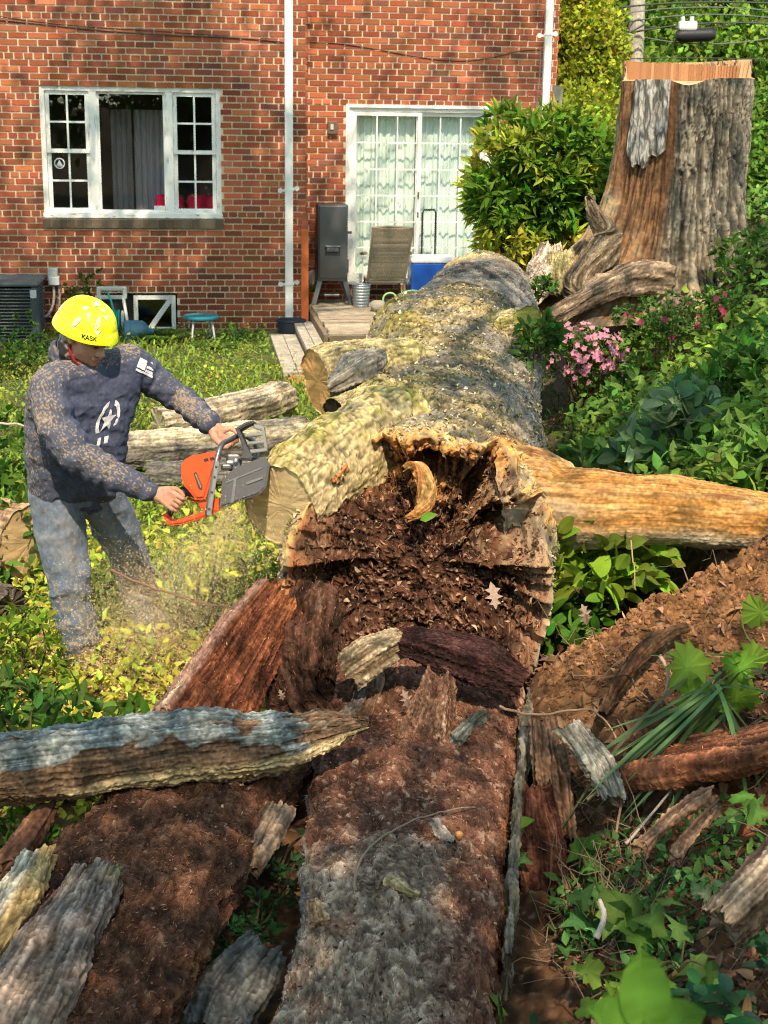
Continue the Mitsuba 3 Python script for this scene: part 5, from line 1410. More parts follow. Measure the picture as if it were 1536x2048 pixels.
# neck cloth and strap under the helmet
m = blob([(hl(-.045, -.070, -.05), .040), (hl(-.03, -.078, -.085), .034), (hl(-.075, -.035, -.06), .045), (hl(-.075, .035, -.06), .045), (hl(-.03, .075, -.06), .04), (hl(-.035, -.07, -.01), .035)], [[0, 1, 2, 5], [2, 3], [3, 4]], .009, 5)
mv = np.array(m.vertices); put('ear_cover', m, mixc((.035, .035, .035), (.34, .31, .26), sst(.45, .6, ns(mv, 38, 551, 2))), 'cloth_matter', person, smooth=True)
put('chin_strap', cat([tube([hl(-.01, -.092, -.02), hl(.015, -.088, -.075), hl(.045, -.06, -.115), hl(.06, 0, -.128)], .0055, 6, n=14), tube([hl(-.05, -.09, -.03), hl(-.02, -.094, -.07), hl(.0, -.09, -.09)], .005, 6, n=8)]), (.35, .02, .02), 'semi_matter', person)

# helmet
hel = tag(person + '__helmet', 'bright yellow climbing helmet with pale vents')
hz = hl(-.012, 0, .052); nph, nth = 120, 60


def hpt(az, el, k=1.0):
    """az 0 = front, el 0 = rim, pi/2 = crown"""
    az, el = np.asarray(az, float), np.asarray(el, float)
    x = .152 * np.cos(el) * np.cos(az); y = .128 * np.cos(el) * np.sin(az); z = .132 * np.sin(el)
    low = (el < .18)
    brim = np.clip((.18 - el) / .5, 0, 1)
    x = x + brim * .030 * np.cos(az); y = y + brim * .012 * np.sin(az)
    z = z - .020 * np.clip(-np.cos(az), 0, 1) * np.clip((.5 - el), 0, 1) + .012 * np.cos(2 * az) * np.clip(.4 - el, 0, 1)
    rdg = 1 + .022 * np.exp(-((np.abs(az) - .95) / .18) ** 2) * np.sin(np.clip(el, 0, 1.5)) + .018 * np.exp(-(np.sin(az) * np.cos(el) / .16) ** 2)
    q = np.stack([x * rdg, y * rdg, z * rdg], -1) * k
    return hz + q @ HM.T


AZ, EL = np.meshgrid(np.linspace(0, 2 * np.pi, nph, endpoint=False), np.linspace(-.22, np.pi / 2, nth))
AZ = (AZ + np.pi) % (2 * np.pi) - np.pi
o_, i_ = hpt(AZ, EL), hpt(AZ[::-1], EL[::-1], .955)
V = np.vstack([i_.reshape(-1, 3), o_.reshape(-1, 3)])
hsp = sst(.66, .72, ns(V, 120, 561, 2)) * .6; hsc = mixc(mixc((.80, .86, .012), (.62, .68, .03), sst(.5, .7, ns(V, 14, 562))), (.55, .45, .25), hsp)
put('shell', (V, grid_faces(2 * nth, nph, True)), hsc, 'gloss_matter', hel, smooth=60)


def drape(poly, az0, el0, name, col, k=1.006, th=.004, rot=0.0, mm='semi_matter', parent=None):
    """a flat outline (metres, x sideways, y up) bent onto the helmet"""
    poly = sa.rotate(poly, rot, origin=(0, 0), use_radians=True)
    v, f = prism(poly, th)
    f = np.asarray(f); v2, f2 = trimesh.remesh.subdivide_to_size(v, f, .008)
    az = az0 - v2[:, 0] / (.14 * math.cos(el0)); el = el0 + v2[:, 1] / .135
    base = hpt(az, el, k); out = hpt(az, el, k + .012)
    put(name, (base + (out - base) * (v2[:, 2:3] / th * .5 + .5) * th / .0016, f2), col, mm, parent or hel)


ell = lambda a, b: sa.scale(sg.Point(0, 0).buffer(1, 12), a, b)
chev = sg.Polygon([(-.02, .012), (0, -.012), (.02, .012), (0, .004)])
vent = (.50, .52, .36)
drape(ell(.010, .034), -.55, .55, 'vent', vent, rot=.25); drape(ell(.013, .024), -2.35, .33, 'vent', vent, rot=-.3)
drape(ell(.012, .030), -1.30, .38, 'vent', vent, rot=.35)
for el in (.75, 1.0):
    drape(sa.scale(chev, 1.1, 1.2), -.05 - .1, el, 'vent', vent)
drape(ell(.012, .026), -.35, 1.28, 'vent', vent, rot=.8)
drape(sa.scale(chev, 1.0, 1.1), -.55, .22, 'vent', (.75, .76, .6))
drape(ell(.010, .016), -1.2, .95, 'vent', (.7, .72, .4), rot=.9)
tm = meshkit.text_mesh('KASK', .019, .002, True); tv = np.array(tm.vertices); tw = tv[:, 0].max()
az = -.80 + (tv[:, 0] - tw / 2) / .150; el = -.07 + tv[:, 1] / .135
b_, o2 = hpt(az, el, 1.004), hpt(az, el, 1.016)
put('lettering', (b_ + (o2 - b_) * np.clip(tv[:, 2:3] / .002, 0, 1), np.array(tm.faces)), (.015, .015, .012), 'semi_matter', hel)


# print on the sweatshirt, laid on the cloth
def lay(poly, c0, xdir, ydir, name, col, off=.004):
    xdir, ydir = unit(xdir), unit(ydir); nd = unit(np.cross(xdir, ydir))
    if nd @ (CAM - c0) < 0:
        nd = -nd
    v, f = prism(poly, .002); v2, f2 = trimesh.remesh.subdivide_to_size(v, f, .009)
    fl = c0 + v2[:, :1] * xdir + v2[:, 1:2] * ydir
    loc = np.stack([(HV - c0) @ xdir, (HV - c0) @ ydir], 1); dep = (HV - c0) @ nd
    keep = (np.abs(loc) < .3).all(1) & (normals(HV, HF) @ nd > .0) & (np.abs(dep) < .25)
    t2 = cKDTree(loc[keep]); dd, ii = t2.query(v2[:, :2], k=5); w_ = 1 / (dd + .002)
    z = (dep[keep][ii] * w_).sum(1) / w_.sum(1) + off + v2[:, 2]
    put(name, (fl + nd * z[:, None], f2), col, 'cloth_matter', person)


c0 = P(217, 838, 6.72); xd = P(240, 832, 6.78) - P(195, 842, 6.70); yd = P(222, 800, 6.78) - P(212, 880, 6.72)
ringp = sg.Point(0, 0).buffer(.075, 24).difference(sg.Point(0, 0).buffer(.055, 24)).difference(sg.box(-.02, .04, .02, .1)).difference(sg.box(-.1, -.1, .1, -.045))
star = sg.Polygon([((.052 if k % 2 == 0 else .021) * math.sin(k * math.pi / 5), (.052 if k % 2 == 0 else .021) * math.cos(k * math.pi / 5)) for k in range(10)])
lay(sa.scale(ringp, .8, 1.25), c0, xd, yd, 'emblem', (.62, .62, .64))
lay(sa.scale(star, .8, 1.2), c0 + unit(yd) * -.005, xd, yd, 'emblem', (.68, .68, .70))
lay(so.unary_union([sg.box(-.03 + .0, -.135, -.012, -.085), sg.box(.008, -.12, .03, -.085)]), c0, xd, yd, 'emblem', (.55, .55, .57))
for k in range(5):
    lay(sg.Polygon([(-.022, -.15 - .014 * k), (.022, -.142 - .014 * k), (.02, -.149 - .014 * k), (-.02, -.157 - .014 * k)]), c0, xd, yd, 'emblem', (.50, .20, .24))
c1 = P(291, 734, 6.90); xd = P(312, 742, 6.94) - P(276, 720, 6.92); yd = np.cross(np.cross(xd, [0, -1.0, .3]), xd) * -1
yd = np.array([.38, 0, .78])
lay(sg.Polygon([(-.045, -.01), (-.045, .032), (-.002, .032), (-.002, -.01)]), c1, xd, yd, 'sleeve_flag', (.62, .62, .63))
for k in range(3):
    lay(sg.box(.002, .020 - .017 * k, .05, .031 - .017 * k), c1, xd, yd, 'sleeve_flag', (.62, .62, .63))
lay(sg.box(-.045, -.026, .05, -.016), c1, xd, yd, 'sleeve_flag', (.62, .62, .63))

# ------------------------------------------------------------------ the chainsaw
saw = thing('chainsaw', 'orange and grey chainsaw held by the worker, its bar in the log', 'chainsaw')
SY = 6.60
SR = np.stack([RT, UP * 1.0, -_fw], 1)
s0 = P(430, 970, SY)
SS = FPX / proj(s0)[2] if False else None
_k = float(proj(s0)[2]) / FPX


def spl(px, py, c=0.0):
    return s0 + RT * ((px - 430) * _k) + UP * (-(py - 970) * _k) - _fw * c


def splate(pts, c0, c1, bev=.006):
    """outline in the saw's own plane, thickness from c0 to c1 (metres towards the viewer), chamfered"""
    pg = sg.Polygon([((a - 430) * _k, -(b - 970) * _k) for a, b in pts])
    ms = []
    inn = pg.buffer(-bev)
    a = prism(pg, (c1 - c0) - 2 * bev, SR, s0 - _fw * ((c0 + c1) / 2))
    b = prism(inn, (c1 - c0), SR, s0 - _fw * ((c0 + c1) / 2))
    A = [manifold3d.Manifold(manifold3d.Mesh(np.asarray(m[0] - s0, np.float32), np.asarray(m[1], np.uint32))) for m in (a, b)]
    try:
        h = manifold3d.Manifold.batch_boolean(A, manifold3d.OpType.Add).to_mesh()
        if len(h.tri_verts):
            return np.array(h.vert_properties[:, :3]) + s0, np.array(h.tri_verts)
    except Exception:
        pass
    return a


org = (.72, .075, .012)
dkg = (.060, .062, .066)
put('top_cover', splate([(367, 930), (374, 920), (386, 913), (420, 906), (437, 904), (441, 914), (415, 998), (396, 1000), (385, 986), (373, 972), (366, 950)], -.05, .085, .012), org, 'gloss_matter', saw)
put('label_slot', splate([(392, 948), (397, 944), (410, 974), (408, 981), (402, 979)], .083, .0885, .001), (.05, .03, .02), 'semi_matter', saw)
put('label_plate', splate([(395, 950), (397, 948), (408, 974), (406, 977)], .0875, .091, .001), (.26, .16, .10), 'semi_matter', saw)
put('air_slot', cat([splate([(411, 920), (419, 917), (422, 923), (414, 925)], .083, .088, .001), splate([(423, 917), (431, 915), (434, 920), (426, 923)], .083, .088, .001)]), (.02, .015, .012), 'semi_matter', saw)
put('tank', splate([(392, 1002), (439, 997), (440, 1021), (416, 1033), (369, 1048), (342, 1051), (334, 1044), (328, 1030), (336, 1025), (346, 1039), (363, 1038), (410, 1022)], -.03, .05, .008), org, 'gloss_matter', saw)
put('rear_grip', tube([spl(412, 985, .02), spl(392, 990, .01), spl(372, 985, .0), spl(352, 1004, .0), spl(338, 1030, .005)], [.018, .018, .016, .016, .016], 10, n=16), dkg, 'semi_matter', saw, smooth=True)
put('throttle_lever', tube([spl(398, 1003, .0), spl(384, 1000, .0), spl(376, 995, .0)], .006, 6), (.6, .06, .01), 'semi_matter', saw)
put('front_handle', tube([spl(418, 1030, .075), spl(424, 1000, .095), spl(431, 960, .10), spl(438, 920, .09), spl(445, 893, .06), spl(458, 880, -.02), spl(480, 868, -.12), spl(500, 880, -.17), spl(505, 920, -.16)], .0125, 10, n=44), (.20, .20, .20), 'metal_matter', saw, smooth=True)
put('handle_brace', splate([(419, 1030), (427, 1032), (444, 925), (436, 923)], .098, .112, .003), (.30, .30, .29), 'metal_matter', saw)
for y in (1018, 985, 955, 935):
    put('bolt', (lambda m: (m[0] @ SR.T + spl(423 + (1025 - y) * .165, y, .112), m[1]))(lathe([(0, .006), (.005, .006), (.006, 0), (0, 0)], 10)), (.05, .05, .05), 'semi_matter', saw)
put('hand_guard', cat([splate([(472, 858), (493, 846), (508, 842), (509, 847), (496, 852), (481, 861), (492, 888), (507, 915), (504, 921), (478, 919), (490, 908), (484, 885)], -.10, .06, .006)]), dkg, 'semi_matter', saw)
put('clutch_cover', splate([(441, 1016), (447, 958), (470, 938), (500, 925), (530, 914), (541, 930), (534, 975), (522, 988)], -.02, .055, .008), (.085, .085, .09), 'semi_matter', saw)
put('clutch_rib', cat([splate([(452, 965), (525, 935), (526, 938), (453, 968)], .053, .060, .001), splate([(470, 960), (476, 957), (470, 1005), (464, 1007)], .053, .060, .001), splate([(495, 965), (528, 953), (528, 958), (496, 970)], .053, .062, .001)]), (.15, .15, .155), 'semi_matter', saw)
put('engine', cat([rbox(spl(468, 925, .0), (.07, .08, .06), .012, SR), rbox(spl(455, 935, .035), (.05, .03, .05), .01, SR)]), (.16, .16, .165), 'metal_matter', saw)
put('chrome_cap', cat([rbox(spl(462, 926, .05), (.035, .02, .018), .008, SR), rbox(spl(474, 922, .05), (.016, .02, .016), .006, SR)]), (.65, .65, .66), 'metal_matter', saw)
put('bumper_frame', cat([splate([(508, 848), (528, 853), (535, 895), (530, 899), (524, 862), (507, 856)], -.05, .02, .004), splate([(490, 868), (526, 866), (527, 871), (491, 874)], -.05, .02, .003), splate([(494, 884), (530, 881), (531, 886), (496, 890)], -.05, .02, .003), splate([(500, 900), (534, 896), (534, 902), (503, 907)], -.05, .02, .003)]), (.30, .30, .30), 'metal_matter', saw)
put('guide_bar', splate([(505, 944), (580, 930), (587, 936), (587, 950), (580, 957), (510, 968)], -.09, -.082, .002), (.30, .30, .30), 'metal_matter', saw)
put('chain', tube([spl(508, 970, -.086), spl(550, 964, -.086), spl(581, 959, -.086), spl(590, 943, -.086), spl(580, 927, -.086), spl(550, 933, -.086), spl(505, 938, -.086)], .005, 5, n=60), (.12, .12, .12), 'metal_matter', saw)
# ------------------------------------------------------------------ plants, trees, wires, litter
rng = np.random.default_rng(77)
UPV = np.array([0, 0, 1.0])


def on_ground(x, y, soil=True):
    x, y = np.asarray(x, float), np.asarray(y, float)
    s = (x > -1.95) & (x < 2.45) & (y > 2.9) & (y < 7.45)
    z = ground_z(x, y) + np.where(~s, .0, 0)
    if soil and s.any():
        z = np.where(s, soil_z(x, y), z)
    return np.stack([x, y, z], -1)


def clear_of(p, trunk=True):
    """not inside the trunk, the slabs, the house, the deck"""
    x, y = p[:, 0], p[:, 1]
    ok = ~((np.abs(x - tx(np.clip(y, 6, 12.4))) < .50) & (y > 6.0) & (y < 12.3))
    q = p - HO
    ok &= ~((q @ HN < .05) & (q @ HW < .05)) & ~((q @ HN < 2.1) & (q @ HW > -.5) & (q @ HW < 1.6))
    ok &= ~((y < 5.9) & (x > -.40) & (x < .62))
    ok &= ~((y < 4.9) & (x < -.3) & (x > -1.35 - .25 * (4.9 - y)))
    return ok


def hidden(p):
    q = proj(p)
    return (q[:, 0] < -60) | (q[:, 0] > 1600) | (q[:, 1] > 2110)


def scatter(N, x0, x1, y0, y1, soil=True):
    # denser towards the camera: even density in the picture
    y = 1 / rng.uniform(1 / y1, 1 / y0, N); x = rng.uniform(x0, x1, N)
    p = on_ground(x, y, soil); k = clear_of(p) & ~hidden(p)
    return p[k]


# lawn: low leafy cover and grass
lv = Leaves()
p = scatter(30000, -4.6, .9, 5.2, 17.6)
lawnmask = p[:, 0] < np.interp(p[:, 1], [5, 9, 12, 17], [.0, .3, .5, 1.0]); p = p[lawnmask]
N = len(p); far = sst(7.5, 11, p[:, 1]); keep = rng.random(N) < 1 - .35 * far; p, far = p[keep], far[keep]; N = len(p)
h = rng.uniform(.01, .11, N) * (1 + .5 * ns(p, 1.3, 601)); p = p + UPV * h[:, None]
c = vary(rng, (.50, .52, .075), N, .3) ; c2 = vary(rng, (.20, .30, .05), N, .3); t = sst(.35, .65, ns(p, 1.1, 602) * .6 + far * .25); c = c * (1 - t)[:, None] + c2 * t[:, None]
lv.leaf(p, rdir(rng, N, .25), rdir(rng, N, 1.6), rng.uniform(.035, .075, N) * (1 - .2 * far), rng.uniform(.02, .045, N), c)
p = scatter(42000, -4.6, .9, 7.3, 17.8); p = p[p[:, 0] < np.interp(p[:, 1], [5, 9, 12, 17], [.0, .3, .5, 1.0])]; N = len(p)
t = ns(p, .9, 603)
lv.blade(p, rdir(rng, N, 1.3), rng.uniform(.05, .15, N) * (.6 + t), .008 + .0006 * p[:, 1], vary(rng, (.26, .36, .06), N, .3), rng.uniform(.2, .9, N), 3)
lv.put('lawn', kind='stuff'); tag('lawn', 'sunny rough lawn of low leaves and grass around the worker', kind='stuff')

# sawdust chips lying on the lawn
lv = Leaves(); x = rng.normal(-1.05, .55, 9000); y = rng.normal(6.55, .42, 9000); p = on_ground(x, y); k = clear_of(p) & (p[:, 1] > 5.4); p = p[k]; N = len(p)
p = p + UPV * rng.uniform(.0, .075, (N, 1))
lv.quad(p, rdir(rng, N), rdir(rng, N, 1.5), rng.uniform(.008, .028, N), rng.uniform(.006, .018, N), vary(rng, (.56, .36, .17), N, .18, .05))
lv.put('fallen_sawdust', 'rough_matter', kind='stuff'); tag('fallen_sawdust', 'tan sawdust and chips lying in the grass round the boots', kind='stuff')

# flying sawdust: small chips hanging in the air below the saw
lv = Leaves(); N = 24000
t = rng.random(N) ** .8
src, mid_, end = P(470, 1015, 6.55), P(360, 1150, 6.55), P(260, 1320, 6.6)
b_ = (1 - t)[:, None] ** 2 * src + 2 * ((1 - t) * t)[:, None] * mid_ + t[:, None] ** 2 * end
sp_ = .02 + .26 * t ** .9
p = b_ + rng.normal(0, 1, (N, 3)) * sp_[:, None] * [1.0, .7, .75]
M = 17000; e = rng.random(M); p2 = P(310, 1235, 6.6) + rng.normal(0, 1, (M, 3)) * [.22, .2, .17]
p3 = P(470, 1090, 6.5) + rng.normal(0, 1, (5000, 3)) * [.16, .2, .12]
p = np.vstack([p, p2, p3]); p = p[p[:, 2] > ground_z(p[:, 0], p[:, 1])]; N = len(p)
lv.quad(p, rdir(rng, N), rdir(rng, N), rng.uniform(.0025, .007, N), rng.uniform(.002, .0045, N), vary(rng, (.74, .56, .33), N, .2, .06))
lv.put('sawdust_spray', 'rough_matter', kind='stuff'); tag('sawdust_spray', 'spray of sawdust chips flying from the chainsaw', kind='stuff')

# ------------------------------------------------------------------ the leafy bank
lv = Leaves()
p = scatter(26000, .7, 5.2, 6.9, 15.5, False); N = len(p)
bk_ = sst(.0, .35, p[:, 0] - np.interp(p[:, 1], [6, 9, 12, 15], [.85, .95, 1.45, 1.8])); n_ = ns(p, 1.0, 611)
dst = np.linalg.norm(p[:, :2] - SP, axis=1)
k = (rng.random(N) < bk_ * sst(.30, .50, n_) * sst(.75, 1.3, dst)); p = p[k]; N = len(p)
p = p + UPV * rng.uniform(.02, .30, (N, 1)) * (.4 + ns(p, 1.6, 612))[:, None]
t = ns(p, 1.4, 613)[:, None]; c = vary(rng, (.12, .235, .05), N, .32) * sst(.65, .35, t) + vary(rng, (.23, .35, .06), N, .3) * sst(.35, .65, t)
lv.leaf(p, rdir(rng, N, .2), rdir(rng, N, 1.4) + [0, -.4, 0], rng.uniform(.05, .12, N), rng.uniform(.03, .065, N), c, droop=.4, shape='broad')
p = scatter(9000, .8, 4.6, 7.2, 15, False); N = len(p); k = ns(p, .8, 614) > .5; p = p[k]; N = len(p)
lv.blade(p, rdir(rng, N, 1.2), rng.uniform(.12, .3, N), .012, vary(rng, (.07, .15, .03), N, .3), rng.uniform(.4, 1.1, N), 4)
lv.put('bank_ground_cover', kind='stuff'); tag('bank_ground_cover', 'green ground cover spreading over the shaded bank', kind='stuff')
# dead leaves and twigs on bank and slabs
lv = Leaves()
p = scatter(5200, .6, 4.5, 3.0, 14.5); N = len(p); p = p + UPV * rng.uniform(.003, .03, (N, 1))
k = rng.random(N) < .75; p = p[k]; N = len(p)
lv.leaf(p, rdir(rng, N, .1), rdir(rng, N, 1.5), rng.uniform(.03, .085, N), rng.uniform(.015, .04, N), vary(rng, (.20, .115, .065), N, .35), fold=.6, droop=.3)
p = scatter(7000, .55, 2.4, 3.0, 7.2); N = len(p); p = p + UPV * .012
lv.quad(p, rdir(rng, N, .2), rdir(rng, N, 1.2), rng.uniform(.015, .05, N), rng.uniform(.005, .016, N), vary(rng, (.22, .12, .07), N, .45))
lv.put('leaf_litter', 'rough_matter', kind='stuff'); tag('leaf_litter', 'dead leaves and bark crumbs littering the bank', kind='stuff')


# crumbs on the rotten wood: chips stuck on the upward faces of the big pieces
def crumbs(key_mesh, N, size, cols, seed, updir=(0, 0, 1), thr=.35):
    r = np.random.default_rng(seed); v, f = key_mesh
    a = v[f]; n = np.cross(a[:, 1] - a[:, 0], a[:, 2] - a[:, 0]); ar = np.linalg.norm(n, axis=1); n = n / np.maximum(ar, 1e-12)[:, None]
    cen_ = a.mean(1); up_ok = (n @ unit(np.asarray(updir, float)) > thr) & ~hidden(cen_)
    w_ = ar * up_ok; i = r.choice(len(f), N, p=w_ / w_.sum()); b = r.dirichlet([1, 1, 1], N)
    p = (a[i] * b[:, :, None]).sum(1) + n[i] * .004
    d = rdir(r, N); d = unit(d - n[i] * (d * n[i]).sum(1)[:, None] * .75)
    L = Leaves(); c = np.asarray(cols)[r.integers(0, len(cols), N)] * np.exp(r.normal(0, .3, (N, 1)))
    nn = unit(n[i] + r.normal(0, .45, (N, 3)))
    L.leaf(p, d, nn, r.uniform(*size, N), r.uniform(size[0], size[1], N) * r.uniform(.2, .8, N), c, fold=.9, droop=.1, shape='lance')
    return L


def shreds(key_mesh, N, L, Wd, cols, seed, axis, updir=(0, 0, 1), thr=.3, along=.6, vcol=None):
    """rotten fibres: narrow slivers lying on the surface, mostly along the grain"""
    r = np.random.default_rng(seed); v, f = key_mesh
    a = v[f]; n = np.cross(a[:, 1] - a[:, 0], a[:, 2] - a[:, 0]); ar = np.linalg.norm(n, axis=1); n = n / np.maximum(ar, 1e-12)[:, None]
    w_ = ar * ((n @ unit(np.asarray(updir, float)) > thr) & ~hidden(a.mean(1)))
    i = r.choice(len(f), N, p=w_ / w_.sum()); b = r.dirichlet([1, 1, 1], N); p = (a[i] * b[:, :, None]).sum(1) + n[i] * .002
    d = unit(rdir(r, N) * (1 - along) + unit(np.asarray(axis, float)) * along * r.choice([-1, 1], (N, 1))); d = unit(d - n[i] * (d * n[i]).sum(1)[:, None] * .8 + n[i] * r.uniform(-.05, .35, (N, 1)))
    c = np.asarray(cols)[r.integers(0, len(cols), N)] * np.exp(r.normal(0, .35, (N, 1))); Q = Leaves()
    if vcol is not None:
        c = np.where(r.random((N, 1)) < .75, vcol[f[i, 0]] * np.exp(r.normal(.12, .45, (N, 1))), c)
    Q.quad(p, d, unit(n[i] + r.normal(0, .5, (N, 3))), r.uniform(*L, N), r.uniform(*Wd, N), c)
    return Q


def piece_mesh(k):
    v, f, *_ = meshkit.WRITTEN[scene[k]['filename']]
    v, f = np.asarray(v, float), np.asarray(f)
    if k in ('hollow_trunk_slab', 'rotten_slab') or k in PIECES:
        q = v - v.mean(0); vol = np.einsum('ij,ij->i', q[f[:, 0]], np.cross(q[f[:, 1]], q[f[:, 2]])).sum(); f = f[:, ::-1] if vol < 0 else f
    return v, f


PIECES = ('rotten_chunk', 'dark_block', 'leaning_plank', 'red_rotten_wood', 'upright_knob')


br_cols = [(.14, .065, .04), (.18, .085, .05), (.24, .13, .08), (.36, .24, .15), (.07, .035, .022), (.10, .05, .03), (.05, .026, .017)]
for k, N, sz, seed in (('hollow_trunk_slab', 1500, (.006, .024), 1), ('rotten_slab', 900, (.006, .024), 2)):
    crumbs(piece_mesh(k), N, sz, br_cols, seed).put('crumbs', 'rough_matter', k, kind='stuff')
for k, N, ax, cols, seed in (('hollow_trunk_slab', 24000, (0, 1, 0), br_cols, 11), ('rotten_slab', 18000, (.45, .9, 0), br_cols, 12), ('rotten_chunk', 3500, (.1, .3, .9), br_cols[:3] + br_cols[4:], 13), ('dark_block', 1800, (1, -.3, 0), [(.06, .03, .025), (.10, .045, .04), (.03, .016, .013)], 14), ('leaning_plank', 2600, (.3, .5, .7), [(.2, .07, .03), (.32, .11, .045), (.12, .045, .025), (.42, .2, .09)], 15), ('red_rotten_wood', 1800, (1, .2, .1), [(.3, .12, .06), (.4, .18, .09), (.18, .07, .04)], 16), ('upright_knob', 900, (.1, .2, .9), br_cols, 17), ('soil_bank', 12000, (1, .3, .2), [(.2, .1, .05), (.3, .15, .06), (.12, .06, .035), (.36, .24, .14)], 18)):
    km = piece_mesh(k)
    if k == 'soil_bank':
        cc_ = km[0][km[1]].mean(1); km = (km[0], km[1][(cc_[:, 0] > .62) & (cc_[:, 1] < 6.6) & (cc_[:, 1] > 3.2)])
    shreds(km, N, (.006, .026), (.0012, .0038), cols, seed, ax, (0, -.5, .8), .05, vcol=meshkit.WRITTEN[scene[k]['filename']][4]).put('shreds', 'rough_matter', k, kind='stuff')
tv_, tf_ = piece_mesh('fallen_tree__trunk')
inner = tf_[(tf_.min(1) >= nr * NPHI) & (tf_.max(1) < (nr + NI) * NPHI)]
crumbs((tv_, inner), 3600, (.012, .045), br_cols, 3, (0, -.9, .5), .0).put('crumbs', 'rough_matter', 'fallen_tree', kind='stuff')
shreds((tv_, inner), 9000, (.008, .032), (.002, .006), br_cols, 19, (0, -.5, 1), (0, -.9, .5), 0, .3).put('shreds', 'rough_matter', 'fallen_tree', kind='stuff')
outer = tf_[tf_.max(1) < nr * NPHI]
oc = tv_[outer].mean(1); outer = outer[(oc[:, 1] < 10.5)]
crumbs((tv_, outer), 6000, (.010, .04), [(.50, .41, .26), (.58, .50, .33), (.30, .26, .2), (.16, .13, .1), (.22, .21, .06)], 4, (0, -.3, 1), .1).put('bark_flakes', 'rough_matter', 'fallen_tree', kind='stuff')

# ------------------------------------------------------------------ single plants


def clump(name, base, N, L, Wd, c, label, cat_, seed, droop=(.4, 1.1), spread=.05, up=1.3, group=None, seg=5):
    r = np.random.default_rng(seed); l = Leaves(); base = np.asarray(base, float)
    p = base + r.normal(0, 1, (N, 3)) * [spread, spread, 0]
    l.blade(p, rdir(r, N, up), r.uniform(L * .55, L, N), r.uniform(Wd * .7, Wd, N), vary(r, c, N, .25, .08), r.uniform(*droop, N), seg)
    k = thing(name, label, cat_, group); l.put_each('blade', parent=k); return k


def bush(name, base, N, R, leafL, c, label, cat_, seed, leafW=.45, shape='oval', stem_c=(.10, .07, .04), up=.4, group=None, stems=7, hh=1.0, m='leaf_matter', dens=9):
    """stems fanning from the base, leaves gathered round the tips"""
    r = np.random.default_rng(seed); t = thing(name, label, cat_, group); base = np.asarray(base, float)
    tips = base + unit(r.normal(size=(N, 3)) * [1, 1, .75] + [0, 0, .35]) * (R * r.random((N, 1)) ** .45) * [1, 1, hh] + [0, 0, R * .35 * hh]
    st_ = [tube([base + r.normal(0, .02, 3) * [1, 1, 0], base + (tp - base) * .55 + r.normal(0, .03, 3), tp], [.010 * R / .5 + .002, .006, .003], 5, n=7) for tp in tips[:stems]]
    l = Leaves(); k = dens; M = N * k; tp = np.repeat(tips, k, 0); out = unit(tp - base)
    d = unit(rdir(r, M, .1) + out * .7 + [0, 0, .15]); n = unit(rdir(r, M, up * 2) - d * .1)
    l.leaf(tp + d * leafL * .1 + r.normal(0, leafL * .18, (M, 3)), d, n, r.uniform(leafL * .6, leafL * 1.1, M), leafL * leafW * r.uniform(.8, 1.1, M), vary(r, c, M, .28) if np.ndim(c) == 1 else np.asarray(c)[r.integers(0, len(c), M)] * np.exp(r.normal(0, .25, (M, 1))), droop=.35, shape=shape)
    put('stem', cat(st_), stem_c, 'rough_matter', t)
    if N * dens <= 300: l.put_each('leaf', m, t)
    else: l.put('leaves', m, t, kind='stuff')
    return t, tips, r


# the big spotted shrub by the door
SB = np.array([P(1085, 400, 14.6)[0], 14.6, .35])
sh = thing('laurel_shrub', 'big glossy evergreen shrub with some yellow spotted leaves between door and stump', 'shrub')
r = np.random.default_rng(41)
N = 520
tips = np.empty((0, 3))
for cx_, cy_, rx, rz, n_ in ((1085, 330, .55, .50, 210), (985, 340, .35, .55, 100), (1120, 430, .48, .45, 150), (1010, 450, .42, .45, 110), (1160, 350, .3, .4, 60), (960, 400, .22, .3, 45)):
    c_ = P(cx_ + 22, cy_, 14.5 + r.normal(0, .1)); q = unit(r.normal(size=(n_, 3))) * r.random((n_, 1)) ** .3
    tips = np.vstack([tips, c_ + q * [rx, .55, rz]])
N = len(tips); k = 9; M = N * k
tp = np.repeat(tips, k, 0); cen_ = P(1070, 400, 14.7); out = unit(tp - cen_)
d = unit(rdir(r, M, .0) + out * .75 + [0, -.15, .25]); yel = sst(.40, .52, ns(tips, 2.1, 621) + .35 * sst(1.7, 1.3, tips[:, 2]) + .12 * sst(.62, .3, tips[:, 0]) - .12)
yk = np.repeat(yel, k)[:, None]
c = vary(r, (.12, .23, .028), M, .35) * (1 - yk) + vary(r, (.50, .50, .07), M, .3) * yk
l = Leaves(); l.leaf(tp + d * .03, d, rdir(r, M, .9) + [0, -.3, 0], r.uniform(.11, .19, M), r.uniform(.04, .065, M), c, droop=.25, shape='lance')
put('stem', cat([tube([SB + [r.normal(0, .1), r.normal(0, .1), 0], SB + (tips[i] - SB) * .5 + r.normal(0, .08, 3), tips[i]], [.022, .014, .006], 6, n=8) for i in range(0, N, 14)]), (.07, .06, .03), 'rough_matter', sh)
l.put('leaves', parent=sh, kind='stuff')

# azaleas
AB = P(1170, 690, 10.2); AB[2] = ground_z(AB[0], AB[1])


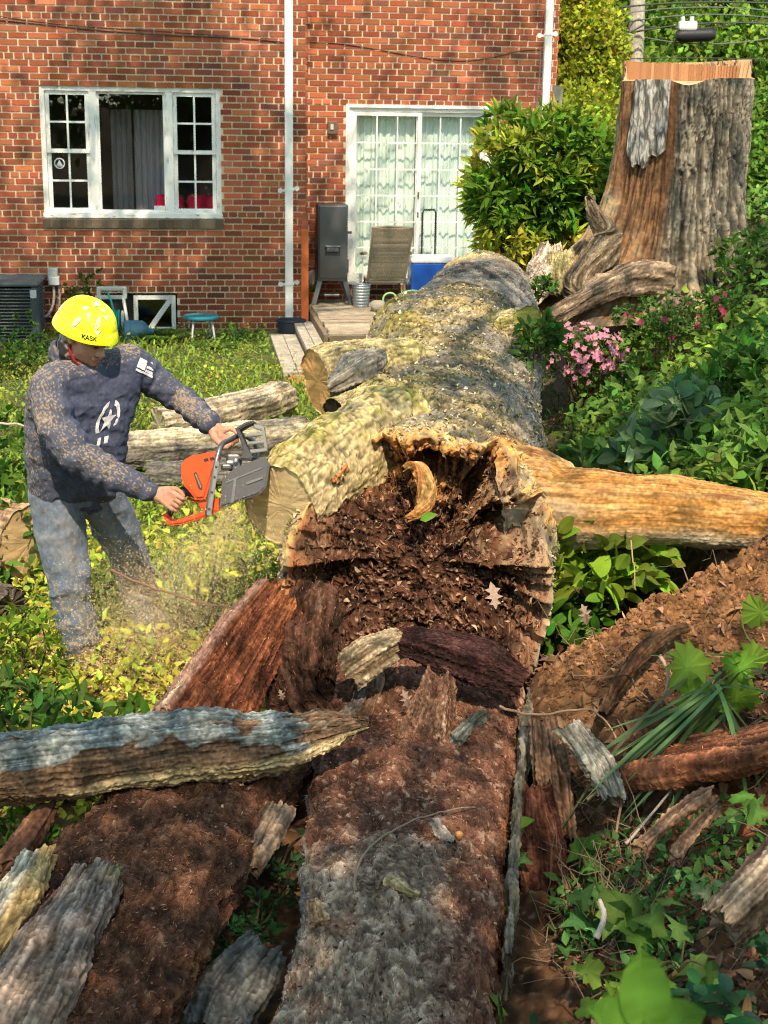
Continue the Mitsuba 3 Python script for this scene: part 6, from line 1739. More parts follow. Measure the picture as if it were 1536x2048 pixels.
def azalea(cpx, Yd, rx, rz, nfl, nlf, label, seed, colr, budc=None):
    r = np.random.default_rng(seed); t = thing('azalea', label, 'azalea'); c_ = P(*cpx, Yd)
    b0 = on_ground(np.array([c_[0]]), np.array([c_[1]]))[0]
    q = c_ + unit(r.normal(size=(nlf, 3))) * r.random((nlf, 1)) ** .4 * [rx, .3, rz]
    l = Leaves(); k = 7; M = nlf * k; tp = np.repeat(q, k, 0); d = rdir(r, M, .35)
    l.leaf(tp, d, rdir(r, M, 1.2), r.uniform(.03, .055, M), .02, vary(r, (.10, .19, .04), M, .3))
    put('stem', cat([tube([b0, b0 + (x - b0) * .5 + r.normal(0, .03, 3), x], [.008, .005, .002], 5, n=6) for x in q[:8]]), (.09, .06, .04), 'rough_matter', t)
    l.put('leaves', parent=t, kind='stuff')
    fl = Leaves(); fc = c_ + unit(r.normal(size=(nfl, 3)) + [0, -.6, .2]) * r.uniform(.6, 1, (nfl, 1)) * [rx, .32, rz]
    ax = unit(unit(fc - c_) + [0, -.7, .35]); k = 5
    for j in range(k):
        e1 = unit(np.cross(ax, [.3, .2, 1.0])); e2 = np.cross(ax, e1); a = j * 2 * np.pi / k + r.random(nfl) * .3
        dd = e1 * np.cos(a)[:, None] + e2 * np.sin(a)[:, None]
        fl.leaf(fc, unit(dd + ax * .45), ax, r.uniform(.024, .034, nfl), .022, vary(r, colr, nfl, .16, .05), fold=.1, droop=.15, shape='broad')
    for q in range(nfl):
        put('flower', cat([(fl.v[j].reshape(nfl, -1, 3)[q], np.array([[0, 2, 1], [0, 3, 2], [1, 2, 5], [1, 5, 4], [2, 3, 6], [2, 6, 5], [4, 5, 7], [5, 6, 7]])) for j in range(k)]), np.vstack([fl.c[j].reshape(nfl, -1, 3)[q] for j in range(k)]), 'petal_matter', t)
    return t


azalea((1170, 705), 11.6, .40, .25, 150, 190, 'azalea covered in pink blossom beside the fallen trunk', 51, (.86, .36, .50))
azalea((1150, 603), 12.3, .10, .09, 30, 30, 'small azalea sprig with deeper pink blossom right below the stump roots', 52, (.60, .10, .24))
azalea((1330, 640), 11.0, .42, .20, 10, 190, 'mostly green azalea with few pink buds on the bank', 53, (.55, .08, .17))
azalea((1450, 610), 11.2, .25, .14, 6, 80, 'small green azalea with single pink buds farther up the bank', 54, (.55, .08, .17))

gd = lambda px, py, Yd: on_ground(np.array([P(px, py, Yd)[0]]), np.array([P(px, py, Yd)[1]]))[0]
clump('daylily', gd(1470, 690, 9.3), 110, .62, .022, (.09, .21, .05), 'large daylily clump arching over the bank near the picture edge', 'daylily', 61, spread=.12)
clump('daylily', gd(1330, 880, 7.9), 80, .5, .018, (.075, .19, .05), 'daylily clump right behind the bare orange limb', 'daylily', 62, spread=.1)
clump('daylily', gd(1440, 860, 8.0), 80, .48, .02, (.085, .20, .05), 'dark daylily clump in the hollow behind the far part of the limb', 'daylily', 66, spread=.1)
clump('daylily', gd(1425, 530, 12.1), 70, .42, .022, (.10, .21, .07), 'drooping daylily tuft at the foot of the stump', 'daylily', 63, spread=.06)
clump('daylily', gd(1505, 400, 12.6), 60, .6, .03, (.10, .19, .07), 'pale broad daylily tuft on the high side of the stump', 'daylily', 64, spread=.08, up=1.6)
clump('grass_tuft', gd(1350, 940, 7.25), 9, .42, .035, (.13, .27, .03), 'few bright upright blades behind the middle of the limb', 'grass', 65, (.05, .3), .03, 2.5)
clump('grass_tuft', gd(1480, 950, 7.1), 12, .45, .032, (.12, .26, .03), 'bright upright blades behind the limb near the picture edge', 'grass', 67, (.02, .3), .05, 2.5)
clump('daylily', Hb(-.85, .75, .0), 130, .55, .022, (.07, .14, .035), 'daylily clump by the house wall between stool and tub', 'daylily', 68, spread=.12)
clump('iris', gd(385, 1090, 7.2), 26, .62, .045, (.12, .20, .07), 'grey-green iris blades standing behind the chainsaw', 'iris', 69, (.05, .5), .06, 2.2)
clump('iris', gd(330, 1120, 7.3), 20, .45, .04, (.09, .17, .06), 'lower iris tuft behind the legs of the worker', 'iris', 70, (.3, .9), .06, 1.4)


def fern(base, N, L, c, label, seed):
    r = np.random.default_rng(seed); l = Leaves()
    for i in range(N):
        a = r.random() * 2 * np.pi; d = np.array([math.cos(a), math.sin(a), 1.1]); d = unit(d); h_ = unit(d * [1, 1, 0])
        t = np.linspace(.12, 1, 16); LL = L * r.uniform(.7, 1.1)
        sp_ = base + d * LL * t[:, None] * .9 + h_ * LL * .25 * (t ** 2)[:, None] - UPV * LL * .45 * (t ** 2.4)[:, None]
        sd_ = unit(np.cross(d, UPV))
        for s in (-1, 1):
            l.leaf(sp_, sd_ * s + h_ * .35, UPV + 0 * sp_, LL * .28 * (1 - t) ** .7 + .012, .028, vary(r, c, 16, .15), fold=.1)
    k = thing('fern', label, 'fern'); l.put('fronds', parent=k, kind='stuff')


fern(Hb(-1.72, .75, .0), 22, .48, (.075, .15, .025), 'fern in front of the basement window', 81)
fern(Hb(-1.15, 1.3, .0), 14, .36, (.08, .15, .03), 'small fern in the grass before the stool', 82)
t_, _, _ = bush('weed_bush', Hb(-2.65, .20, .0), 60, .34, .07, (.06, .11, .025), 'weedy creeper climbing the brick beside the meter box', 'weed', 83, hh=1.9)
bush('weed_bush', P(20, 720, 14.5) * [1, 1, 0], 90, .5, .06, (.045, .10, .02), 'dark leafy weeds before the air conditioner', 'weed', 84)
bush('weed_bush', gd(20, 870, 9.5), 90, .55, .10, (.10, .19, .03), 'tall bright weeds at the picture edge behind the worker', 'weed', 85, shape='broad')
bush('weed_bush', gd(30, 960, 8.2), 70, .36, .10, (.11, .20, .035), 'bright broad leaved weeds above the reddish sawn log', 'weed', 86, shape='broad')
bush('weed_bush', gd(36, 1275, 6.4), 60, .24, .065, (.16, .24, .03), 'sunlit yellow green weeds beside the boot of the worker', 'weed', 87, hh=1.5)
bush('weed_bush', gd(545, 1130, 7.35), 50, .28, .09, (.18, .26, .03), 'sunlit weeds under the thick limb stub', 'weed', 88, shape='broad')
bush('weed_bush', gd(60, 1440, 5.5), 60, .34, .085, (.08, .17, .035), 'dark green weeds behind the lichen covered branch', 'weed', 89, shape='broad')
bush('weed_bush', gd(250, 1430, 5.5), 40, .26, .09, (.075, .15, .02), 'green weeds between leaning plank and lichen covered branch', 'weed', 90, shape='broad')
bush('weed_bush', gd(20, 1680, 4.75), 34, .2, .05, (.06, .13, .02), 'small weeds under the branch end at the picture edge', 'weed', 91)
# leaves seen below the limb
bush('weed_bush', np.array([P(1190, 1170, 6.75)[0], 6.75, .32]), 60, .34, .13, (.20, .30, .035), 'sunlit broad yellow green leaves seen under the limb', 'weed', 92, dens=5, shape='f_broad', leafW=.6)
bush('weed_bush', np.array([P(1115, 1230, 6.6)[0], 6.6, .08]), 46, .28, .10, (.07, .16, .02), 'darker green weeds in the gap between trunk and torn soil', 'weed', 93, dens=5, shape='f_broad', leafW=.5)
bush('weed_bush', gd(1260, 925, 7.35), 26, .2, .11, (.18, .28, .04), 'cluster of pale round leaves just above the limb', 'weed', 94, dens=5, shape='f_broad', leafW=.75)
bush('weed_bush', gd(1345, 790, 8.3), 34, .34, .13, (.19, .30, .15), 'tall weed with pale heart shaped leaves in the middle of the bank', 'weed', 95, dens=5, shape='f_broad', leafW=.7, hh=1.3)
bush('weed_bush', gd(1200, 800, 8.8), 44, .3, .12, (.15, .26, .08), 'broad leaved seedlings below the pink azalea', 'weed', 96, dens=5, shape='f_broad', leafW=.7)
bush('weed_bush', gd(1520, 800, 8.6), 50, .4, .12, (.10, .21, .04), 'dark leafy bush at the picture edge above the limb', 'weed', 97, shape='broad')
bush('weed_bush', gd(1520, 440, 11.9), 60, .35, .09, (.10, .19, .04), 'light green bush at the picture edge beside the stump', 'weed', 98)
bush('weed_bush', gd(470, 1790, 4.35), 30, .16, .05, (.04, .10, .035), 'small dark plants in the gap between the two rotten slabs', 'weed', 99, dens=6)
bush('weed_bush', gd(560, 1700, 4.7), 30, .2, .045, (.04, .10, .04), 'blue-green periwinkle sprigs along the trunk slab', 'weed', 100, dens=6)
bush('vine', P(1078, 720, 9.3), 22, .15, .09, (.085, .18, .035), 'green leafy vine hanging on the side of the fallen trunk', 'vine', 101, hh=1.4)
bush('vine', P(1082, 585, 11.9), 16, .10, .07, (.09, .19, .04), 'ivy creeping along the far end of the fallen trunk', 'vine', 102)
# wilted tulip tree leaves and strap leaves in front of the soil
WB = P(1450, 1350, 5.25)
t = thing('leafy_twig', 'wilting twig with large bright lobed leaves hanging over the torn soil', 'twig')
l = Leaves(); r = np.random.default_rng(111); pos = [(1480, 1255, .17), (1400, 1330, .2), (1470, 1330, .17), (1420, 1400, .22), (1500, 1390, .2), (1450, 1450, .2), (1520, 1320, .18), (1395, 1440, .16)]
pc = np.array([P(a, b, 5.2 + r.normal(0, .05)) for a, b, s in pos]); sz = np.array([s for *_, s in pos]) * .95
dd = np.array([unit(np.array([r.normal(-.25, .5), -.25, -.8])) for _ in pos]); dd[0] = unit(np.array([.9, -.3, .1]))
l.lobed(pc + UPV * .06, dd, unit(np.array([0, -1.0, .55]) + r.normal(0, .35, (len(pos), 3))), sz, vary(r, (.17, .30, .04), len(pos), .15, .05), MAPLE, .5)
l.put_each('leaf', parent=t, veins=True); put('stem', cat([tube([WB + [.3, .1, .1], (WB + q) / 2 + [0.05, 0, .06], q + UPV * .05], .004, 5, n=8) for q in pc]), (.16, .18, .05), 'rough_matter', t)
clump('strap_leaves', P(1440, 1360, 5.12), 12, .62, .028, (.13, .20, .09), 'bundle of limp grey-green strap leaves fallen over the bank edge', 'leaves', 112, (.9, 1.3), .05, .1, seg=6)
sl = 'strap_leaves'
l = Leaves(); r = np.random.default_rng(113); N = 34
d = unit(np.array([-.72, -.28, -.5]) + r.normal(0, .13, (N, 3)))
l.blade(P(1425, 1395, 5.12) + r.normal(0, .035, (N, 3)), d, r.uniform(.35, .6, N), .026, vary(r, (.15, .22, .10), N, .2, .06), r.uniform(.0, .35, N), 5)
l.put_each('blade', parent=sl)

# ivy and seedlings on the near bank, each a plant of its own


def ivy(px, py, Z, n_, size, c, label, seed, cat_='ivy', outline=IVY, name='ivy_sprig', spread=.08, m='leaf_matter'):
    r = np.random.default_rng(seed); b = G(px, py, Z); g = on_ground(np.array([b[0]]), np.array([b[1]]))[0]; b = np.array([b[0], b[1], max(g[2] + .03, min(b[2], g[2] + .12))])
    t = thing(name, label, cat_); l = Leaves()
    p = b + r.normal(0, 1, (n_, 3)) * [spread, spread * .8, spread * .4] + UPV * .03
    l.lobed(p, rdir(r, n_, -.2), unit(rdir(r, n_, 1.3) + [0, -.55, 0]), r.uniform(size * .7, size * 1.15, n_), vary(r, c, n_, .2, .08), outline, .35)
    l.put_each('leaf', m, t, True); put('stem', cat([tube([b - UPV * .03, (b + q) / 2 + UPV * .02, q], .0028, 5, n=6) for q in p]), (.13, .12, .05), 'rough_matter', t)
    return t


def sprig(px, py, Z, n_, L, c, label, seed, name='seedling', cat_='seedling', hgt=.16, shape='oval', wd=.42):
    r = np.random.default_rng(seed); b = G(px, py, Z); g = on_ground(np.array([b[0]]), np.array([b[1]]))[0]; t = thing(name, label, cat_); l = Leaves()
    top = g + UPV * hgt + np.array([r.normal(0, .03), -.02, 0]); ts = np.linspace(.3, 1, n_)
    stem = spline([g - UPV * .01, g + (top - g) * .5 + [.015, 0, 0], top], 12)
    for i, tt in enumerate(ts):
        q = g + (top - g) * tt; a = i * 1.57 + r.random() * .3
        for s in (0, np.pi):
            d = np.array([[math.cos(a + s), math.sin(a + s), .45 - .1 * tt]]); l.leaf(q[None], d, UPV[None], L * r.uniform(.75, 1.1), L * wd, vary(r, c, 1, .15), shape='f_' + shape, fold=.2)
    l.put_each('leaf', parent=t); put('stem', tube(stem, [.0035] * 12, 5), (.13, .15, .05), 'rough_matter', t)
    return t


ivc = (.13, .24, .05)
ivy(975, 1905, .2, 7, .10, (.15, .27, .06), 'bright ivy sprig leaning on the bank side of the trunk slab', 121, spread=.05)
ivy(1110, 1990, .2, 9, .12, (.14, .25, .05), 'large leaved ivy at the lower edge between slab and bank', 122, spread=.07)
ivy(1190, 1720, .2, 8, .11, (.10, .21, .06), 'ivy leaves standing below the lichen bark piece', 123, spread=.06)
ivy(1285, 1750, .25, 8, .12, (.14, .25, .05), 'crumpled bright ivy leaves in the middle of the near bank', 124, spread=.06)
ivy(1270, 1850, .25, 8, .11, (.17, .25, .04), 'yellowing ivy leaves right above the blurred seedling', 125, spread=.07)
ivy(1370, 1840, .3, 7, .12, (.12, .23, .05), 'ivy leaves beside the small log on the bank', 126, spread=.06)
ivy(1510, 1560, .45, 8, .11, (.13, .26, .06), 'ivy hanging over the reddish decomposing log at the picture edge', 127, spread=.07)
ivy(1165, 1620, .2, 5, .10, (.10, .20, .04), 'small ivy leaves beside the reddish upright slab', 128, spread=.05)
ivy(1420, 1700, .4, 6, .07, (.17, .27, .13), 'pale rounded leaves on the bank above the small log', 129, outline=MAPLE, spread=.05)
ivy(1035, 1620, .2, 4, .09, (.12, .24, .08), 'single ivy leaves on the grey bark edge', 130, spread=.03)
for i, (px, py, n_, L, h_) in enumerate(((640, 2035, 4, .10, .14), (1480, 1960, 4, .10, .12), (1400, 1930, 4, .09, .14), (1540, 1900, 4, .10, .16), (1330, 1985, 4, .09, .1), (1450, 2040, 5, .10, .1), (1060, 1890, 4, .07, .1), (1110, 1850, 4, .065, .1), (1240, 1900, 4, .09, .16), (1180, 2035, 4, .08, .1), (1520, 2030, 5, .1, .14), (1385, 2010, 4, .08, .1))):
    lab = ['seedling with pointed leaves at the lower edge before the trunk slab', 'blue-green periwinkle shoots low on the bank beside the blurred seedling', 'periwinkle shoot below the small log', 'periwinkle shoot at the very edge of the picture below the small log', 'low periwinkle shoot right beside the blurred seedling', 'periwinkle tuft in the bottom corner of the bank', 'tiny periwinkle shoot close to the trunk slab', 'second tiny periwinkle shoot a little higher near the slab', 'tall thin seedling with whorled leaves above the blurred one', 'small shoot between large leaved ivy and blurred seedling', 'leafy periwinkle shoot in the outermost bottom corner', 'small periwinkle shoot behind the blurred seedling'][i]
    sprig(px, py, .25, n_, L, (.06, .16, .07) if i not in (0, 8) else (.12, .25, .04), lab, 140 + i, hgt=h_, shape='lance')
# undergrowth that fills the near bank
lv = Leaves()
p = scatter(9500, .45, 2.2, 2.9, 5.3); n_ = ns(p, 2.4, 631); k = (n_ > .46) & (p[:, 1] < 4.7 + .3 * p[:, 0]); p = p[k]; N = len(p)
p = p + UPV * rng.uniform(.01, .10, (N, 1))
lv.leaf(p, rdir(rng, N, .3), rdir(rng, N, 1.4), rng.uniform(.025, .065, N), rng.uniform(.014, .03, N), vary(rng, (.09, .20, .055), N, .35))
lv.put('periwinkle_cover', kind='stuff'); tag('periwinkle_cover', 'small periwinkle leaves covering the near bank', kind='stuff')
# clods of torn soil
r = np.random.default_rng(147); ico = trimesh.creation.icosphere(subdivisions=1); iv, if_ = np.array(ico.vertices), np.array(ico.faces); ms, cs = [], []
for i in range(7000):
    x = r.uniform(.66, 2.4); yv = r.uniform(3.6, 6.3)
    if i < 4600: x, yv = r.normal(1.3, .42), r.normal(5.75, .33)
    if x < .68 or x > 2.4 or yv < 3 or yv > 7: continue
    g_ = on_ground(np.array([x]), np.array([yv]))[0]; R_ = r.uniform(.003, .011) * (2.2 if r.random() < .06 else 1)
    q = iv * (1 + r.normal(0, .18, (len(iv), 1))) * R_ * r.uniform(.7, 1.3, 3) + g_ + [0, 0, R_ * .3]
    oc_ = math.exp(-((yv - 5.95) / .4) ** 2); base_ = np.array([.10, .055, .032]) * (1 - oc_) + np.array([.22, .108, .047]) * oc_
    ms.append((q, if_)); cs.append(np.repeat((base_ * np.exp(r.normal(0, .35)))[None], len(iv), 0))
put('soil_clods', cat(ms), np.vstack(cs), 'rough_matter', kind='stuff'); tag('soil_clods', 'loose clods of orange brown soil on the torn bank', kind='stuff')
# thin roots
ms = []
r = np.random.default_rng(151)
for i in range(260):
    g_ = on_ground(np.array([r.uniform(.62, 2.1)]), np.array([r.uniform(3.5, 6.1)]))[0]
    if i < 110:
        g_ = on_ground(np.array([r.normal(.78, .12)]), np.array([r.normal(4.45, .22)]))[0]
    d = rdir(r, 1, .25)[0]; L = r.uniform(.08, .4)
    q = np.array([g_ + d * L * t_ + r.normal(0, .018, 3) + UPV * .05 * math.sin(t_ * 3.1) for t_ in np.linspace(0, 1, 6)])
    ms.append(tube(q, np.linspace(r.uniform(.0015, .0035), .0008, 6), 4, cap=False))
put('root_hairs', cat(ms), (.24, .17, .11), 'rough_matter', kind='stuff'); tag('root_hairs', 'thin tangled rootlets on the torn soil', kind='stuff')


def twig(pts, rad, label, c=(.25, .17, .11), name='twig', n=26):
    q = spline(pts, n); q = q + (ns(q, 20, 17)[:, None] - .5) * .015
    one(name, tube(q, np.linspace(rad, rad * .55, n), 6), c, label, 'twig', 'rough_matter', True)


twig([on_slab(712, 1780), on_slab(745, 1690), on_slab(830, 1640), on_slab(955, 1612)], .005, 'long thin bent twig lying on the trunk slab', (.30, .22, .15))
twig([P(1000, 1410, 5.4), P(1080, 1430, 5.35), P(1140, 1420, 5.3), P(1230, 1480, 5.1)], .006, 'wavy pale root running from the trunk slab to the bank', (.30, .20, .13), 'thin_root')
twig([P(1175, 1600, 4.9), P(1240, 1570, 4.92), P(1236, 1700, 4.8), P(1260, 1740, 4.75)], .007, 'hooked tan root standing on the bank', (.34, .22, .13), 'thin_root')
twig([P(1250, 1690, 4.7), P(1310, 1620, 4.8), P(1400, 1505, 5.0)], .006, 'straight grey stick slanting up the bank', (.33, .29, .25), 'stick')
twig([G(1190, 1880, .3), G(1205, 1840, .34), G(1200, 1800, .36)], .011, 'pale peeled stick standing on the near bank', (.42, .36, .32), 'stick')
twig([P(1320, 1310, 5.35), P(1335, 1350, 5.3), P(1330, 1385, 5.28)], .008, 'short pale root end sticking out of the soil', (.40, .30, .2), 'thin_root')
twig([P(1262, 1080, 6.2), P(1268, 1130, 6.15), P(1270, 1180, 6.1)], .004, 'thin upright stalk before the sunlit leaves under the limb', (.38, .27, .16), 'stalk')
twig([P(220, 1140, 6.3), P(320, 1180, 6.25), P(460, 1218, 6.15)], .006, 'thin reddish twig hanging in the sawdust spray', (.22, .12, .08))
twig([P(545, 1170, 6.3), P(575, 1140, 6.35), P(620, 1090, 6.5)], .012, 'dark twig between leaning plank and limb stub', (.08, .07, .06))
twig([P(-10, 848, 8.5), P(40, 850, 8.45), P(75, 860, 8.4)], .009, 'pale stick reaching in from the edge behind the worker', (.45, .40, .3))
twig([P(840, 1290, 5.85), P(870, 1275, 5.85), P(905, 1262, 5.85)], .005, 'grey twig behind the dark block', (.25, .22, .18))
# oak leaves and seeds lying on the rotten wood
for i, (px, py, Yd, s, lab) in enumerate(((990, 1225, 5.95, .12, 'dry grey-pink oak leaf on the floor of the hollow'), (805, 1385, 5.55, .09, 'crumpled dry leaf below the dark block'), (1160, 1215, 6.0, .1, 'dry leaf on the torn soil'), (560, 1385, 5.45, .05, 'small tan leaf under the rotten chunk'))):
    r = np.random.default_rng(160 + i); l = Leaves()
    q = P(px, py, Yd)
    l.lobed(q[None] + [[0, -.04, .03]], np.array([[.35 if i else .1, -.25, -.75]]) * (1 if i else -1), np.array([[0, -.85, .6]]), np.array([s]), np.array([[.33, .235, .18]]), OAK, 1.1)
    k = l.put('dry_leaf', 'rough_matter'); tag(k, lab, 'leaf')
one('acorn', lathe([(0, -.016), (.009, -.013), (.014, 0), (.012, .01), (0, .016)], 14, on_slab(918, 1670, .012)), (.48, .22, .07), 'small orange acorn on the trunk slab by the long twig', 'acorn', 'semi_matter', True)
for i, (px, py, z, lab) in enumerate(((840, 1040, None, 'small green leaf sprouting inside the hollow'), (1025, 1650, None, 'pale green leaf on the bark edge'))):
    l = Leaves(); q = P(px, py, 6.2) if i == 0 else P(px, py, 4.75)
    l.leaf(q[None], np.array([[.8, -.4, .5]]), np.array([[-.2, -.8, .6]]), .085, .045, np.array([[.18, .30, .04]])); k = l.put('fresh_leaf'); tag(k, lab, 'leaf')
# blurred seedling close to the camera
t = thing('near_seedling', 'large blurred green seedling leaves close to the camera at the lower edge', 'seedling')
l = Leaves(); b = P(1290, 2060, 1.55)
l.leaf(np.repeat(b[None], 5, 0), np.array([[-.05, .25, 1.0], [-.75, -.1, .38], [.8, -.15, .42], [.25, .5, .6], [-.3, .5, .35]]), np.array([[0, -1.0, .3], [.2, -.8, .8], [-.2, -.8, .8], [0, -.9, .6], [0, -.8, .8]]), np.array([.098, .08, .078, .065, .055]), np.array([.064, .052, .052, .036, .036]), vary(np.random.default_rng(171), (.085, .20, .028), 5, .1, .04), droop=.12, shape='f_oval', fold=.35)
l.put_each('leaf', parent=t, veins=True)
put('stem', tube([b + [0, 0, .0], b + [.01, .05, -.15], b + [.02, .1, -.62]], .003, 6, n=8), (.12, .18, .04), 'rough_matter', t)

# ------------------------------------------------------------------ trees beyond the house


def crown_leaves(c, rad, ncl, nlf, size, col, seed, shell=.55):
    r = np.random.default_rng(seed); q = unit(r.normal(size=(ncl, 3))) * (shell + (1 - shell) * r.random((ncl, 1))) ; q = np.asarray(c) + q * rad * (.8 + .35 * ns(q, 1.7, seed)[:, None])
    M = ncl * nlf; tp = np.repeat(q, nlf, 0) + r.normal(0, 1, (M, 3)) * (np.mean(rad) * .13); tone = np.repeat(np.exp(r.normal(0, .22, ncl)), nlf)[:, None]
    l = Leaves(); l.quad(tp, rdir(r, M, -.1), rdir(r, M, .8), r.uniform(size * .7, size * 1.3, M), size * .6 * r.uniform(.8, 1.2, M), vary(r, col, M, .2) * tone)
    return l, q


def tree(px, py, Yd, rad, col, label, seed, ncl=150, nlf=60, size=.16, group=None, base_z=0.0, lean=0):
    r = np.random.default_rng(seed); c = P(px, py, Yd); t = thing('tree', label, 'tree', group)
    l, q = crown_leaves(c, np.asarray(rad, float), ncl, int(nlf * 1.7), size * .74, col, seed)
    b = np.array([c[0] + lean, c[1] + .2, base_z]); R0 = .10 + .05 * rad[2]
    ms = [tube([b, b + (c - b) * .5 + r.normal(0, .15, 3) * [1, 1, 0], c + [0, 0, rad[2] * .4]], [R0, R0 * .75, R0 * .25], 10, n=14)]
    for i in range(9):
        tgt = q[r.integers(0, len(q))]; s = b + (c - b) * r.uniform(.55, 1)
        ms.append(tube([s, (s + tgt) / 2 + [0, 0, .2], tgt], [R0 * .35, R0 * .2, .02], 6, n=7))
    put('trunk', cat(ms), (.11, .09, .07), 'rough_matter', t); l.put('crown', parent=t, kind='stuff')
    return t


tree(1158, 150, 21.5, (.62, .7, 1.45), (.38, .42, .05), 'slim yellow green tree in full sun in front of the utility pole', 181, 150, 60, .13)
tree(1140, 310, 20.5, (.8, .8, .9), (.32, .40, .05), 'low yellow green sapling behind the shrub', 182, 80, 60, .12)
tree(1150, 40, 33, (2.4, 2.0, 2.6), (.15, .27, .05), 'green tree at the corner of the house behind the wires', 183, 190, 60, .24)
tree(1350, 30, 34, (2.6, 2, 2.6), (.24, .36, .06), 'light green tree behind the pole', 184, 200, 60, .24)
tree(1490, 120, 30, (2.3, 2, 2.6), (.20, .33, .05), 'broad green tree beyond the stump on the high side', 185, 200, 60, .22)
tree(1470, 330, 22, (1.2, 1.2, 1.1), (.14, .26, .045), 'dark low tree behind the stump', 186, 110, 60, .15)
tree(1260, 300, 27, (1.9, 1.4, 1.6), (.18, .30, .05), 'round green bushy tree behind the shrub and stump', 187, 140, 60, .2)
tree(1580, -60, 38, (3.2, 2.4, 3.4), (.12, .23, .045), 'tall darker tree at the far picture edge', 188, 200, 60, .28)
tree(1250, -120, 44, (4.6, 2.5, 3.6), (.14, .25, .05), 'big dark tree crown high behind the pole', 189, 240, 60, .32)
tree(1420, 170, 42, (4.2, 2.5, 3.2), (.11, .21, .04), 'wide dark tree far behind the wires', 190, 240, 60, .32)
tree(1180, 250, 40, (3.4, 2.5, 3.2), (.11, .2, .04), 'dark tree seen low beside the house corner', 191, 220, 60, .3)
# far woodland that closes the view
lv = Leaves(); N = 26000; r = np.random.default_rng(195)
x = r.uniform(2, 40, N); y = r.uniform(50, 60, N); z = r.uniform(.3, 12, N) * (.7 + .5 * ns(np.stack([x, y * 0, y * 0], -1), .25, 196)); p = np.stack([x, y, z], -1)
lv.quad(p, rdir(r, N), rdir(r, N, .6) + [0, -.5, 0], r.uniform(.5, .9, N), r.uniform(.3, .5, N), vary(r, (.06, .135, .025), N, .4))
lv.put('far_woodland', kind='stuff'); tag('far_woodland', 'far green woodland closing the view behind the trees', kind='stuff')

# utility pole, wires, splice cases, fence post
PY = 25.0
up_ = thing('utility_pole', 'pale weathered wooden utility pole with wires crossing behind the yellow green tree', 'utility pole')
a, b = P(1281, 115, PY), P(1281, -160, PY)
a[2] = 0
m, c = weathered(tube([a, b], .125, 14, n=30), (.42, .38, .30), 701); put('pole', m, c, 'rough_matter', up_)
wires = [((1100, 35), (1290, 10), (1560, 8)), ((1100, 85), (1280, 40), (1560, 38)), ((1290, 52), (1420, 55), (1560, 30)), ((1110, 108), (1280, 62), (1560, 50)), ((1290, 75), (1420, 88), (1560, 72)), ((1240, 118), (1400, 116), (1560, 120)), ((1110, 130), (1200, 95), (1290, 48)), ((1100, 60), (1285, 22), (1560, 24))]
for i, w3 in enumerate(wires):
    q = spline([P(*x_, PY - .3 - .02 * i) for x_ in w3], 30)
    one('power_wire', tube(q, .009 if i % 3 else .015, 5), (.16, .16, .16) if i % 3 == 1 else (.05, .05, .05), ['topmost thin wire running past the pole', 'grey wire second from the top at the pole', 'wire carrying the small white box', 'thick dark wire below the white box line', 'grey wire under the black splice case', 'lone lower wire right above the stump', 'thick wire rising from the house to the pole', 'thin wire between the two upper ones'][i], 'wire', 'semi_matter', True)
sc1 = thing('splice_case', 'black cylinder hanging on the wires right of the pole with a white box on top', 'splice case')
q = [P(1352, 72, PY - .5), P(1362, 72, PY - .5), P(1420, 69, PY - .5), P(1430, 69, PY - .5)]
put('cylinder', tube(q, [.07, .105, .105, .07], 16), (.018, .018, .02), 'semi_matter', sc1, smooth=40)
put('box', rbox(P(1375, 52, PY - .5), (.30, .14, .14), .03), (.62, .62, .62), 'semi_matter', sc1)
put('fitting', cat([tube([P(1366, 44, PY - .5), P(1365, 33, PY - .5)], .035, 8), tube([P(1384, 44, PY - .5), P(1384, 33, PY - .5)], .035, 8)]), (.65, .65, .65), 'semi_matter', sc1)
sc2 = thing('splice_case', 'long black cylinder on the wires beside the house corner', 'splice case')
q = [P(1104, 152, 22.6), P(1116, 148, 22.7), P(1172, 134, 23), P(1186, 131, 23.1)]
put('cylinder', tube(q, [.09, .125, .125, .08], 16), (.020, .021, .023), 'semi_matter', sc2, smooth=40)
put('wrapped_cable', tube([P(1104, 168, 22.6), P(1130, 162, 22.7), P(1170, 150, 23), P(1200, 140, 23.2)], .045, 8, n=12), (.16, .16, .17), 'semi_matter', sc2)
fpz = thing('fence_post', 'old grey wooden fence post with two bolt holes at the house corner', 'post')
a = P(1116, 172, 17.4); m, c = weathered(box((a[0], a[1], a[2] - 1.2), (.10, .10, 2.4)), (.36, .32, .24), 711); put('post', m, c, 'rough_matter', fpz)
put('bolt', cat([box(a + [.0, -.052, -.17], (.016, .01, .016)), box(a + [.0, -.052, -.22], (.016, .01, .016))]), (.03, .02, .02), 'rough_matter', fpz)

# ------------------------------------------------------------------ trees outside the picture that shade the yard
r = np.random.default_rng(800)


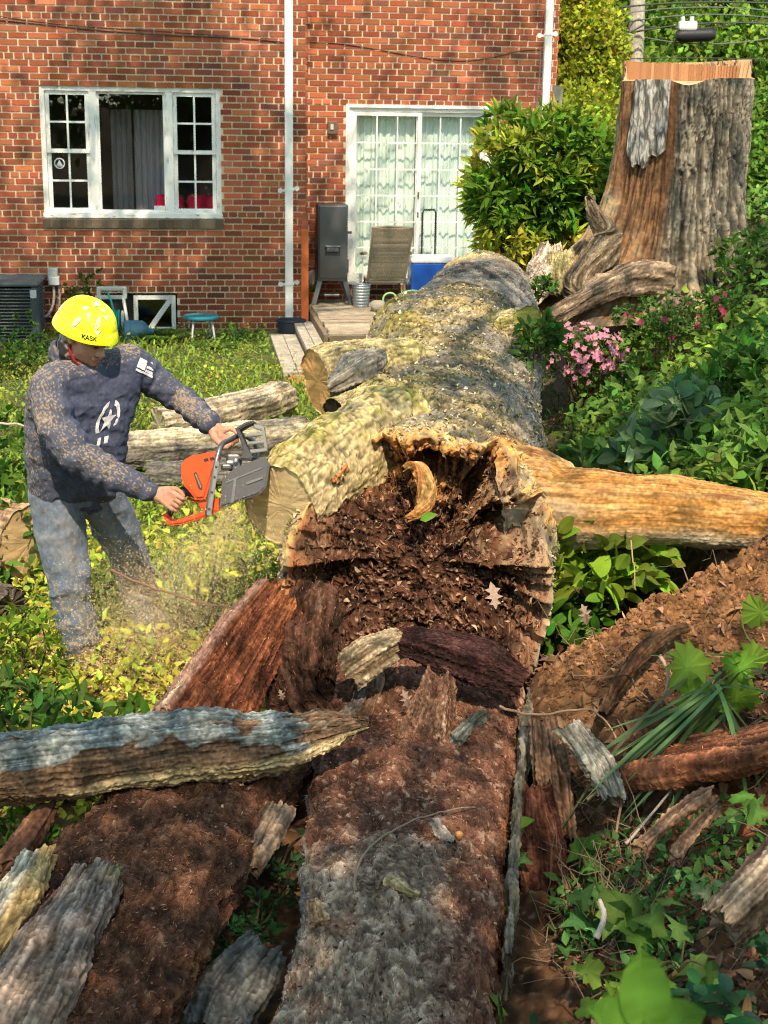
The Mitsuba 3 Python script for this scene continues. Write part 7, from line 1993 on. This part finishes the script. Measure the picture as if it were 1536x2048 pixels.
def shade_tree(base, spots, label, seed, per=60, size=.15, cr=.42):
    """spots: (point that lies in shade, height of the leaf clump above it)"""
    r = np.random.default_rng(seed); t = thing('shade_tree', label, 'tree'); l = Leaves(); cs = []
    for (x, y, z, h) in spots:
        c = np.array([x, y, z]) + SUN * ((h - z) / SUN[2]); cs.append(c)
    cs = np.array(cs); M = len(cs) * per
    tp = np.repeat(cs, per, 0) + r.normal(0, cr, (M, 3)); l.leaf(tp, rdir(r, M), rdir(r, M, 1.0), r.uniform(size * .7, size * 1.3, M), size * .6, vary(r, (.07, .15, .025), M, .3))
    base = np.array(base, float); mid = cs.mean(0); ms = [tube([base, base + (mid - base) * [.2, .2, .5], mid - [0, 0, .5], mid + [0, 0, 1]], [.34, .28, .18, .06], 12, n=20)]
    trunkp = spline([base, base + (mid - base) * [.2, .2, .5], mid - [0, 0, .5], mid + [0, 0, 1]], 20)
    for c in cs[::3]:
        s = trunkp[r.integers(9, 18)]; ms.append(tube([s, (s + c) / 2 + r.normal(0, .15, 3), c], [.06, .035, .012], 5, n=6))
    put('trunk', cat(ms), (.12, .10, .08), 'rough_matter', t); l.put('crown', parent=t, kind='stuff')


spots = []
# foreground: slabs and near bank lie in open shade
for i in range(150):
    x, y = r.uniform(-1.5, 2.3), r.uniform(2.8, 6.15)
    lim = 5.35 if x < -.5 else (6.0 if x < .75 else 6.05)
    if y > lim - .1 or ((x - 1.1) ** 2 + (y - 5.95) ** 2 < .22) or ((x - 1.35) ** 2 / .10 + (y - 4.75) ** 2 / .03 < 1):
        continue
    if x > .75 and y < 5.3 and i % 2:
        continue
    spots.append((x, y, .2, r.uniform(6.5, 9.5)))
shade_tree((2.8, -1.5, .9), spots, 'tall leafy tree standing behind the camera that shades the foreground', 801, 22)
spots = []
for i in range(26):                                              # the bank beyond the limb
    x, y = r.uniform(1.15, 3.6), r.uniform(7.3, 11.5)
    spots.append((x, y, ground_z(x, y) + .3, r.uniform(8, 11)))
for i in range(46):                                               # bands on the trunk and dim places on the lawn
    k = i % 3
    x, y, z = ((r.normal(.45, .35), r.normal(11.1, .28), 1.3), (r.normal(.45, .4), r.normal(8.05, .2), 1.1), (r.normal(-2.2, .7), r.normal(11.5, .9), 0.0))[k]
    spots.append((x, y, z, r.uniform(8.5, 11)))
for i in range(9):                                               # far side of the stump
    x, z = r.uniform(2.45, 3.2), r.uniform(1.3, 2.9)
    spots.append((x, 12.4, z, r.uniform(9, 12)))
shade_tree((5.2, 1.0, 2.2), spots, 'leafy tree on the bank outside the picture that shades the slope', 802, 24)
spots = []
for i in range(400):                                              # dapples on the brick
    u, z = r.uniform(-3.9, 3.3), r.uniform(-.2, 4.9)
    n1 = fbm(np.array([[u * .95 + z * .25, z * .55, 3.3]]), 3, 811)[0]
    bx = .20 * math.exp(-((u + 2.2) / .8) ** 2 - ((z - 3.4) / .5) ** 2) + .22 * math.exp(-((u + .55) / .45) ** 2 - ((z - 1.3) / 1.1) ** 2) + .24 * math.exp(-((u - 2.65 + .12 * (z - 3)) / .28) ** 2 - ((z - 3) / 1.2) ** 2) + .2 * math.exp(-((u + 1.7) / 1.6) ** 2 - ((z - .6) / .5) ** 2) + .12 * math.exp(-((u - .3) / .35) ** 2 - ((z - 2.2) / .7) ** 2)
    if n1 + bx > .57:
        q = H(u, z, 0 if u < 0 else -BACK); spots.append((*q, r.uniform(10.5, 14)))
shade_tree((-6.5, 9.0, 0.0), spots, 'tall tree beside the yard outside the picture that dapples the brick wall', 803, 22, .17, .30)
# a row of trees behind the camera that the window panes mirror
for i, (x, y, hz_, rad) in enumerate(((-9, -9, 4.2, (3, 2.5, 3.6)), (-4, -12, 5, (3.4, 2.5, 4)), (2, -13, 4.6, (3.2, 2.5, 3.8)), (7.5, -9, 5, (3, 2.5, 3.8)))):
    t = thing('tree', ['leafy tree behind the camera at the far side of the yard', 'broad tree behind the camera facing the wide window', 'tree straight behind the camera', 'tree behind the camera above the bank'][i], 'tree')
    l, q = crown_leaves((x, y, hz_), np.array(rad), 150, 40, .34, (.09, .17, .03), 850 + i); put('trunk', tube([(x, y, -.3), (x, y, hz_), (x, y, hz_ + 2)], [.3, .22, .08], 10), (.12, .1, .08), 'rough_matter', t); l.put('crown', parent=t, kind='stuff')
